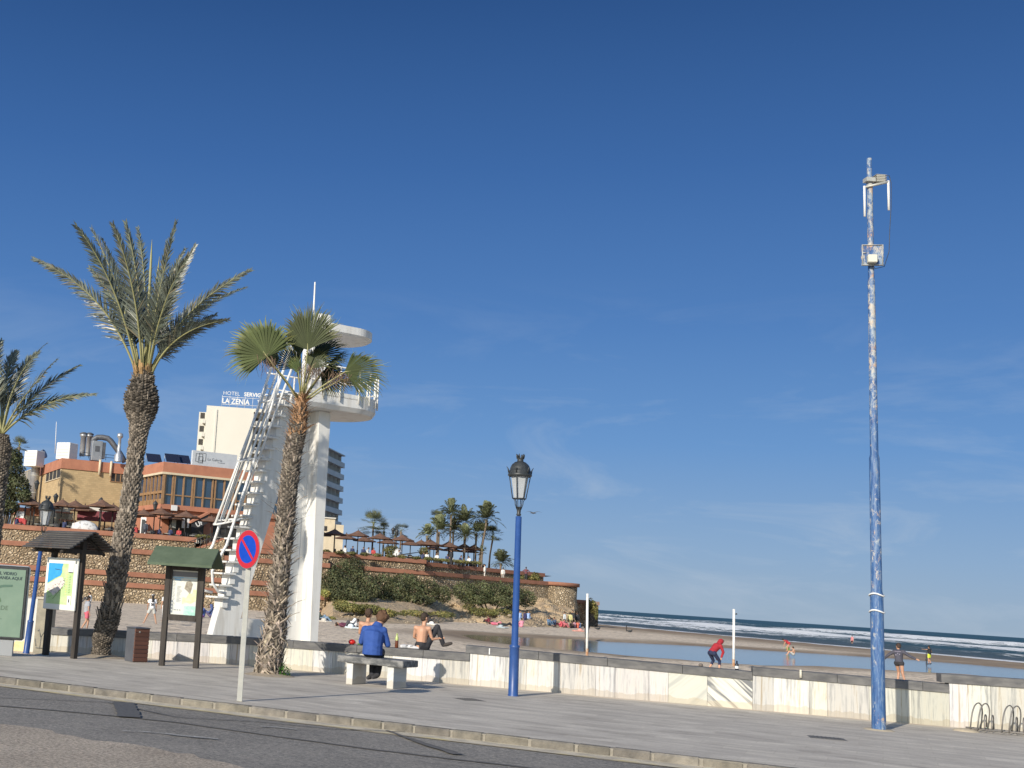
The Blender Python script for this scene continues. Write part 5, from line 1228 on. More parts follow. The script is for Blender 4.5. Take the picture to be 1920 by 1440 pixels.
    if bottom:
        c = MB(); c.tube([J['hiL'], J['pel'], J['hiR']], [.115, .145, .115], 12, rnd=True)
        c.tube([J['pel'], J['pel'].lerp(J['che'], .25)], [.145, .14], 12)
        for S in 'LR':
            hi, k, a = J['hi'+S], J['kn'+S], J['an'+S]
            if legs == 'long': c.tube([hi, k], [.105, .075], 10, rnd=True); c.tube([k, a], [.073, .058], 10, rnd=True)
            elif legs == 'crop': c.tube([hi, k], [.10, .07], 10, rnd=True); c.tube([k, k.lerp(a, .45)], [.066, .062], 10)
            elif legs == 'short': c.tube([hi, hi.lerp(k, .7)], [.112, .105], 10, rnd=False)
            elif legs == 'brief': c.tube([hi, hi.lerp(k, .22)], [.10, .098], 10)
        remesh(c, 'trousers' if legs in ('long', 'crop') else 'shorts', cm(bottom), r, vx*.9)
    if not hood and hair:
        c = MB(); c.ell(hd-f2*.016+up*.035, (.09*hairk, .102*hairk, .105*hairk), 14, 10, M=HM); c.ell(hd-f2*.04-up*.02, (.082, .075, .085), 12, 8, M=HM)
        if longhair: c.tube([hd-f*.06, J['nek']-f*.09, J['che']-f*.15+Vector((0, 0, .02))], [.08, .08, .05], 8, rnd=True)
        rr = random.Random(int(abs(loc[0])*100)); 
        for i in range(26):
            v = Vector((rr.gauss(0, 1), rr.gauss(-.4, 1), rr.gauss(.4, .8))).normalized()
            if v.y > .35 and v.z < .35: continue
            c.ell(hd-f2*.012+up*.03+HM @ Vector((v.x*.082*hairk, v.y*.092*hairk, v.z*.1*hairk)), (.026*hairk**2,)*3, 6, 4)
        hr = remesh(c, 'hair', mat('hair_%d' % int(hair[0]*1000), hair, tuple(k*1.4 for k in hair), .75, 30, .6, 60), r, vx*.7, 1)
    if cap:
        c = MB(); c.ell(hd+up*.06, (.095, .112, .085), 12, 8, M=HM); c.build('cap', cm(cap), r)
    if shoes:
        for S in 'LR':
            a, t = J['an'+S], J['to'+S]; c = MB(); c.tube([a+Vector((0, 0, -.01)), a.lerp(t, .4)+Vector((0, 0, -.015)), t], [.052, .05, .036], 10, rnd=True); c.build('shoe', cm(shoes), r)
    return r
def off_all(p, d): return {k: tuple(Vector(v)+Vector(d)) for k, v in p.items()}
# seated pose: seat level .0 relative to pelvis root at (0,0,0)
def seated(lean=.12, head=.05, knee=.42, spread=.1, armf=.25):
    return dict(pel=(0, 0, .10), che=(0, lean, .46), nek=(0, lean+.05, .62), hed=(0, lean+.10+head, .76),
        shL=(-.17, lean, .55), elL=(-.21, lean+.10, .30), wrL=(-.10, lean+armf, .22), shR=(.17, lean, .55), elR=(.21, lean+.10, .30), wrR=(.10, lean+armf, .22),
        hiL=(-.09, .03, .09), knL=(-spread, knee, .10), anL=(-spread, knee, -.34), toL=(-spread, knee+.14, -.38), hiR=(.09, .03, .09), knR=(spread, knee, .10), anR=(spread, knee, -.34), toR=(spread, knee+.14, -.38), face=(0, 1, -.25))
# person in the blue fleece on the bench, back to the camera, head bowed to the right
pb_ = A(705, 1230, 22.95); bp = Vector((pb_.x-.07, 22.95, BTOP+.02))
ps = seated(.10, .03, .40, .07, .28); ps.update(hed=(.12, .25, .72), nek=(.05, .15, .58), che=(.0, .08, .42), shL=(-.17, .08, .50), shR=(.18, .10, .50), elL=(-.25, .16, .26), wrL=(-.08, .32, .22), face=(.55, .8, -.5), elR=(.27, .16, .24), wrR=(.16, .34, .40), anR=(.1, .18, -.34), toR=(.02, .1, -.40), anL=(-.02, .22, -.36), toL=(-.08, .12, -.42), knL=(-.04, .42, .08), knR=(.12, .42, .08))
PB = person('person in a royal blue fleece with bowed tousled brown head, sitting on the stone bench', bp, R_(-14), 1.66, ps, (.02, .065, .26), (.02, .022, .03), 'fair', (.085, .042, .02), vox=.013, bulk=1.25, hairk=1.22)
# shirtless boy left of the blue fleece, on the wall facing the sea
def on_wall(px, py, up=0.0):
    u = qW(px, py)[0]; b = W0+wu*u+wn*.2; hh = .58+(.62-.58)*u/uB
    return Vector((b.x, b.y, hh+up))
q = on_wall(683, 1206); ps = seated(.02, .04, .40, .09, .3); ps.update(face=(.5, .9, 0), hed=(.02, .06, .80), elR=(.2, .12, .34))
person('shirtless boy with short dark hair sitting on the wall behind the blue fleece', q, R_(-17), 1.42, ps, None, (.04, .09, .07), 'fair', (.05, .028, .016), legs='short', shoes=None, vox=.013)
# second shirtless boy, one knee drawn up
q = on_wall(786, 1218); ps = dict(pel=(0, 0, .10), che=(.02, .0, .46), nek=(.05, .03, .61), hed=(.06, .05, .79), shL=(-.15, 0, .53), elL=(-.2, .10, .3), wrL=(.0, .25, .18),
    shR=(.19, -.01, .53), elR=(.26, .06, .27), wrR=(.42, .16, .3), hiL=(-.06, .05, .09), knL=(.08, .42, .12), anL=(.12, .4, -.3), toL=(.2, .5, -.34),
    hiR=(.12, .04, .1), knR=(.36, .2, .58), anR=(.52, .24, .16), toR=(.72, .26, .2), face=(.7, .6, -.1))
person('shirtless dark haired boy on the wall hugging one raised knee in a dark sock', q, R_(-17), 1.42, ps, None, (.022, .022, .027), 'fair', (.03, .018, .012), legs='long', shoes=(.05, .04, .035), vox=.013)
# things on the wall
def wp(px, py, h=None, back=.14):
    u = qW(px, py)[0]; b = W0+wu*u+wn*back; top = (.58+.04*u/uB) if u < uB else ((.775-.085*(u-uB)/(uC-uB)) if u < uC else .78-.04*(u-uC)/(uD-uC)); return Vector((b.x, b.y, top))
p = wp(657, 1207); r = thing('ball', 'small red ball on the wall beside the boys', 'ball', p); mb = MB(); mb.ell((0, 0, .055), (.075, .06, .055), 14, 10); mb.build('ball_skin', mat('ball_red', (.62, .02, .015), (.55, .02, .015), .35, 5), r); mb = MB(); mb.tube([(.055, 0, .04), (.09, -.02, .035)], [.012, .008], 6); mb.build('neck', mat('ball_red', (.6, .02, .02)), r)
p = wp(675, 1207); r = thing('swim_bag', 'flat green and orange cloth lying on the wall behind the red ball', 'cloth', p); mb = MB(); mb.tube([(-.08, 0, .02), (0, .02, .035), (.1, 0, .03)], [.015, .03, .02], 7, sq=.6); mb.build('cloth', cm((.07, .16, .05)), r)
p = wp(741, 1215); r = thing('drink_bottle', 'green capped glass bottle with brown drink standing on the wall', 'bottle', p)
mb = MB(); mb.lathe([(0, 0), (.034, 0), (.036, .02), (.036, .12), (.03, .15)], 12); mb.build('bottle_base', mat('brown_drink', (.12, .035, .015), None, .15), r)
mb = MB(); mb.lathe([(.03, .15), (.033, .16), (.033, .21), (.018, .24), (.014, .27), (.017, .272), (.017, .29), (0, .29)], 12); mb.build('bottle_neck', mat('green_label', (.4, .5, .12), (.5, .58, .25), .35, 20), r)
for i, (x_, rz, lb_) in enumerate(((760, .3, 'white and black trainer on the wall, the one farther from the hugging boy'), (771, -.4, 'white and black trainer on the wall, right beside the hugging boy'))):
    p = wp(x_, 1217); r = thing('trainer_shoe', lb_, 'shoe', p, rz, 'pair of trainers on the wall')
    mb = MB(); mb.tube([(-.11, 0, .04), (-.05, 0, .045), (.03, 0, .035), (.12, 0, .028)], [.04, .045, .038, .026], 10, rnd=True, sq=.85); mb.build('upper', mat('trainer_white', (.62, .62, .62), (.5, .5, .52), .6, 12), r)
    mb = MB(); mb.tube([(-.13, 0, .012), (.14, 0, .012)], [.04, .034], 8, sq=.3); mb.build('sole', m_blk, r)
    mb = MB(); mb.tube([(-.04, -.035, .05), (.01, -.03, .06), (.02, .03, .06)], .009, 5); mb.build('stripe', m_blk, r)
p = wp(1383, 1258, back=.2); r = thing('bottle', 'dark bottle with pale label on the wall behind the child in red', 'bottle', p)
mb = MB(); mb.lathe([(0, 0), (.033, 0), (.034, .1), (.015, .13), (.014, .17), (0, .17)], 12); mb.build('glass', mat('dark_glass', (.015, .02, .03), None, .15), r); mb = MB(); mb.lathe([(.035, .025), (.0352, .075)], 12); mb.build('label', m_wht, r)
p = wp(1315, 1250, back=.2); r = thing('stone', 'small dark round stone on the wall right of the left volleyball post', 'stone', p); mb = MB(); mb.ell((0, 0, .03), (.045, .04, .035), 10, 7); mb.build('rock', mat('dark_stone', (.12, .1, .09), (.2, .17, .15), .9, 30), r)
p = wp(1499, 1262, back=-.01)+Vector((0, 0, -.02)); r = thing('bottle', 'upright white bottle with pale cap at the edge of the dark coping', 'bottle', p); mb = MB(); mb.lathe([(0, -.1), (.022, -.1), (.024, .0), (.02, .02), (.024, .025), (.022, .045), (0, .05)], 10, (0, -.05, 0)); mb.build('bottle_body', mat('off_white', (.6, .57, .48), None, .5), r)
p = wp(918, 1225, back=-.04); r = thing('sticker', 'narrow white sticker on the front edge of the dark coping left of the blue lamp', 'sticker', p, R_(WA)); mb = MB(); mb.box((0, 0, -.08), (.02, .004, .12)); mb.build('paper', m_wht, r)

# people on the beach
p = sand_px(1341, 1259)
person('child in a red hooded jacket and navy leggings bending forward beside the volleyball post', p, R_(-62), 1.5, dict(pel=(0, -.22, .84), che=(0, .10, 1.12), nek=(0, .26, 1.22), hed=(0, .36, 1.32), shL=(-.17, .16, 1.14), elL=(-.2, .22, .86), wrL=(-.13, .2, .62), shR=(.17, .16, 1.14), elR=(.22, .26, .88), wrR=(.14, .22, .62),
    hiL=(-.12, -.2, .8), knL=(-.16, .06, .47), anL=(-.26, -.12, .08), toL=(-.28, .04, .03), hiR=(.12, -.2, .8), knR=(.16, .1, .47), anR=(.24, -.02, .08), toR=(.26, .14, .03), face=(.2, 1, -.1)), (.32, .015, .025), (.012, .02, .06), 'fair', (.03, .02, .012), hood=True, legs='crop', shoes=None, vox=.018)
p = sand_px(1687, 1283)
G1 = person('child in a printed charcoal hoodie running behind the tall mast', p, R_(-38), 1.6, dict(pel=(0, -.05, .9), che=(-.03, .04, 1.24), nek=(-.04, .08, 1.40), hed=(-.05, .12, 1.55), shL=(-.19, .05, 1.33), elL=(-.42, .02, 1.16), wrL=(-.6, .08, .98), shR=(.15, .05, 1.34), elR=(.40, -.02, 1.18), wrR=(.66, -.1, 1.08),
    hiL=(-.09, -.03, .86), knL=(-.06, .16, .48), anL=(-.08, .0, .08), toL=(-.1, .14, .03), hiR=(.09, -.05, .86), knR=(.12, -.02, .46), anR=(.26, -.3, .12), toR=(.3, -.2, .03), face=(-.7, .7, -.1)), (.055, .055, .075), (.02, .02, .022), 'tan', (.04, .024, .018), legs='brief', shoes=None, vox=.018)
for ch in G1.children:
    if ch.name.startswith('top'):
        mb = MB(); rr = random.Random(6)
        for i in range(11):
            a = rr.uniform(0, 6.28); mb.ell((-.03+.085*math.cos(a)*rr.random()**.4, -.10-.012, 1.18+.1*math.sin(a)*rr.random()**.4), (.022, .03, .016), 7, 5)
        for i in range(7): mb.ell((-.13+i*.033, -.07-.02, 1.335), (.009, .03, .022), 6, 4)
        mb.build('back_print', mat('print_lilac', (.45, .38, .5), (.55, .5, .6)), ch)
p = sand_px(283, 1170)
WS1 = person('child in white football shirt and pale shorts standing legs apart, seen from behind', p, R_(8), 1.42, dict(hiL=(-.1, 0, .9), knL=(-.26, .02, .5), anL=(-.42, -.02, .09), toL=(-.48, .1, .03), knR=(.2, .02, .5), anR=(.3, 0, .08), toR=(.34, .14, .03), elL=(-.27, .02, 1.14), wrL=(-.27, .12, .92)), (.66, .66, .68), (.42, .42, .4), 'tan', (.02, .016, .014), 'short', 'short', shoes=None, vox=.02, longhair=True, cap=(.55, .55, .55))
for ch in WS1.children:
    if ch.name.startswith('top'): text('shirt_lettering', 'VINI', .10, (-.1, -.172, 1.3), (1, 0, 0), m_blk, ch, .02, .003); text('shirt_number', '20', .2, (-.115, -.168, 1.09), (1, 0, 0), m_blk, ch, .02, .004)
p = sand_px(160, 1182)
person('child in grey top and pink shorts walking past the coast map board', p, R_(-60), 1.3, dict(knL=(-.1, .16, .5), anL=(-.1, .12, .1), toL=(-.1, .26, .05), knR=(.1, -.04, .48), anR=(.1, -.26, .12), toR=(.1, -.2, .02)), (.3, .31, .34), (.5, .1, .14), 'tan', (.02, .015, .012), 'short', 'short', shoes=None)
p = sand_px(308, 1165); person('child in white clothes half hidden by the post of the green roofed board', p, R_(20), 1.5, None, (.62, .62, .62), (.62, .62, .62), 'fair', (.03, .02, .02), 'short', 'long', shoes=None)
p = sand_px(1743, 1246)
person('small child in black top and bright yellow shorts pointing at the lagoon edge', p, R_(25), 1.2, dict(shL=(-.17, 0, 1.38), elL=(-.42, .1, 1.37), wrL=(-.68, .16, 1.38), elR=(.32, .0, 1.2), wrR=(.34, .1, 1.02), knR=(.08, .1, .5), anR=(.04, -.12, .12), toR=(.04, 0, .03)), (.015, .015, .018), (.58, .66, .05), 'tan', (.03, .02, .015), 'none', 'short', shoes=(.02, .02, .02), vox=.022)
p = sand_px(1737, 1238); r = thing('stick', 'thin dark stake standing upright in the shallow water beside the pointing child', 'stake', p); mb = MB(); mb.tube([(0, 0, -.2), (0, 0, .62)], .03, 6); mb.build('shaft', m_wood, r); mb = MB(); mb.lathe([(.0, -.02), (.08, 0), (.05, .1), (0, .12)], 8); mb.build('foot', m_iron, r)
p = sand_px(1482, 1222)
person('child in red swimsuit stooping with a green bucket at the lagoon edge', p+Vector((-.1, .3, 0)), R_(75), 1.25, dict(pel=(0, -.2, .8), che=(0, .12, 1.0), nek=(0, .26, 1.08), hed=(0, .38, 1.14), shL=(-.16, .16, 1.02), elL=(-.18, .24, .78), wrL=(-.12, .32, .55), shR=(.16, .16, 1.02), elR=(.18, .24, .78), wrR=(.12, .32, .55), hiL=(-.09, -.2, .78), hiR=(.09, -.2, .78), knL=(-.1, -.05, .45), knR=(.1, .02, .45), face=(0, 1, -.5)), (.4, .03, .04), (.4, .03, .04), 'tan', (.02, .015, .012), 'none', 'brief', shoes=None, vox=.024)
SITG = dict(pel=(0, 0, .12), che=(0, -.04, .48), nek=(0, .02, .63), hed=(0, .06, .78), shL=(-.17, -.03, .57), elL=(-.24, .12, .36), wrL=(-.16, .34, .38), shR=(.17, -.03, .57), elR=(.24, .12, .36), wrR=(.16, .34, .38),
    hiL=(-.09, .05, .11), knL=(-.14, .42, .42), anL=(-.12, .62, .06), toL=(-.12, .77, .03), hiR=(.09, .05, .11), knR=(.14, .42, .42), anR=(.12, .62, .06), toR=(.12, .77, .03), face=(0, 1, 0))
LIE = dict(pel=(0, 0, .12), che=(0, -.38, .14), nek=(0, -.54, .17), hed=(0, -.68, .2), shL=(-.17, -.45, .14), elL=(-.28, -.6, .1), wrL=(-.12, -.75, .08), shR=(.17, -.45, .14), elR=(.28, -.3, .08), wrR=(.24, -.08, .06),
    hiL=(-.09, .04, .11), knL=(-.12, .42, .22), anL=(-.12, .8, .06), toL=(-.14, .86, .12), hiR=(.09, .04, .11), knR=(.12, .38, .36), anR=(.13, .68, .06), toR=(.14, .8, .03), face=(0, 0, 1))
person('child in pale shorts crouching on the wet sand beside the stooping child', sand_px(1488, 1229), R_(80), 1.1, SITG, None, (.45, .45, .42), 'fair', (.03, .02, .015), legs='short', shoes=None, vox=.024)
r = thing('bucket', 'tiny bright green bucket held by the stooping child at the lagoon', 'bucket', sand_px(1477, 1221)+Vector((0, 0, .05))); mb = MB(); mb.lathe([(0, 0), (.1, 0), (.14, .24), (.12, .24), (.09, .03)], 12); mb.build('pail', mat('lime_plastic', (.3, .6, .08), None, .4), r); mb = MB(); mb.tube([(-.13, 0, .24), (0, 0, .36), (.13, 0, .24)], .012, 5); mb.build('handle', m_wht, r)
person('person in pink swimwear walking along the edge of the surf', sand_px(1598, 1212.5), R_(120), 1.68, dict(knL=(-.1, .16, .5), anL=(-.1, .16, .1), toL=(-.1, .3, .05), knR=(.1, -.04, .48), anR=(.1, -.26, .12), toR=(.1, -.16, .02)), (.55, .2, .22), (.05, .02, .02), 'pale', (.02, .015, .012), 'none', 'short', shoes=None, vox=.03)
def far_person(px, py, label, yaw, h, pose, top, bot, skn='tan', hair=(.03, .02, .015), **k):
    return person(label, sand_px(px, py), R_(yaw), h, pose, top, bot, skn, hair, shoes=None, vox=.03, **k)
far_person(598, 1164, 'person in dark green top sitting on the sand right beside the tower', -95, 1.7, SITG, (.03, .05, .04), (.16, .24, .34))
far_person(603, 1166, 'person in jeans lying on the sand in front of the one in green', -80, 1.7, LIE, (.05, .04, .04), (.18, .27, .38))
far_person(650, 1176, 'sunbather in dark clothes lying on a towel left of the seated boys', -80, 1.6, LIE, (.12, .03, .06), (.05, .04, .05))
far_person(664, 1177, 'person with white top lying propped up next to the towel', 95, 1.6, SITG | dict(hed=(0, -.2, .5), nek=(0, -.16, .4), che=(0, -.1, .3)), (.62, .64, .66), (.06, .06, .07))
far_person(380, 1158, 'person in blue jacket and purple trousers sitting on the sand behind the green roofed board', 100, 1.6, SITG, (.05, .09, .26), (.25, .08, .32), hair=(.3, .12, .05))
far_person(396, 1158, 'person in a dark blue hoodie sitting close to the foot of the tower', 80, 1.6, SITG, (.06, .09, .22), (.1, .08, .16), hood=True)
far_person(800, 1168, 'sunbather in a pink top lying on the beach above the second shirtless boy', -80, 1.65, LIE | dict(knL=(-.1, .35, .42), anL=(-.1, .62, .06)), (.6, .28, .3), (.03, .03, .035))
far_person(806, 1166, 'person in black sitting behind the sunbather in pink', 60, 1.65, SITG, (.02, .02, .025), (.02, .02, .025))
far_person(916, 1170, 'person in dark red top sitting on the sand left of the blue lamp', 50, 1.65, SITG, (.14, .02, .03), (.03, .02, .02))
far_person(930, 1172, 'person in pink lying on the sand left of the blue lamp', -80, 1.65, LIE, (.6, .15, .22), (.55, .2, .25))
far_person(948, 1174, 'person in black lying on the sand just left of the blue lamp', -80, 1.65, LIE, (.02, .03, .035), (.02, .02, .025))
far_person(978, 1176, 'person in a pink dress between blue towels right of the blue lamp', 20, 1.65, SITG | dict(), (.6, .25, .33), (.5, .2, .28))
far_person(984, 1174, 'person in navy standing right of the pink dress', 30, 1.5, None, (.03, .03, .1), (.03, .03, .08))
far_person(990, 1173, 'person in a light blue top standing rightmost of the trio by the lamp', 200, 1.5, None, (.3, .42, .68), (.35, .45, .65))
far_person(974, 1173, 'person in a light blue shirt half hidden by the blue lamp', 200, 1.5, None, (.28, .4, .66), (.3, .4, .6))
far_person(1100, 1198, 'person in black partly hidden behind the left volleyball post', 20, 1.5, None, (.01, .01, .012), (.01, .01, .012))
def crowd_person(px, py, label, yaw, h, pose, top, bot, skn='tan', hair=(.03, .02, .015), **k):
    q = slope_px(px, max(.02, min(.16, (1186-py)*.009))); q.y -= .5
    return person(label, q, R_(yaw), h, pose, top, bot, skn, hair, shoes=None, vox=.03, **k)
gx = [(1028, 1168, (.1, .18, .3)), (1036, 1170, (.06, .08, .14)), (1048, 1173, (.6, .1, .13)), (1054, 1176, (.62, .18, .2)), (1062, 1177, (.35, .28, .22)), (1068, 1178, (.1, .06, .05)), (1075, 1178, (.55, .3, .35)), (1080, 1181, (.6, .15, .1)), (1088, 1180, (.3, .38, .55))]
nm = ['teal', 'navy', 'crimson', 'coral', 'sandy brown', 'dark brown', 'rose', 'orange red', 'pale blue']
for (x, y, c), cn in zip(gx, nm): crowd_person(x, y, 'person in %s sitting in the crowd below the ruined bastion' % cn, random.uniform(0, 360), 1.65, SITG, c, tuple(k*.6 for k in c))
for (x, y, c, cn) in ((1066, 1171, (.5, .46, .22), 'mustard'), (1072, 1168, (.02, .02, .025), 'black'), (1057, 1166, (.6, .62, .62), 'white'), (1079, 1170, (.03, .03, .03), 'dark grey')):
    crowd_person(x, y, 'person in %s standing among the crowd below the ruined bastion' % cn, random.uniform(0, 360), 1.7, None, c, tuple(k*.5 for k in c))
far_person(168, 1130, 'person in a white shirt sitting on the sand against the terrace behind the date palm', 100, 1.6, SITG, (.62, .62, .62), (.05, .05, .06))
for x, y, c, cn in ((362, 1158, (.35, .42, .06), 'lime green'), (610, 1167, (.5, .46, .4), 'cream'), (660, 1179, (.6, .66, .68), 'pale blue'), (812, 1172, (.66, .64, .6), 'white'), (942, 1178, (.35, .4, .42), 'grey'), (1084, 1184, (.6, .3, .25), 'salmon')):
    p = sand_px(x, y); r = thing('beach_towel', '%s beach towel or bag lying on the sand' % cn, 'towel', p, random.uniform(0, 3)); mb = MB(); mb.box((0, 0, .06), (1.0, .6, .12), bev=.05); mb.ell((.2, 0, .16), (.25, .18, .14), 10, 6); mb.build('cloth', cm(c), r)
# bird in the sky
p = A(1000, 962, 70); r = thing('seagull', 'small dark seagull gliding to the right of the central lantern', 'bird', p); mb = MB(); mb.tube([(-.18, 0, 0), (0, 0, 0), (.16, 0, .01)], [.015, .05, .012], 8, rnd=True)
for s in (-1, 1): mb.add([(.05, 0, .02), (-.07, 0, .02), (-.02+s*.28, s*.1, .10+.02*s), (.06+s*.28, s*.1, .10+.02*s), (s*.56, s*.16, .03+.04*s)], [(0, 1, 2, 3), (3, 2, 4)])
mb.build('bird_body', mat('gull_grey', (.09, .1, .12)), r)
for x, y, lb_ in ((1181, 1187, 'small dark pigeon on the sand left of the surf'), (1121, 1182, 'tiny dark bird near the shadow of the bastion')):
    p = sand_px(x, y); r = thing('beach_bird', lb_, 'bird', p); mb = MB(); mb.ell((0, 0, .18), (.22, .1, .11), 10, 6); mb.ell((.2, 0, .3), (.07, .06, .07), 8, 5); mb.tube([(-.15, 0, .2), (-.4, 0, .24)], [.07, .02], 6); mb.build('bird_body', m_iron, r)
p = sand_px(1174.5, 1183); r = thing('stake', 'short dark stake standing upright on the far sand before the surf', 'stake', p); mb = MB(); mb.tube([(0, 0, -.2), (0, 0, .6)], .05, 6); mb.build('shaft', m_wood, r)

# ================================================================== THE TERRACES' BUILDINGS
FL = 5.28
m_yb = mat('yellow_brick', (.62, .47, .24), (.5, .37, .18), .9, 1.2, .2, 10, stretch=(1, 1, 4))
def m_bricks():
    m, n, l, b = nodes('coursed_brick'); t = n.new('ShaderNodeTexCoord'); s = n.new('ShaderNodeSeparateXYZ'); l.new(t.outputs['Object'], s.inputs[0])
    cx = n.new('ShaderNodeCombineXYZ'); l.new(math_(n, l, 'ADD', s.outputs['X'], s.outputs['Y']), cx.inputs[0]); l.new(s.outputs['Z'], cx.inputs[1])
    br = n.new('ShaderNodeTexBrick'); l.new(cx.outputs[0], br.inputs['Vector']); br.inputs['Scale'].default_value = 1; br.inputs['Brick Width'].default_value = .55; br.inputs['Row Height'].default_value = .2; br.inputs['Mortar Size'].default_value = .02
    br.inputs['Color1'].default_value = (.54, .4, .22, 1); br.inputs['Color2'].default_value = (.45, .33, .18, 1); br.inputs['Mortar'].default_value = (.42, .31, .17, 1)
    o = mix(n, l, 1.0, br.outputs['Color'], ramp(n, l, noise(n, l, coords(n, l), .5, 5), [(.3, (.85, .85, .85)), (.7, (1.1, 1.1, 1.1))]), 'MULTIPLY')
    l.new(o, b.inputs['Base Color']); b.inputs['Roughness'].default_value = .9; bump(n, l, b, br.outputs['Fac'], -.5, .05); return m
m_yb2 = m_bricks()
m_org = mat('orange_render', (.46, .2, .12), (.37, .155, .095), .85, .8, .1, 8)
m_crm = mat('cream_render', (.66, .56, .4), (.56, .47, .33), .85, 1)
m_gls = mat('window_glass', (.02, .045, .09), (.03, .07, .15), .08, .3, spec=.8)
m_dark = mat('dark_opening', (.025, .022, .02), (.05, .045, .04), .6, 2)
m_frm = mat('bronze_frame', (.34, .2, .1), (.27, .16, .08), .5, 3)
m_stl = mat('duct_steel', (.42, .43, .44), (.3, .31, .33), .4, 1.5, metal=.5)
m_duct = mat('dark_duct', (.07, .075, .085), (.11, .115, .13), .5, 2)
def dirv(deg): return Vector((math.cos(R_(deg)), math.sin(R_(deg)), 0))
def facade_box(mb, O, deg, u0, u1, z0, z1, t, out=0.0, mi=0):       # a slab on a facade; out: how far proud of it (towards the viewer side)
    u = dirv(deg); n_ = Vector((-u.y, u.x, 0)); mb.slab([(u0, z0), (u1, z0), (u1, z1), (u0, z1)], Vector(O)-n_*out, u, n_, t, mi)
# ---- yellow brick restaurant
c1 = A(118, 859, 125); ZT1 = c1.z; B1 = Vector((c1.x, c1.y, FL)); q1 = PL(c1, 20); p1 = PL(c1, 110)
R1 = thing('restaurant', 'yellow brick restaurant with orange parapet, big steel duct and rooftop machinery', 'building', B1)
O0 = Vector((0, 0, -FL)); Wd = q1(272, 880)[0]; Dp = 16.0
rel = lambda: Vector((0, 0, -FL))
e, g = dirv(20), dirv(110)
mb = MB(); mb.prism([(0, 0), tuple((e*Wd)[:2]), tuple((e*Wd+g*Dp)[:2]), tuple((g*Dp)[:2])], -.2, ZT1-FL-1.05); mb.build('wall', m_yb2, R1, fix=True)
mb = MB(); k = .12; mb.prism([tuple((-e*k-g*k)[:2]), tuple((e*(Wd+k)-g*k)[:2]), tuple((e*(Wd+k)+g*(Dp+k))[:2]), tuple((-e*k+g*(Dp+k))[:2])], ZT1-FL-1.05, ZT1-FL); mb.build('parapet', m_org, R1, fix=True)
def win(parent, O, deg, q, x0, y0, x1, y1, panes, glass, frame, t=.12, sill=True):
    u0, za = q(x0, y0); u1, zb_ = q(x1, y1); ua, ub = min(u0, u1), max(u0, u1); z0, z1 = min(za, zb_), max(za, zb_); s = 1 if deg < 90 else -1
    O = Vector((0, 0, -FL)); mb = MB()
    for k in range(panes+1): uu = ua+(ub-ua)*k/panes; facade_box(mb, O, deg, uu-.05, uu+.05, z0, z1, t*s, .05*s)
    facade_box(mb, O, deg, ua-.08, ub+.08, z0-.08, z0, (t+.06)*s, .09*s); facade_box(mb, O, deg, ua-.08, ub+.08, z1, z1+.07, t*s, .06*s)
    f = mb.build('window', frame, parent, fix=True)
    mb = MB(); facade_box(mb, O, deg, ua+.01, ub-.01, z0+.005, z1-.005, .03*s, .012*s); mb.build('pane', glass, f, fix=True); return f
win(R1, 0, 20, q1, 207, 902, 236, 886, 3, m_dark, m_frm)
win(R1, 0, 110, p1, 113, 895, 88, 879, 4, m_dark, m_crm)
win(R1, 0, 110, p1, 62, 902, 40, 888, 2, mat('shutter_grey', (.25, .24, .22)), m_crm)
for x, ya, yb in ((185, 862, 891), (206, 865, 893)):
    mb = MB(); u0, z0 = q1(x, yb); _, z1 = q1(x, ya); p = e*u0-g*.2; mb.tube([(p.x, p.y, z0-FL), (p.x, p.y, z1-FL)], .13, 8); mb.build('downpipe', m_crm, R1)
u_, z0 = p1(76, 936); p = g*u_-e*.85; mb = MB(); mb.tube([(p.x, p.y, z0-FL-.5), (p.x, p.y, ZT1-FL+.1), (p.x+.1, p.y, ZT1-FL+.9), (p.x+.9, p.y-.2, ZT1-FL+1.3)], .5, 14); mb.build('steel_duct', m_stl, R1)
for i in range(3):
    mb = MB(); z = z0-FL+.6+i*1.9; mb.tube([(p.x, p.y, z), (p.x, p.y, z+.08)], .53, 14); mb.build('duct_ring', m_galv, R1)
def on_roof(name, label, cat, px, pyb, Y, m_builder):
    b = A(px, pyb, Y); r = thing(name, label, cat, b, R_(20)); m_builder(r, b); return r
def hz(y0, y1, Y): return (y0-y1)/FPX*Y
def bld(r, b):
    mb = MB(); mb.box((0, .8, .9), (1.75, 1.4, 1.75), bev=.05); mb.build('casing', m_wht, r)
    for i in range(4): 
        mb = MB(); mb.box((0, .085, .4+i*.33), (1.5, .02, .05)); mb.build('louvre', m_galv, r)
on_roof('rooftop_unit', 'large white boxed rooftop unit over the corner of the yellow brick restaurant', 'air conditioner', 115, 861, 126, lambda r, b: bld(r, b)).rotation_euler = (0, 0, R_(-30))
on_roof('rooftop_unit', 'white boxed rooftop unit farther left beside the dark tree', 'air conditioner', 54, 874, 133, lambda r, b: bld(r, b)).rotation_euler = (0, 0, R_(-30))
def bch(r, b): mb = MB(); mb.lathe([(.3, -.3), (.3, 1.75), (.42, 1.8), (.42, 2.0), (.3, 2.05), (.3, 2.1), (0, 2.12)], 14); mb.build('flue', m_stl, r); mb = MB(); mb.lathe([(.36, 2.0), (.46, 2.05), (.46, 2.12), (.2, 2.25), (0, 2.26)], 14); mb.build('cowl', m_duct, r)
on_roof('chimney', 'thick steel chimney on the brick restaurant roof, left of the ventilation box', 'chimney', 154, 850, 129, bch)
on_roof('chimney', 'shorter steel chimney tucked right behind the thick one', 'chimney', 165, 850, 131, bch)
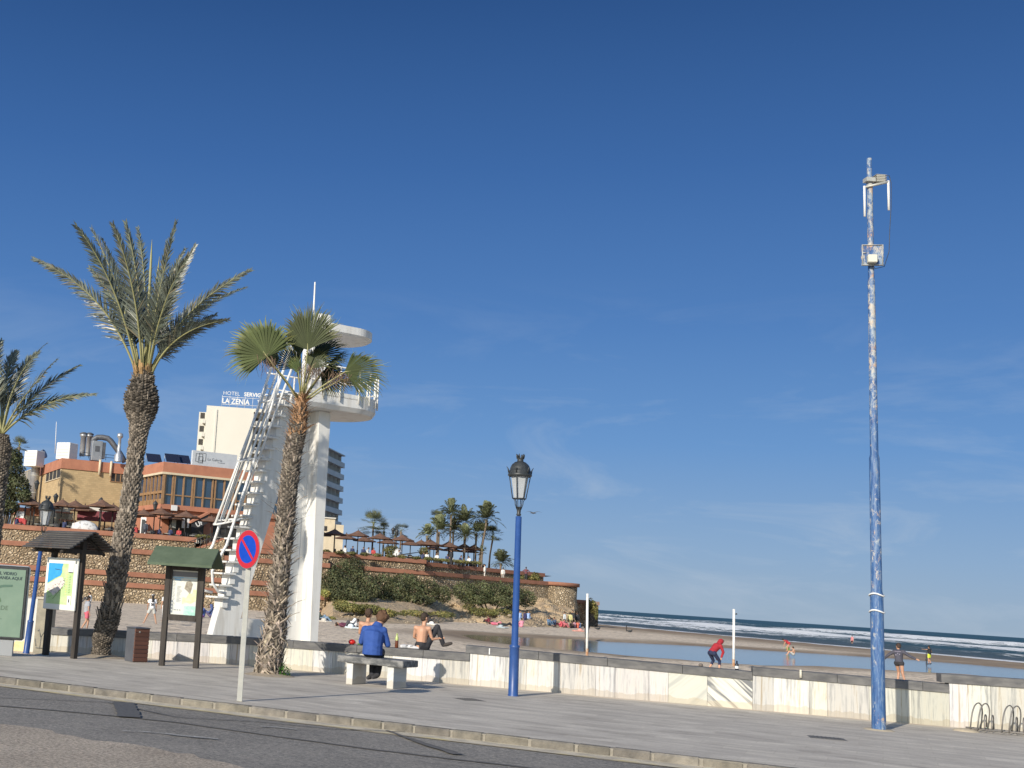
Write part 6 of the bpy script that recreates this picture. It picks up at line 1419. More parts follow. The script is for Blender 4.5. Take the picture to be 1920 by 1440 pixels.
def bvent(r, b): mb = MB(); mb.box((0, .5, .9), (1.1, 1.0, 2.1), bev=.03); mb.build('casing', m_stl, r); mb = MB(); mb.box((.72, .5, 1.0), (.34, .9, 1.7)); mb.build('side_duct', m_duct, r); mb = MB(); mb.box((0, -.012, 1.1), (.5, .02, .6)); mb.build('grille', m_duct, r)
on_roof('ventilation_box', 'grey steel ventilation box in the middle of the brick restaurant roof', 'ventilation unit', 181, 861, 128, bvent)
def barch(r, b):
    P = [A(x, y, 129)-b for x, y in ((174, 832), (176, 824), (183, 820), (192, 820), (202, 822), (208, 827), (216, 838), (226, 852), (234, 866))]
    M = Matrix.Rotation(R_(-20), 4, 'Z'); mb = MB(); mb.tube([M @ q for q in P], .36, 10, sq=.8); mb.build('duct', m_duct, r)
on_roof('arched_duct', 'dark arched duct curving down across the brick restaurant roof', 'duct', 200, 860, 129, barch)
def bsil(r, b): mb = MB(); mb.lathe([(.42, -.2), (.42, .5), (.2, .75), (.15, 2.2), (.3, 2.35), (.33, 2.5), (.3, 2.7), (.12, 2.8), (0, 2.82)], 14); mb.build('flue', mat('bright_steel', (.6, .61, .62), (.48, .5, .52), .3, 2, metal=.6), r)
on_roof('chimney', 'slender shiny steel chimney with round cap left of the date palm trunk', 'chimney', 221.5, 862, 126, bsil)
for i, (x, y0, y1, lb_) in enumerate(((105, 833, 791, 'thin white antenna rod rising above the white rooftop unit'),)):
    b = A(x, y0, 130); r = thing('antenna', lb_, 'antenna', b); t = A(x+.8, y1, 130)-b; mb = MB(); mb.tube([(0, 0, -1), tuple(t)], [.05, .03], 5); mb.build('rod', m_wmetal, r)
b = A(150, 858, 128); r = thing('roof_railing', 'thin dark roof railing and pipes along the brick restaurant parapet', 'railing', b, R_(20)); mb = MB()
for z in (.3, .6): mb.tube([(0, 0, z), (4.6, 0, z)], .03, 4)
for i in range(6): mb.tube([(i*.92, 0, 0), (i*.92, 0, .6)], .03, 4)
mb.build('rail', m_iron, r)
# ---- glazed orange restaurant
c2 = A(309, 866, 118); ZT2 = c2.z; B2 = Vector((c2.x, c2.y, FL)); q2 = PL(c2, 23); p2 = PL(c2, 113); e, g = dirv(23), dirv(113)
R2 = thing('restaurant', 'orange rendered restaurant with a tall band of blue reflecting windows', 'building', B2)
Wd = q2(560, 890)[0]; Dp = 13
hB = q2(309, 885)[1]-FL; hT = q2(309, 889)[1]-FL; hW = q2(309, 945)[1]-FL; hL = q2(309, 954)[1]-FL
def ring(k, z0, z1, name, m): mb = MB(); mb.prism([tuple((-e*k-g*k)[:2]), tuple((e*(Wd+k)-g*k)[:2]), tuple((e*(Wd+k)+g*(Dp+k))[:2]), tuple((-e*k+g*(Dp+k))[:2])], z0, z1); return mb.build(name, m, R2, fix=True)
ring(.15, hB, ZT2-FL, 'parapet', m_org); ring(.22, hT, hB, 'cornice', m_crm); ring(-.12, hW, hT, 'glazing', m_gls); ring(.1, hL, hW, 'floor_band', m_org); ring(-.3, -.2, hL, 'wall', m_org)
O = Vector((0, 0, 0)); xs = [310, 324, 327.5, 344.5, 361.5, 365, 382, 399, 404, 421, 438, 444, 462, 480, 486, 505, 525]
mt = hW+(hT-hW)*.33
for x in xs:
    uu = q2(x, 910)[0]; mb = MB(); facade_box(mb, O, 23, uu-.07, uu+.07, hW, hT, .2, .05); mb.build('mullion', m_frm, R2, fix=True)
mb = MB(); facade_box(mb, O, 23, 0, Wd, mt-.06, mt+.06, .16, .0); mb.build('transom', m_frm, R2, fix=True)
for x in (306, 298, 291, 284, 278, 271):
    uu = p2(x, 910)[0]; mb = MB(); facade_box(mb, O, 113, uu-.07, uu+.07, hW, hT, -.25, -.1); mb.build('mullion', m_frm, R2, fix=True)
mb = MB(); facade_box(mb, O, 113, 0, Dp, mt+.1, mt+.35, -.2, -.06); facade_box(mb, O, 113, 0, Dp, hW, hW+.5, -.2, -.02); mb.build('transom', m_frm, R2, fix=True)
def wallbit(name, x0, y0, x1, y1, m, out=.06, t=.08):
    (ua, za), (ub, zb_) = q2(x0, y0), q2(x1, y1); mb = MB(); facade_box(mb, O, 23, ua, ub, min(za, zb_)-FL, max(za, zb_)-FL, t, out); return mb.build(name, m, R2, fix=True)
mb = MB(); facade_box(mb, O, 23, 1.0, 4.6, .0, hL-.4, .1, -.22); mb.build('doorway', m_dark, R2, fix=True)
mb = MB(); facade_box(mb, O, 23, 5.6, 9.2, .0, hL-.8, .1, -.22); mb.build('doorway', m_dark, R2, fix=True)
wallbit('white_board', 319, 957, 331, 948, m_wht, .3, .1); wallbit('grey_board', 317, 990, 329, 971, m_galv, .3); wallbit('white_board', 338, 990, 346, 970, m_wht, .4); wallbit('white_board', 348, 990, 353, 970, m_wht, .4)
wallbit('wall_joint', 405, 975, 470, 974.2, m_dark, -.1, .4); wallbit('wall_joint', 405, 989, 470, 988.2, m_dark, -.1, .4)
# the slanting black stair side with the letters
ua, za = q2(353, 994); ub, zb_ = q2(384, 976); th = math.atan2(zb_-za, ub-ua); mb = MB(); n2 = Vector((-e.y, e.x, 0))
P = lambda u, z: (u, z-FL)
mb.slab([P(ua, za-.25), P(ub, zb_-.25), P(ub, zb_+.65), P(ua, za+.65)], -n2*.9, e, n2, .12); sp_ = mb.build('stair_side', m_blk, R2, fix=True)
mb = MB(); mb.slab([P(ua-.1, za+.66), P(ub+.1, zb_+.66), P(ub+.1, zb_+.86), P(ua-.1, za+.86)], -n2*1.0, e, n2, .9); mb.build('stair_rail', m_org, R2, fix=True)
uu, zz = q2(363.5, 989); o_ = e*uu-n2*.91+Vector((0, 0, zz-FL)); text('stair_lettering', 'UP', .66, o_, (e*math.cos(th)+Vector((0, 0, math.sin(th)))), m_wht, sp_, .01, .02, up=(Vector((0, 0, 1))*math.cos(th)-e*math.sin(th)))
# sign board on the roof
s0, s1 = A(360, 871.5, 119), A(443, 880, 121.3); sgA = math.atan2(s1.y-s0.y, s1.x-s0.x); GB = thing('roof_sign', 'pale grey roof sign with overlapping squares and handwritten lettering', 'sign board', s0, sgA)
Ls = (s1-s0).to_2d().length; hs_ = hz(871.5, 843.5, 119); dz = s1.z-s0.z
mb = MB(); mb.slab([(0, 0), (Ls, dz*.5), (Ls, dz*.5+hs_), (0, hs_)], (0, 0, 0), UX, VY, .3); bd = mb.build('board', mat('sign_pale', (.56, .59, .62), (.5, .53, .57), .6, 2), GB, fix=True)
mb = MB()
def sqr(u0, z0, w_, h_): 
    for a, b in (((u0, z0), (u0+w_, z0)), ((u0+w_, z0), (u0+w_, z0+h_)), ((u0+w_, z0+h_), (u0, z0+h_)), ((u0, z0+h_), (u0, z0))): mb.tube([(a[0], -.015, a[1]), (b[0], -.015, b[1])], .016, 4)
sqr(.35, .38, .72, .78); sqr(.72, .52, .7, .74); sqr(.62, .28, .5, .62); mb.build('square_motif', m_iron, bd)
text('sign_lettering', 'La Galeria', .38, (1.62, -.012, .62), (1, 0, 0), mat('sign_grey', (.1, .11, .13)), bd, .003, -.004, sx=1.05)
text('sign_lettering', 'RESTAURANTE', .1, (2.75, -.012, .46), (1, 0, 0), MT['sign_grey'], bd, .003, 0, space=1.3)
for i, (x, y) in enumerate(((288, 867), (323, 867), (342, 869))):
    b = A(x, y, 124+i); r = thing('solar_panels', 'dark tilted solar panels on the restaurant roof, %s' % ['just right of the date palm trunk', 'left of the pair beside the roof sign', 'touching the roof sign'][i], 'solar panel', b, R_(16)); mb = MB()
    M = Matrix.Rotation(R_(28), 4, 'X') ; mb.box((0, 0, .45), (1.5, 1.6, .06), M=Matrix.Rotation(R_(35), 4, 'X')); mb.build('panel', mat('solar_blue', (.02, .025, .045), None, .2), r)
    mb = MB(); mb.tube([(-.7, .6, 0), (-.7, .6, .9)], .03, 4); mb.tube([(.7, .6, 0), (.7, .6, .9)], .03, 4); mb.tube([(-.7, .6, .85), (.7, .6, .85)], .03, 4); mb.build('frame', m_galv, r)
# ---- hotel: pale end wall, balconies, far wing
m_hot = mat('hotel_cream', (.68, .655, .58), (.63, .605, .53), .9, .08)
m_hsh = mat('hotel_white', (.62, .6, .54), (.56, .54, .48), .9, .2)
HB = A(388, 760, 250); HZ = HB.z; hr_ = 3.0; h0 = Vector((HB.x, 250, FL)); HO = thing('hotel', 'tall cream hotel block with blank end wall and stacked balconies behind the white tower', 'building', h0, R_(hr_)); qh = PL((h0.x, 250, 0), hr_)
wu0, wu1, wu2, wu3 = qh(364, 900)[0], 0.0, qh(474, 800)[0], qh(566, 800)[0]
mb = MB(); mb.box(((wu1+wu2)/2, 8, (HZ-FL)/2), (wu2-wu1, 16, HZ-FL)); mb.build('end_wall', m_hot, HO)
mb = MB(); mb.box((qh(404, 800)[0], -.1, (HZ-FL)/2-.3), (.35, .2, HZ-FL-.8)); mb.build('wall_rib', m_hsh, HO)
mb = MB(); mb.box(((wu0+wu1)/2, 9.5, (HZ-FL-1.2)/2), (wu1-wu0, 15, HZ-FL-1.2)); mb.box(((wu2+wu3)/2, 9.5, (HZ-FL)/2-.2), (wu3-wu2, 13, HZ-FL-.4)); mb.build('recessed_wall', m_hsh, HO)
mb = MB(); mb.box(((wu2+wu3)/2, 7.5, HZ-FL-.35), (wu3-wu2, 16, .7)); mb.build('roof_slab', m_hot, HO)
fl = 2.76; ztop = HZ-FL
for i in range(12):
    z = qh(500, 801)[1]-FL-i*fl
    if z < 1: break
    mb = MB(); mb.box(((wu2+wu3)/2, 1.5, z), (wu3-wu2, 3, .22)); nb = 4; wb_ = (wu3-wu2)/nb
    for k in range(nb): mb.box((wu2+wb_*(k+.62), .06, z+.62), (wb_*.72, .12, 1.05))
    for k in range(nb+1): mb.box((wu2+wb_*k, 1.5, z+1.35), (.16, 2.9, 2.5))
    bq = mb.build('balcony', m_hsh, HO)
    mb = MB()
    for k in range(nb):
        for j in range(7): mb.tube([(wu2+wb_*(k+.02)+j*.14, .08, z+.1), (wu2+wb_*(k+.02)+j*.14, .08, z+1.1)], .035, 4)
    mb.build('railing', m_wmetal, bq)
    for k in range(nb): mb = MB(); mb.box((wu2+wb_*(k+.45), 2.97, z+1.15), (wb_*.5, .06, 2.0)); mb.build('window', m_dark, HO)
    if z < ztop-2.5:
        mb = MB(); mb.box(((wu0+wu1)/2+.4, 1.1, z+.4), (wu1-wu0-.9, 1.9, .9)); mb.build('balcony', m_hsh, HO)
        mb = MB(); mb.box((wu0+.75, 1.96, z+1.7), (.9, .08, 1.2)); mb.build('window', m_dark, HO)
t0 = A(417, 757.5, 250.2); hu = dirv(hr_); tb = t0-h0; M = Matrix.Rotation(R_(-hr_), 4, 'Z'); tb = M @ tb
def htext(s, x, y, size, bold=0., sx=1.0):
    p = M @ (A(x, y, 250.2)-h0); return text('roof_lettering', s, size, (p.x, -.1, p.z), (1, 0, 0), m_wht, HO, .06, bold, sx=sx)
htext('HOTEL', 418, 740, 1.12, -.012, 1.0); htext('SERVIGROUP', 457.5, 742.5, 1.15, .03, .98); htext('LA ZENIA', 416, 755.5, 1.52, .035, .88)
def star(cx, cz, r_):
    mb = MB(); pts = []
    for k in range(10): a = math.pi/2+k*math.pi/5; rr_ = r_ if k % 2 == 0 else r_*.42; pts.append((cx+rr_*math.cos(a), cz+rr_*math.sin(a)))
    mb.slab(pts, (0, -.1, 0), UX, VY, .1); return mb.build('roof_star', m_wht, HO, fix=True)
for k in range(4): p = M @ (A(486.5+k*10, 752+k*.7, 250.2)-h0); star(p.x, p.z, .5)
p = M @ (A(527, 754, 250.2)-h0); mb = MB(); mb.tube([(p.x+.6*math.cos(a), -.1, p.z+.6*math.sin(a)) for a in [2*math.pi*i/16 for i in range(17)]], .09, 4); mb.build('roof_emblem', m_wht, HO)
mb = MB(); pp = [(M @ (A(x, y, 250.2)-h0)) for x, y in ((417, 743.5), (532, 750), (417, 757.6), (532, 763))]
for a, b in ((0, 1), (2, 3)): mb.tube([(pp[a].x, .05, pp[a].z), (pp[b].x, .05, pp[b].z)], .05, 4)
for f in np.linspace(0, 1, 9): a = pp[0].lerp(pp[1], f); mb.tube([(a.x, .05, a.z+.3), (a.x, .05, HZ-FL)], .05, 4)
mb.build('sign_frame', m_wmetal, HO)
# wing
wa, wb2 = A(600, 833, 272), A(643, 857, 292); wang = math.degrees(math.atan2(wb2.y-wa.y, wb2.x-wa.x)); WGo = Vector((wa.x, wa.y, FL)); qw = PL(WGo, wang)
WG = thing('hotel_wing', 'shaded receding hotel wing with eight rows of balconies right of the tower', 'building', WGo, R_(wang)); Lw = (wb2-wa).to_2d().length; ZW = wa.z-FL
m_wg = mat('wing_grey', (.6, .61, .61), (.52, .54, .55), .9, .3); m_wd = mat('wing_recess', (.14, .17, .2), (.2, .23, .26), .7, 1.2)
mb = MB(); mb.box((Lw/2-3, 6+1.4, ZW/2), (Lw+6-2.4, 12, ZW)); mb.build('wall', m_wd, WG)
fh = (ZW-2)/8.0*1.0; fh = 2.83
for i in range(9):
    z = ZW-i*fh
    if z < 1: break
    mb = MB(); mb.box((Lw/2-3, .6, z-.1), (Lw+6, 2.4, .25)); 
    if i: mb.box((Lw/2-3, -.5, z+.5), (Lw+6, .12, .95))
    if i: mb.box((Lw-.1, .6, z+.5), (.12, 2.2, .95))
    bq = mb.build('balcony', m_wg, WG)
    if i:
        for k in range(6): mb = MB(); mb.box((Lw-1.2-k*3.6, .75, z+1.45), (.16, 1.4, 2.6)); mb.build('partition', m_wg, WG)
b = A(600, 1003, 205); b.z = FL; LBk = thing('annex', 'low cream annex with flat roofs at the foot of the hotel wing', 'building', b, R_(8)); z1_ = A(615, 972, 205).z-FL; x1 = (A(645, 990, 205)-A(600, 990, 205)).x
mb = MB(); mb.box((x1*.3, 3, z1_/2), (x1*.62, 6, z1_)); mb.box((x1*.75, 3, (z1_-.9)/2), (x1*.5, 5.5, z1_-.9)); mb.build('wall', m_crm, LBk)
mb = MB(); mb.box((x1*.15, -.04, z1_*.8), (x1*.25, .1, .8)); mb.build('window', m_dark, LBk); mb = MB(); mb.box((x1*.3, 2.9, z1_+.1), (x1*.66, 6.3, .2)); mb.build('roof', m_hsh, LBk)

# ---- long pale cafe awning behind the parasols, stepped yellow stair, banner
a0, a1 = A(48, 950, 118.5), A(236, 962, 117); an = math.atan2(a1.y-a0.y, a1.x-a0.x); r = thing('cafe_awning', 'long pale cafe awning with thin posts under the yellow brick restaurant', 'awning', Vector((a0.x, a0.y, FL)), an); La = (a1-a0).to_2d().length; za = a0.z-FL
mb = MB(); mb.box((La/2, 1.5, za+.15), (La, 3.2, .35)); mb.build('canopy', mat('awning_cream', (.6, .58, .52), (.5, .48, .43), .8, 1), r)
for k in range(6): mb = MB(); mb.tube([(La*k/5, 0, 0), (La*k/5, 0, za)], .08, 6); mb.build('post', m_iron, r)
a = A(146, 975, 116.5); r = thing('banner', 'long maroon banner hanging under the pale awning', 'banner', a, an); mb = MB(); mb.box((2.4, 0, .45), (5.0, .05, .95)); mb.build('cloth', mat('maroon', (.15, .03, .045), (.2, .05, .06), .8, 3), r)
a = A(98, 990, 117); r = thing('stair_block', 'stepped yellow rendered stair block between the left lantern and the parasols', 'stairs', Vector((a.x, a.y, FL)), R_(20)); mb = MB()
for k in range(4): mb.box((.7+k*.45, 1, 1.5-k*.36), (1.5-.2*k+.3, 1.6, 3.0-k*.72-.02), mi=0)
mb.build('steps', m_crm, r)
for k in range(3): mb = MB(); mb.box((1.0+k*.4, .17, 2.2-k*.72), (1.6, .06, .12)); mb.build('step_edge', m_org, r)
a = A(22, 962, 119); r = thing('kiosk_roof', 'small orange tiled roof hut behind the dark tree', 'hut', Vector((a.x, a.y, FL)), R_(15)); mb = MB(); mb.box((1.5, 1, .9), (2.6, 2, 1.8)); mb.build('wall', m_crm, r); mb = MB(); mb.slab([(0, 1.8), (3.2, 1.8), (2.6, 2.5), (.6, 2.5)], (0, -.2, 0), UX, VY, 2.4); mb.build('roof', m_org, r, fix=True)
a = A(28, 985, 113); r = thing('soft_drink_fridge', 'red and white drinks stand beside the dark tree', 'drinks stand', Vector((a.x, a.y, FL)), R_(0)); mb = MB(); mb.box((.4, 0, .6), (.9, .5, 1.2)); mb.build('red_body', mat('stand_red', (.5, .03, .04), (.42, .03, .04), .5, 2), r); mb = MB(); mb.box((.4, .02, 1.5), (.7, .4, .6)); mb.build('white_top', m_wht, r)

# ---- terrace furniture
m_thatch = mat('parasol_brown', (.2, .11, .075), (.12, .066, .046), .95, 3, .4, 12)
def parasol(loc, label, s=1.0, h=3.05, rad=1.32):
    r = thing('parasol', label, 'parasol', loc, random.uniform(0, .8), 'brown cone parasols on the terraces')
    mb = MB(); mb.tube([(0, 0, 0), (0, 0, h-.1)], .055, 6); mb.build('pole', m_wood, r)
    mb = MB(); n = 10; zr = h-.58
    pts = [(rad*math.cos(2*math.pi*k/n), rad*math.sin(2*math.pi*k/n), zr) for k in range(n)]; low = [(p[0]*.98, p[1]*.98, zr-.1) for p in pts]; md = [(p[0]*.5, p[1]*.5, zr+.22) for p in pts]
    vs = pts+low+md+[(0, 0, h)]; fs = [(k, (k+1) % n, 2*n+(k+1) % n, 2*n+k) for k in range(n)]+[(2*n+k, 2*n+(k+1) % n, 3*n) for k in range(n)]+[(n+k, n+(k+1) % n, (k+1) % n, k) for k in range(n)]+[tuple(n+k for k in range(n-1, -1, -1))]
    mb.add(vs, fs); mb.build('canopy', m_thatch, r, vc=False)
    mb = MB(); mb.lathe([(.07, h-.12), (.05, h+.02), (.02, h+.12), (0, h+.14)], 8); mb.build('finial', m_wood, r); return r
UMB = [(118, 936, 8.6), (142, 938, 8.3), (160, 946, 7.9), (192, 936, 8.5), (213, 945, 8.3), (243, 957, 8.1), (270, 955, 8.2), (302, 952, 8.3), (322, 962, 7.9), (349, 958, 8.2), (397, 967, 8.3), (60, 934, 8.6), (88, 940, 8.5),
       (600, 993, 8.4), (628, 991.5, 8.45), (650, 1000, 8.35), (672, 994, 8.35), (684, 1005, 8.2), (713, 999.5, 8.35), (728, 1009, 8.2), (755, 1002.5, 8.4), (770, 1012, 8.2), (790, 1012, 8.4), (807, 1011, 8.45), (814, 1021, 8.1), (841.5, 1015, 8.45), (847, 1024, 8.1), (870.6, 1018.5, 8.5), (889, 1021, 8.45), (878, 1026, 8.2)]
def yw(X):                              # back line of the terrace's front wall
    if X < 5: return float(np.interp(X, [q[0] for q in LL], [q[1] for q in LL]))+3.6
    return float(np.interp(X, [q[0] for q in RR], [q[1] for q in RR]))+1.9
proto = None; cnt = [0, 0]
ORD = ['first', 'second', 'third', 'fourth', 'fifth', 'sixth', 'seventh', 'eighth', 'ninth', 'tenth', 'eleventh', 'twelfth', 'thirteenth', 'fourteenth', 'fifteenth', 'sixteenth', 'seventeenth', 'eighteenth']
UMB.sort(key=lambda t: t[0]); placed = []
for x, y, z in UMB:
    left = x < 420
    if left: p = A(x, y, 116); p = A(x, y, yw(p.x)+(5.4 if z < 8.2 else 2.6)) 
    else: p = G(x, y, z)
    i = cnt[0 if left else 1]; cnt[0 if left else 1] += 1
    lb_ = 'brown cone parasol, %s from the left on the %s' % (ORD[i], 'cafe terrace left of the tower' if left else 'terrace right of the white tower')
    base = Vector((p.x, p.y, FL)); hh = p.z-FL
    if proto is None: proto = parasol(base, lb_, h=hh); proto_h = hh; o = proto
    else:
        o = rep(proto, lb_, base, random.uniform(0, .8)); o.scale = (random.uniform(.95, 1.08), random.uniform(.95, 1.08), hh/proto_h)
    placed.append(base)
def chair():
    r = thing('terrace_chair', 'x', 'chair', (0, 0, 0), 0, 'chairs on the terraces'); mb = MB(); mb.box((0, 0, .43), (.5, .5, .06)); mb.build('seat', m_blk, r)
    mb = MB(); mb.box((0, .25, .72), (.5, .05, .5)); mb.build('backrest', m_blk, r)
    for sx in (-1, 1):
        for sy in (-1, 1): mb = MB(); mb.box((sx*.21, sy*.21, .2), (.05, .05, .4)); mb.build('leg', m_galv, r)
    return r
def table():
    r = thing('terrace_table', 'x', 'table', (0, 0, 0), 0, 'tables on the terraces'); mb = MB(); mb.lathe([(0, .72), (.42, .72), (.42, .76), (0, .76)], 14); mb.build('table_top', m_galv, r); mb = MB(); mb.lathe([(.25, 0), (.25, .03), (.04, .06), (.04, .72)], 10); mb.build('pedestal', m_iron, r); return r
ch0, tb0 = chair(), table(); usedc = usedt = False; nc = 0
for bi, b in enumerate(placed):
    left = bi < cnt[0]; fr_ = Vector((0, -1.5, 0)); side_ = 'left of the tower' if left else 'right of the tower'; k = bi if left else bi-cnt[0]
    tp_ = b+Vector((.9, -1.3, 0)); tp_.y = max(tp_.y, yw(tp_.x)+2.0); lb_ = 'round cafe table beside the %s parasol %s' % (ORD[k], side_)
    if not usedt: tb0.location = tp_; tb0['label'] = lb_; usedt = True
    else: rep(tb0, lb_, tp_)
    for j, (dx, dy, rz) in enumerate(((-.6, -.1, math.pi/2), (.6, .1, -math.pi/2), (0, .75, 0))):
        w_ = ['left', 'right', 'far'][j]; lb_ = 'dark cafe chair on the %s side of the table by the %s parasol %s' % (w_, ORD[k], side_)
        if not usedc: ch0.location = tp_+Vector((dx, dy, 0)); ch0.rotation_euler.z = rz; ch0['label'] = lb_.replace('side of the table by the', 'side beside the'); usedc = True
        else: rep(ch0, 'dark cafe chair %s of the table by the %s parasol %s' % (w_, ORD[k], side_), tp_+Vector((dx, dy, 0)), rz+random.uniform(-.4, .4))
# guests
TSIT = seated(.06, .02, .42, .1, .3)
gs = [('white', (.62, .62, .6)), ('navy', (.03, .04, .1)), ('red', (.4, .05, .05))]; gp = []
for nm_, c in gs: gp.append((nm_, person('x', (0, 0, 0), 0, 1.7, TSIT, c, (.04, .04, .05), 'tan', vox=.045, group='guests on the terraces')))
spots = [(140, 988, 0), (152, 990, 0), (256, 1000, 2), (297, 1003, 1), (318, 1006, 1), (335, 1008, 2), (648, 1034, 0), (660, 1036, 1), (681, 1034, 1), (688, 1036, 0), (700, 1038, 2), (746, 1040, 0), (792, 1042, 1), (800, 1044, 0), (820, 1044, 0), (838, 1048, 1), (849, 1052, 0), (862, 1054, 1), (880, 1058, 0), (30, 985, 1), (46, 990, 2), (120, 985, 1)]
done = set()
for i, (x, y, k) in enumerate(spots):
    p = A(x, y, 114 if x < 420 else 130); p.y = yw(p.x)+1.7; p.x = A(x, y, p.y).x; p.z = FL+.48; nm_, pr = gp[k]
    lb_ = 'cafe guest dressed in %s, %s seated guest from the left on the terraces' % (nm_, (ORD+['nineteenth', 'twentieth', 'twenty first', 'twenty second'])[sorted(s_[0] for s_ in spots).index(x)])
    if k not in done: pr.location = p; pr.rotation_euler.z = random.uniform(0, 6); pr['label'] = lb_; done.add(k)
    else: c = copy_tree(pr); c.location = p; c.rotation_euler = (0, 0, random.uniform(0, 6)); c['label'] = lb_
def tperson(px, py, z, label, top, bot, h=1.7, **k):
    p = G(px, py, z) if False else A(px, py, k.pop('Y')); p.z = z; return person(label, p, R_(k.pop('yaw', 0)), h, k.pop('pose', None), top, bot, 'tan', (.03, .02, .015), vox=.04, shoes=None, **k)
tperson(909, 1072, 4.12, 'person in a flowing white robe on the terrace path below the far palms', (.64, .62, .58), (.55, .52, .48), Y=137, yaw=80)
tperson(943, 1076, 4.12, 'person in a pale top standing on the terrace path left of the blue lamp', (.62, .6, .56), (.3, .28, .25), h=1.55, Y=140.5, yaw=0)
tperson(986, 1084, 4.3, 'person in a dark red top with hands on hips atop the headland', (.14, .05, .06), (.02, .02, .03), Y=143, yaw=0, pose=dict(elL=(-.42, 0, 1.2), wrL=(-.2, .05, 1.0), elR=(.42, 0, 1.2), wrR=(.2, .05, 1.0)))
tperson(846, 1046, FL, 'standing waiter in dark clothes among the parasols right of the tower', (.03, .03, .035), (.03, .03, .035), Y=131.5, yaw=30)
tperson(272, 992, FL, 'standing person in a dark jacket beside the cafe parasols', (.05, .06, .08), (.03, .03, .04), Y=112.6, yaw=0)
# lamps on the terraces
def far_lamp(x, y, Y, lb_, s=1.0):
    t = A(x, y, Y); base = Vector((t.x, t.y, FL)); h = t.z-FL; r = thing('terrace_lamp', lb_, 'street lamp', base, 0, 'black lanterns on the terraces')
    mb = MB(); mb.tube([(0, 0, 0), (0, 0, h-.9)], [.07, .05], 6); mb.build('pole', m_iron, r)
    mb = MB(); mb.lathe([(.04, h-.95), (.12, h-.88), (.22, h-.4), (.27, h-.38), (.2, h-.2), (.07, h-.1), (.03, h)], 8, smooth=False); mb.build('lantern', m_iron, r)
far_lamp(70, 899, 113.2, 'black terrace lamp standing before the big steel duct')
far_lamp(105.5, 924, 116, 'black terrace lamp in front of the corner of the yellow brick restaurant')
far_lamp(190, 932, 116, 'black terrace lamp left of the date palm trunk under the yellow brick wall')
far_lamp(292, 938, 115, 'black terrace lamp below the corner of the glazed restaurant')
far_lamp(737.5, 988, 150, 'left of the pair of black terrace lamps above the right hand parasols')
far_lamp(744.5, 991, 152, 'right of the pair of black terrace lamps above the right hand parasols')
far_lamp(1002.5, 962, 10000, 'x') if False else None
# white round table and menu stands
for x, y, lb_ in ((159, 988, 'white spotted tablecloth heap on the cafe terrace left of the date palm'), (746, 1036, 'white domed cover on the terrace under the right hand parasols')):
    p = A(x, y, 112.4 if x < 400 else 133.5); p.z = FL; r = thing('white_cover', lb_, 'cover', p); mb = MB(); mb.ell((0, 0, .5), (1.3 if x < 400 else .6, .5, .85 if x < 400 else 1.0), 12, 8); mb.build('cloth', mat('cover_white', (.6, .6, .6), (.3, .3, .3), .8, 3.5 if x < 400 else .5, pos=(.5, .62)), r)
p = A(268, 990, 112.6); p.z = FL; r = thing('menu_stand', 'white framed menu stand by the date palm trunk on the cafe terrace', 'menu stand', p); mb = MB(); mb.box((0, 0, 1.05), (.5, .06, 1.9)); mb.build('frame', m_wht, r); mb = MB(); mb.box((0, -.04, 1.15), (.3, .03, 1.3)); mb.build('screen', m_iron, r)
# outdoor stairs with railing between the left terraces
p0_ = A(352, 1036, 112.2); r = thing('outdoor_stairs', 'stone stairs with thin metal railing climbing between the left terraces', 'stairs', p0_, R_(8)); mb = MB(); rise = hz(1036, 1006, 112); run = (A(420, 1010, 112)-A(352, 1010, 112)).x; n = 12
mb.slab([(0, -1.5), (run, -1.5), (run, rise), (0, 0)], (0, 0, 0), UX, VY, 1.2); mb.build('flank', m_rub, r, fix=True)
for k in range(n): mb = MB(); mb.box((run*(k+.5)/n, .6, rise*(k+1)/n-.02), (run/n, 1.3, .16)); mb.build('step', m_brk, r)
mb = MB()
for h in (.95, .55): mb.tube([(0, -.05, h), (run, -.05, rise+h)], .035, 5)
for k in range(7): mb.tube([(run*k/6, -.05, rise*k/6), (run*k/6, -.05, rise*k/6+.95)], .03, 5)
mb.build('railing', m_iron, r)

# ---- ruined end of the headland
bx = Vector((A(1032, 1092, 147.6).x, 147.6, -.6)); r = thing('bastion', 'rounded rubble stone bastion with worn brick rim at the tip of the headland', 'stone bastion', bx)
mb = MB(); mb.lathe([(3.3, 2.0), (3.1, 3.2), (3.15, 4.75), (0, 4.75)], 28); mb.build('stone_face', m_rub, r); mb = MB(); mb.lathe([(3.1, 4.7), (3.42, 4.72), (3.42, 5.12), (3.0, 5.14), (0, 5.05)], 28); mb.build('brick_rim', m_brk, r)
qr = PL((36, 151, 0), 14); n14 = dirv(104)
def ruin(x0, x1, yt, yb, label, brick, th, out=0.0, nm='ruined_wall'):
    u0, zt_ = qr(x0, yt); u1, _ = qr(x1, yt+(x1-x0)*.066); ub = qr(x0, yb)[1]; O_ = Vector((36, 151, 0))+dirv(14)*u0-n14*out; r = thing(nm, label, 'wall', (O_.x, O_.y, -.9), R_(14)); L_ = u1-u0; H_ = zt_+.9
    mb = MB(); rr = random.Random(int(x0)); top = [(L_*k/8, H_-.42+rr.uniform(-.05, .02)) for k in range(8, -1, -1)]; mb.slab([(0, -.3), (L_, -.3)]+top, (0, 0, 0), UX, VY, th); mb.build('stone_face', brick[0], r, fix=True)
    mb = MB(); mb.slab([(-.1, H_-.44), (L_+.1, H_-.44), (L_+.08, H_), (-.05, H_)], (0, -.12, 0), UX, VY, th+.2); mb.build('brick_coping', brick[1], r, fix=True); return r
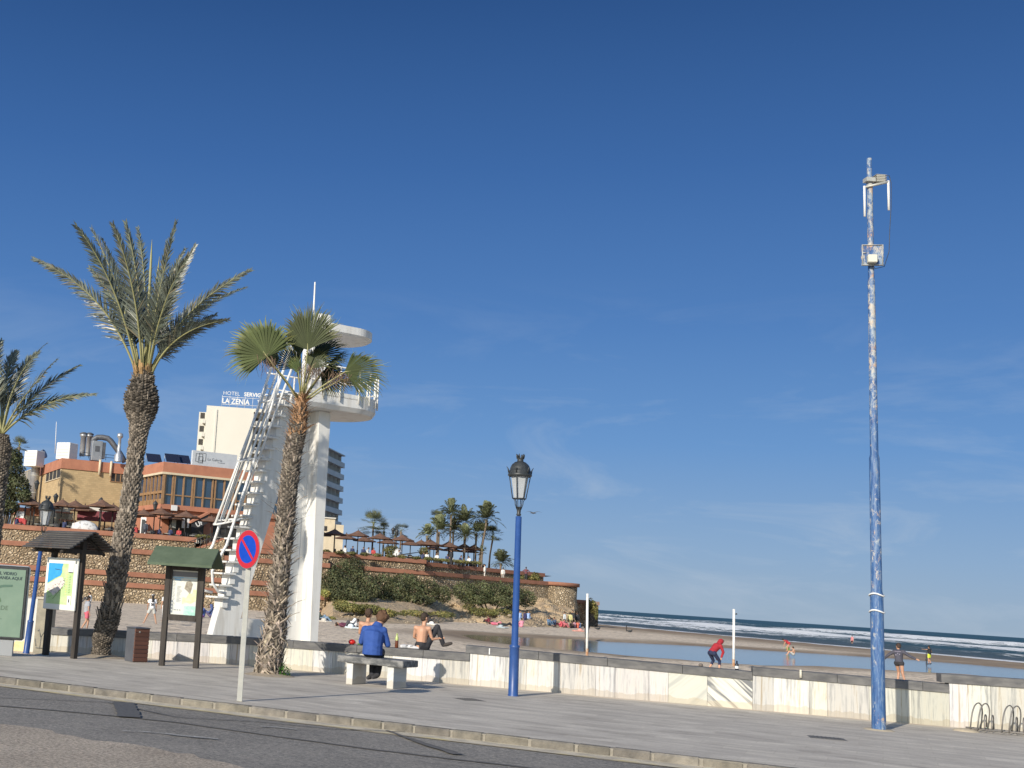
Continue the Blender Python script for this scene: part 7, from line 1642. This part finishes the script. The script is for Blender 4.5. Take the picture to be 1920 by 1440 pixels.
m_rd = m_stone('weathered_dark_stone', (.16, .13, .11), (.24, .19, .15), (.34, .27, .2), 3.0, .4); m_bw2 = mat('worn_brick', (.36, .22, .16), (.27, .2, .17), .95, 1.5, .3, 8)
ruin(1012, 1073, 1122.5, 1165, 'dark weathered stone wall at the foot of the rounded bastion', (m_rd, m_bw2), 1.2)
m_pier = m_stone('orange_stone', (.5, .27, .15), (.58, .38, .22), (.66, .5, .33), 3.6, .55)
ruin(1071, 1098, 1123.5, 1174, 'sunlit orange brick and stone pier at the end of the ruined wall', (m_pier, m_brk), 2.0, .9)
qq = ruin(1104, 1119, 1127, 1180, 'dark overgrown stone pillar standing alone at the edge of the surf', (m_rd, m_bw2), 2.2, .4)

# ================================================================== PLANTS
m_leaf = mat('shrub_leaf', (.068, .08, .038), (.11, .12, .062), .6, .8, vc=True, trans=.15, spec=.4)
m_ice = mat('creeper_leaf', (.12, .13, .04), (.19, .17, .06), .7, .8, vc=True)
m_stem = mat('stem', (.16, .12, .08), (.1, .075, .05), .9, 6)
def foliage(name, blobs, n, size, m, parent, off, seed, tone=(.55, 1.5), hollow=.62):
    g = np.random.default_rng(seed); vol = np.array([b[1][0]*b[1][1]*b[1][2] for b in blobs])**.67; pr = vol/vol.sum(); ids = g.choice(len(blobs), n, p=pr)
    C0 = np.array([[*b[0]] for b in blobs])[ids]; R0 = np.array([[*b[1]] for b in blobs])[ids]
    d = g.normal(size=(n, 3)); d /= np.linalg.norm(d, axis=1)[:, None]; rad = hollow+(1-hollow)*g.random(n)**.6
    # lumps and gaps
    lump = 1+.22*np.sin(d[:, 0]*7+ids*3)*np.sin(d[:, 1]*6+1+ids)*np.cos(d[:, 2]*7)+.10*np.sin(d[:, 0]*19+d[:, 2]*17)
    P = C0+d*R0*(rad*lump)[:, None]; P[:, 2] = np.maximum(P[:, 2], off[2]+.02 if False else P[:, 2])
    nrm = d+g.normal(size=(n, 3))*.8; nrm /= np.linalg.norm(nrm, axis=1)[:, None]; a = np.cross(nrm, g.normal(size=(n, 3))); a /= np.linalg.norm(a, axis=1)[:, None]; b = np.cross(nrm, a)
    s = size*g.uniform(.6, 1.4, n)[:, None]; V = np.stack([P-a*s*.5, P+b*s*.3, P+a*s*.5, P-b*s*.3], 1).reshape(-1, 3)-np.array(list(off))
    t = g.uniform(tone[0], tone[1], n)*(1+.25*np.sin(P[:, 0]*2.3+P[:, 2]*3)); hue = g.uniform(.85, 1.2, n); Cl = np.stack([t*hue, t, t*.9], 1); Cl = np.repeat(Cl, 4, 0)
    return np_mesh(name, V, np.arange(n*4).reshape(-1, 4), m, parent, Cl)
def bush(label, base, blobs, n, size, seed, m=None, cat='bush', nm='bush', tone=(.55, 1.5), stems=5):
    r = thing(nm, label, cat, base); foliage('foliage', blobs, n, size, m or m_leaf, r, base, seed, tone)
    mb = MB(); rr = random.Random(seed)
    for k in range(stems):
        c, R0 = blobs[rr.randrange(len(blobs))]; t = Vector(c)-Vector(base); mb.tube([(t.x*.3, t.y*.3, -.2), (t.x*.6, t.y*.6, t.z*.5), tuple(t)], [.09, .07, .03], 5)
    mb.build('stems', m_stem, r); return r
def blob(x, y, Y, rx, ry): c = A(x, y, Y); return ((c.x, c.y, c.z), (rx/FPX*Y, rx/FPX*Y*.8, ry/FPX*Y))
B = [blob(650, 1082, 117, 36, 32), blob(625, 1095, 116, 26, 26), blob(680, 1098, 116, 30, 27), blob(645, 1108, 114, 40, 20), blob(612, 1106, 114, 18, 14), blob(665, 1118, 113, 34, 13), blob(630, 1118, 113, 22, 12), blob(662, 1063, 118, 24, 16), blob(695, 1108, 115, 18, 18)]
bush('big dark round bush highest of all, just right of the white tower', slope_px(650, .62), B, 15000, .17, 31)
B = [blob(720, 1100, 120, 26, 24), blob(745, 1108, 120, 26, 20), blob(775, 1108, 121, 26, 20), blob(805, 1108, 122, 24, 20), blob(830, 1114, 122, 18, 16), blob(735, 1122, 119, 26, 12), blob(785, 1124, 120, 30, 11), blob(760, 1090, 122, 30, 14)]
bush('long dark hedge like bush in the middle of the sandy slope', slope_px(770, .62), B, 15000, .17, 32)
B = [blob(872, 1108, 127, 24, 17), blob(900, 1110, 128, 26, 20), blob(930, 1112, 129, 26, 20), blob(958, 1115, 130, 24, 20), blob(985, 1122, 132, 22, 16), blob(890, 1124, 127, 28, 10), blob(940, 1127, 128, 30, 10)]
bush('grey green bush behind the blue street lamp on the slope', slope_px(920, .62), B, 13000, .17, 33, tone=(.75, 1.8))
B = [blob(655, 1139, 100, 28, 9), blob(690, 1143, 101, 28, 10), blob(722, 1150, 101, 22, 9), blob(640, 1132, 102, 16, 7)]
bush('low olive green creeping plants on the sand below the biggest bush', slope_px(680, .25), B, 6000, .15, 34, m_ice, nm='ground_cover_plant', cat='plant', stems=2)
B = [blob(780, 1150, 108, 30, 6), blob(830, 1152, 110, 24, 6), blob(745, 1154, 106, 18, 7)]
bush('sparse olive scrub along the foot of the sandy slope', slope_px(780, .25), B, 2800, .13, 35, m_ice, cat='plant', nm='scrub', stems=2)
B = [blob(905, 1148, 126, 28, 8), blob(940, 1150, 127, 26, 9), blob(880, 1138, 127, 14, 6)]
bush('scrub growing on the rocks left of the blue lamp', slope_px(910, .3), B, 3000, .14, 36, m_ice, cat='plant', nm='scrub', stems=2)
B = [blob(610, 1112, 112, 9, 7)]
bush('small yellowish shrub against the white tower column', slope_px(610, .4), B, 700, .13, 37, m_ice, cat='plant', nm='shrub', tone=(1.2, 2.6), stems=2)
B = [blob(622, 1159, 84, 9, 3)]; p = sand_px(622, 1162); bush('lone small green tuft on the sand right of the tower', p, [((p.x, p.y, p.z+.1), (.35, .3, .16))], 500, .1, 38, m_ice, cat='plant', nm='tuft', stems=2)
B = [blob(1108, 1132, 150, 10, 8), blob(1114, 1143, 150, 8, 9), blob(1118, 1152, 149.5, 4, 10)]
bush('hanging greenery spilling over the lone dark pillar', Vector((B[0][0][0], B[0][0][1], B[0][0][2]-.6)), B, 1800, .16, 39, m_ice, cat='plant', nm='hanging_plant', stems=2)
B = [blob(985, 1084, 144, 16, 5), blob(1004, 1082, 145, 9, 9), blob(970, 1084, 143, 8, 4)]
bush('green shrub on the rim beside the rounded bastion', Vector((B[0][0][0], B[0][0][1], B[0][0][2]-.3)), B, 1800, .15, 40, m_ice, cat='plant', nm='shrub', tone=(.7, 1.6), stems=2)
B = [blob(x, 1051+(x-840)*.085, 132+(x-820)*.1, 10, 3) for x in range(818, 905, 11)]
bush('low green planting along the top of the right upper terrace wall', Vector((B[3][0][0], B[3][0][1], B[3][0][2]-.3)), B, 2600, .13, 41, m_ice, cat='plant', nm='planting', stems=2)
B = [blob(x, 1036+(x-640)*.07, 128, 9, 3) for x in range(612, 815, 24)]+[blob(735, 1032, 134, 16, 9), blob(795, 1034, 136, 10, 8)]
bush('terrace greenery under the parasols right of the tower', Vector((B[3][0][0], B[3][0][1], B[3][0][2]-.3)), B, 4500, .15, 42, m_ice, cat='plant', nm='planting', tone=(.4, 1.1), stems=2)
B = [blob(x, 1006, 114.6, 9, 3) for x in (385, 374)]+[blob(110, 990, 113, 5, 5), blob(225, 1018, 113, 8, 3)]
bush('potted greenery at the right end of the cafe terrace', Vector((B[0][0][0], B[0][0][1], FL)), B[:2], 900, .13, 43, m_ice, cat='plant', nm='planting', stems=2)
# stones strewn at the slope foot
mb = MB(); rr = random.Random(5)
for i in range(240):
    s_ = slope_px(rr.uniform(600, 1085), rr.uniform(.02, .35)); k = rr.uniform(.04, .17)*(1.5 if s_.x > 20 else .7); mb.ell((s_.x+rr.uniform(-.6, .6), s_.y+rr.uniform(-.6, .6), s_.z+.02), (k, k*.8, k*.6), 6, 4)
o = mb.build('loose_stones', mat('pale_rubble', (.42, .34, .24), (.28, .23, .17), .95, 2)); tag(o, 'pale loose stones scattered along the foot of the sandy slope', 'stones', kind='stuff')
# dark tree at the left
tb_ = A(8, 985, 112.8); tb_.z = FL
B = [blob(15, 880, 114, 30, 30), blob(35, 915, 113, 22, 24), blob(5, 930, 113, 24, 26), blob(25, 858, 115, 18, 16), blob(45, 930, 112.5, 14, 12), blob(-20, 900, 114, 30, 45), blob(14, 950, 112.5, 22, 14)]
r = bush('dense dark evergreen tree on the cafe terrace at the left edge', tb_, B, 17000, .2, 44, cat='tree', nm='tree', tone=(.45, 1.3), stems=7)
mb = MB(); mb.tube([(0, 0, 0), (.2, 0, 1.2), (0, 0, 3)], [.22, .18, .1], 8); mb.build('trunk', m_stem, r)
# ---- far palms
m_fr2 = mat('far_palm_leaf', (.14, .16, .085), (.2, .215, .125), .6, .6, vc=True, trans=.2, spec=.3)
def far_crown(seed, R0, n, fan=False, droop=1.0, dark=1.0):
    rr = random.Random(seed); V = []; F = []; C = []
    for i in range(n):
        az = rr.uniform(0, 2*math.pi); el = rr.uniform(-.3, 1.45) if not fan else rr.uniform(-.6, 1.4); d = Vector((math.cos(az)*math.cos(el), math.sin(az)*math.cos(el), math.sin(el))); L_ = R0*rr.uniform(.8, 1.1)
        tip = d*L_+Vector((0, 0, -.26*L_*droop*math.cos(el))); mid = d*L_*.55+Vector((0, 0, .08*L_)); g = rr.uniform(.6, 1.5)*dark; sd_ = d.cross(Vector((0, 0, 1))).normalized() if abs(d.z) < .98 else Vector((1, 0, 0)); up = sd_.cross(d)
        if fan:
            h = d*L_*.55
            for k in range(14):
                a = (k/13-.5)*2.6; q = (d*math.cos(a)+sd_*math.sin(a)); e = h+q*L_*.5*rr.uniform(.85, 1.1)-Vector((0, 0, .08)); s = q.cross(up).normalized()*.035*R0/2; m_ = h.lerp(e, .6); b = len(V); V += [h, m_-s, e, m_+s]; F.append((b, b+1, b+2, b+3)); g2 = g*rr.uniform(.8, 1.2); C += [(g2, g2, g2)]*4
            b = len(V); s = sd_*.02; V += [s, -s, h-s, h+s]; F.append((b, b+1, b+2, b+3)); C += [(2, 1.8, 1)]*4
        else:
            P = bez(Vector((0, 0, 0)), mid*1.0+d*L_*.05+Vector((0, 0, .1*L_)), tip, 9)
            for j in range(26):
                t = .12+.88*j/25; k = t*8; a = min(int(k), 7); p = P[a].lerp(P[a+1], k-a); tg = (P[a+1]-P[a]).normalized()
                for s in (-1, 1):
                    q = (tg*.75+sd_*s*.8+up*rr.uniform(-.1, .5)-Vector((0, 0, .15))).normalized(); ll = R0*.22*math.sin(math.pi*min(1, t*.85+.13))+.06; w_ = q.cross(up).normalized()*.048*R0/2.4; e = p+q*ll; m_ = p.lerp(e, .5); b = len(V); V += [p, m_-w_, e, m_+w_]; F.append((b, b+1, b+2, b+3)); g2 = g*rr.uniform(.75, 1.25); C += [(g2, g2, g2*.95)]*4
    return V, F, C
def far_palm(x, y, r_px, Y, label, seed, fan=False, dark=1.0, bx=None, zb=FL, n=38, lean=0):
    c = A(x, y, Y); R0 = 1.5*r_px/FPX*Y; base = Vector((c.x+lean, c.y, zb)); r = thing('palm_tree', label, 'palm tree', base, 0, 'palm trees on the headland')
    V, F, C = far_crown(seed, R0, n, fan, dark=dark); off = -(c-base); mesh_vfc('crown', V, F, C, m_fr2, r, off)
    mb = MB(); t = c-base; w_ = .11 if not fan else .10; pts = [Vector((0, 0, -.3)), t*.5+Vector((.1*lean, 0, 0)), t-Vector((0, 0, .5)), t]; mb.tube(pts, [w_*1.25, w_, w_*1.1, w_*1.7], 9); mb.build('trunk', mat('far_trunk', (.22, .17, .125), (.13, .10, .075), .95, 5, .6, 10), r); return r
far_palm(700, 986, 22, 141, 'bushy fan palm just right of the hotel, behind the parasols', 51, True, 1.0, n=40)
far_palm(720, 996, 13, 144, 'small dark palm tucked right of the bushy fan palm', 52, True, .7, n=24)
far_palm(752, 997, 13, 156, 'dark low palm behind the pair of terrace lamps', 53, True, .5, n=24)
far_palm(741, 1003, 10, 158, 'smallest dark palm left of the lamp pair', 54, True, .5, n=20)
far_palm(821, 972, 14, 150, 'fan palm at the upper left of the big palm cluster', 55, True, .8, n=30)
far_palm(846, 966, 21, 150, 'tall date palm crown topping the middle of the cluster', 56, False, .85)
far_palm(872, 980, 22, 148, 'broad date palm right of the middle in the cluster', 57, False, .9)
far_palm(823, 997, 24, 143, 'pale young date palm low at the left of the cluster', 58, False, 1.35)
far_palm(801, 1004, 15, 145, 'small pale palm leftmost in the cluster', 59, False, 1.3, n=34)
far_palm(850, 996, 17, 151, 'dark palm filling the heart of the cluster', 60, False, .7, n=40)
far_palm(872, 1006, 18, 146, 'low pale palm at the centre foot of the cluster', 61, False, 1.3, n=40)
far_palm(893, 1000, 16, 148, 'pale slim palm right of the cluster', 62, False, 1.15, n=34)
far_palm(912, 974, 23, 147, 'tallest separate date palm with a clear crown left of the lantern', 63, False, .95, lean=-.6, n=50)
far_palm(907, 999, 18, 148, 'second date palm crown below the tallest separate one', 64, False, 1.1, n=36, lean=-.5)
far_palm(924, 1004, 15, 149, 'dark fan palm just left of the blue street lamp pole', 65, True, .55, n=30, lean=-.4)
far_palm(904, 1034, 9, 146, 'tiny fan palm low between the separate palm trunks', 66, True, .7, n=20)
far_palm(939, 1056, 18, 144.5, 'short feathery palm at terrace level left of the lamp pole', 67, False, .75, n=40, zb=4.2)
far_palm(36, 838, 16, 120, 'fan palm tuft above the dark evergreen tree at the left edge', 68, True, .55, n=26)
for x, lb_ in ((795, 'leftmost'), (836, 'second'), (857, 'third'), (899, 'fourth')): pass
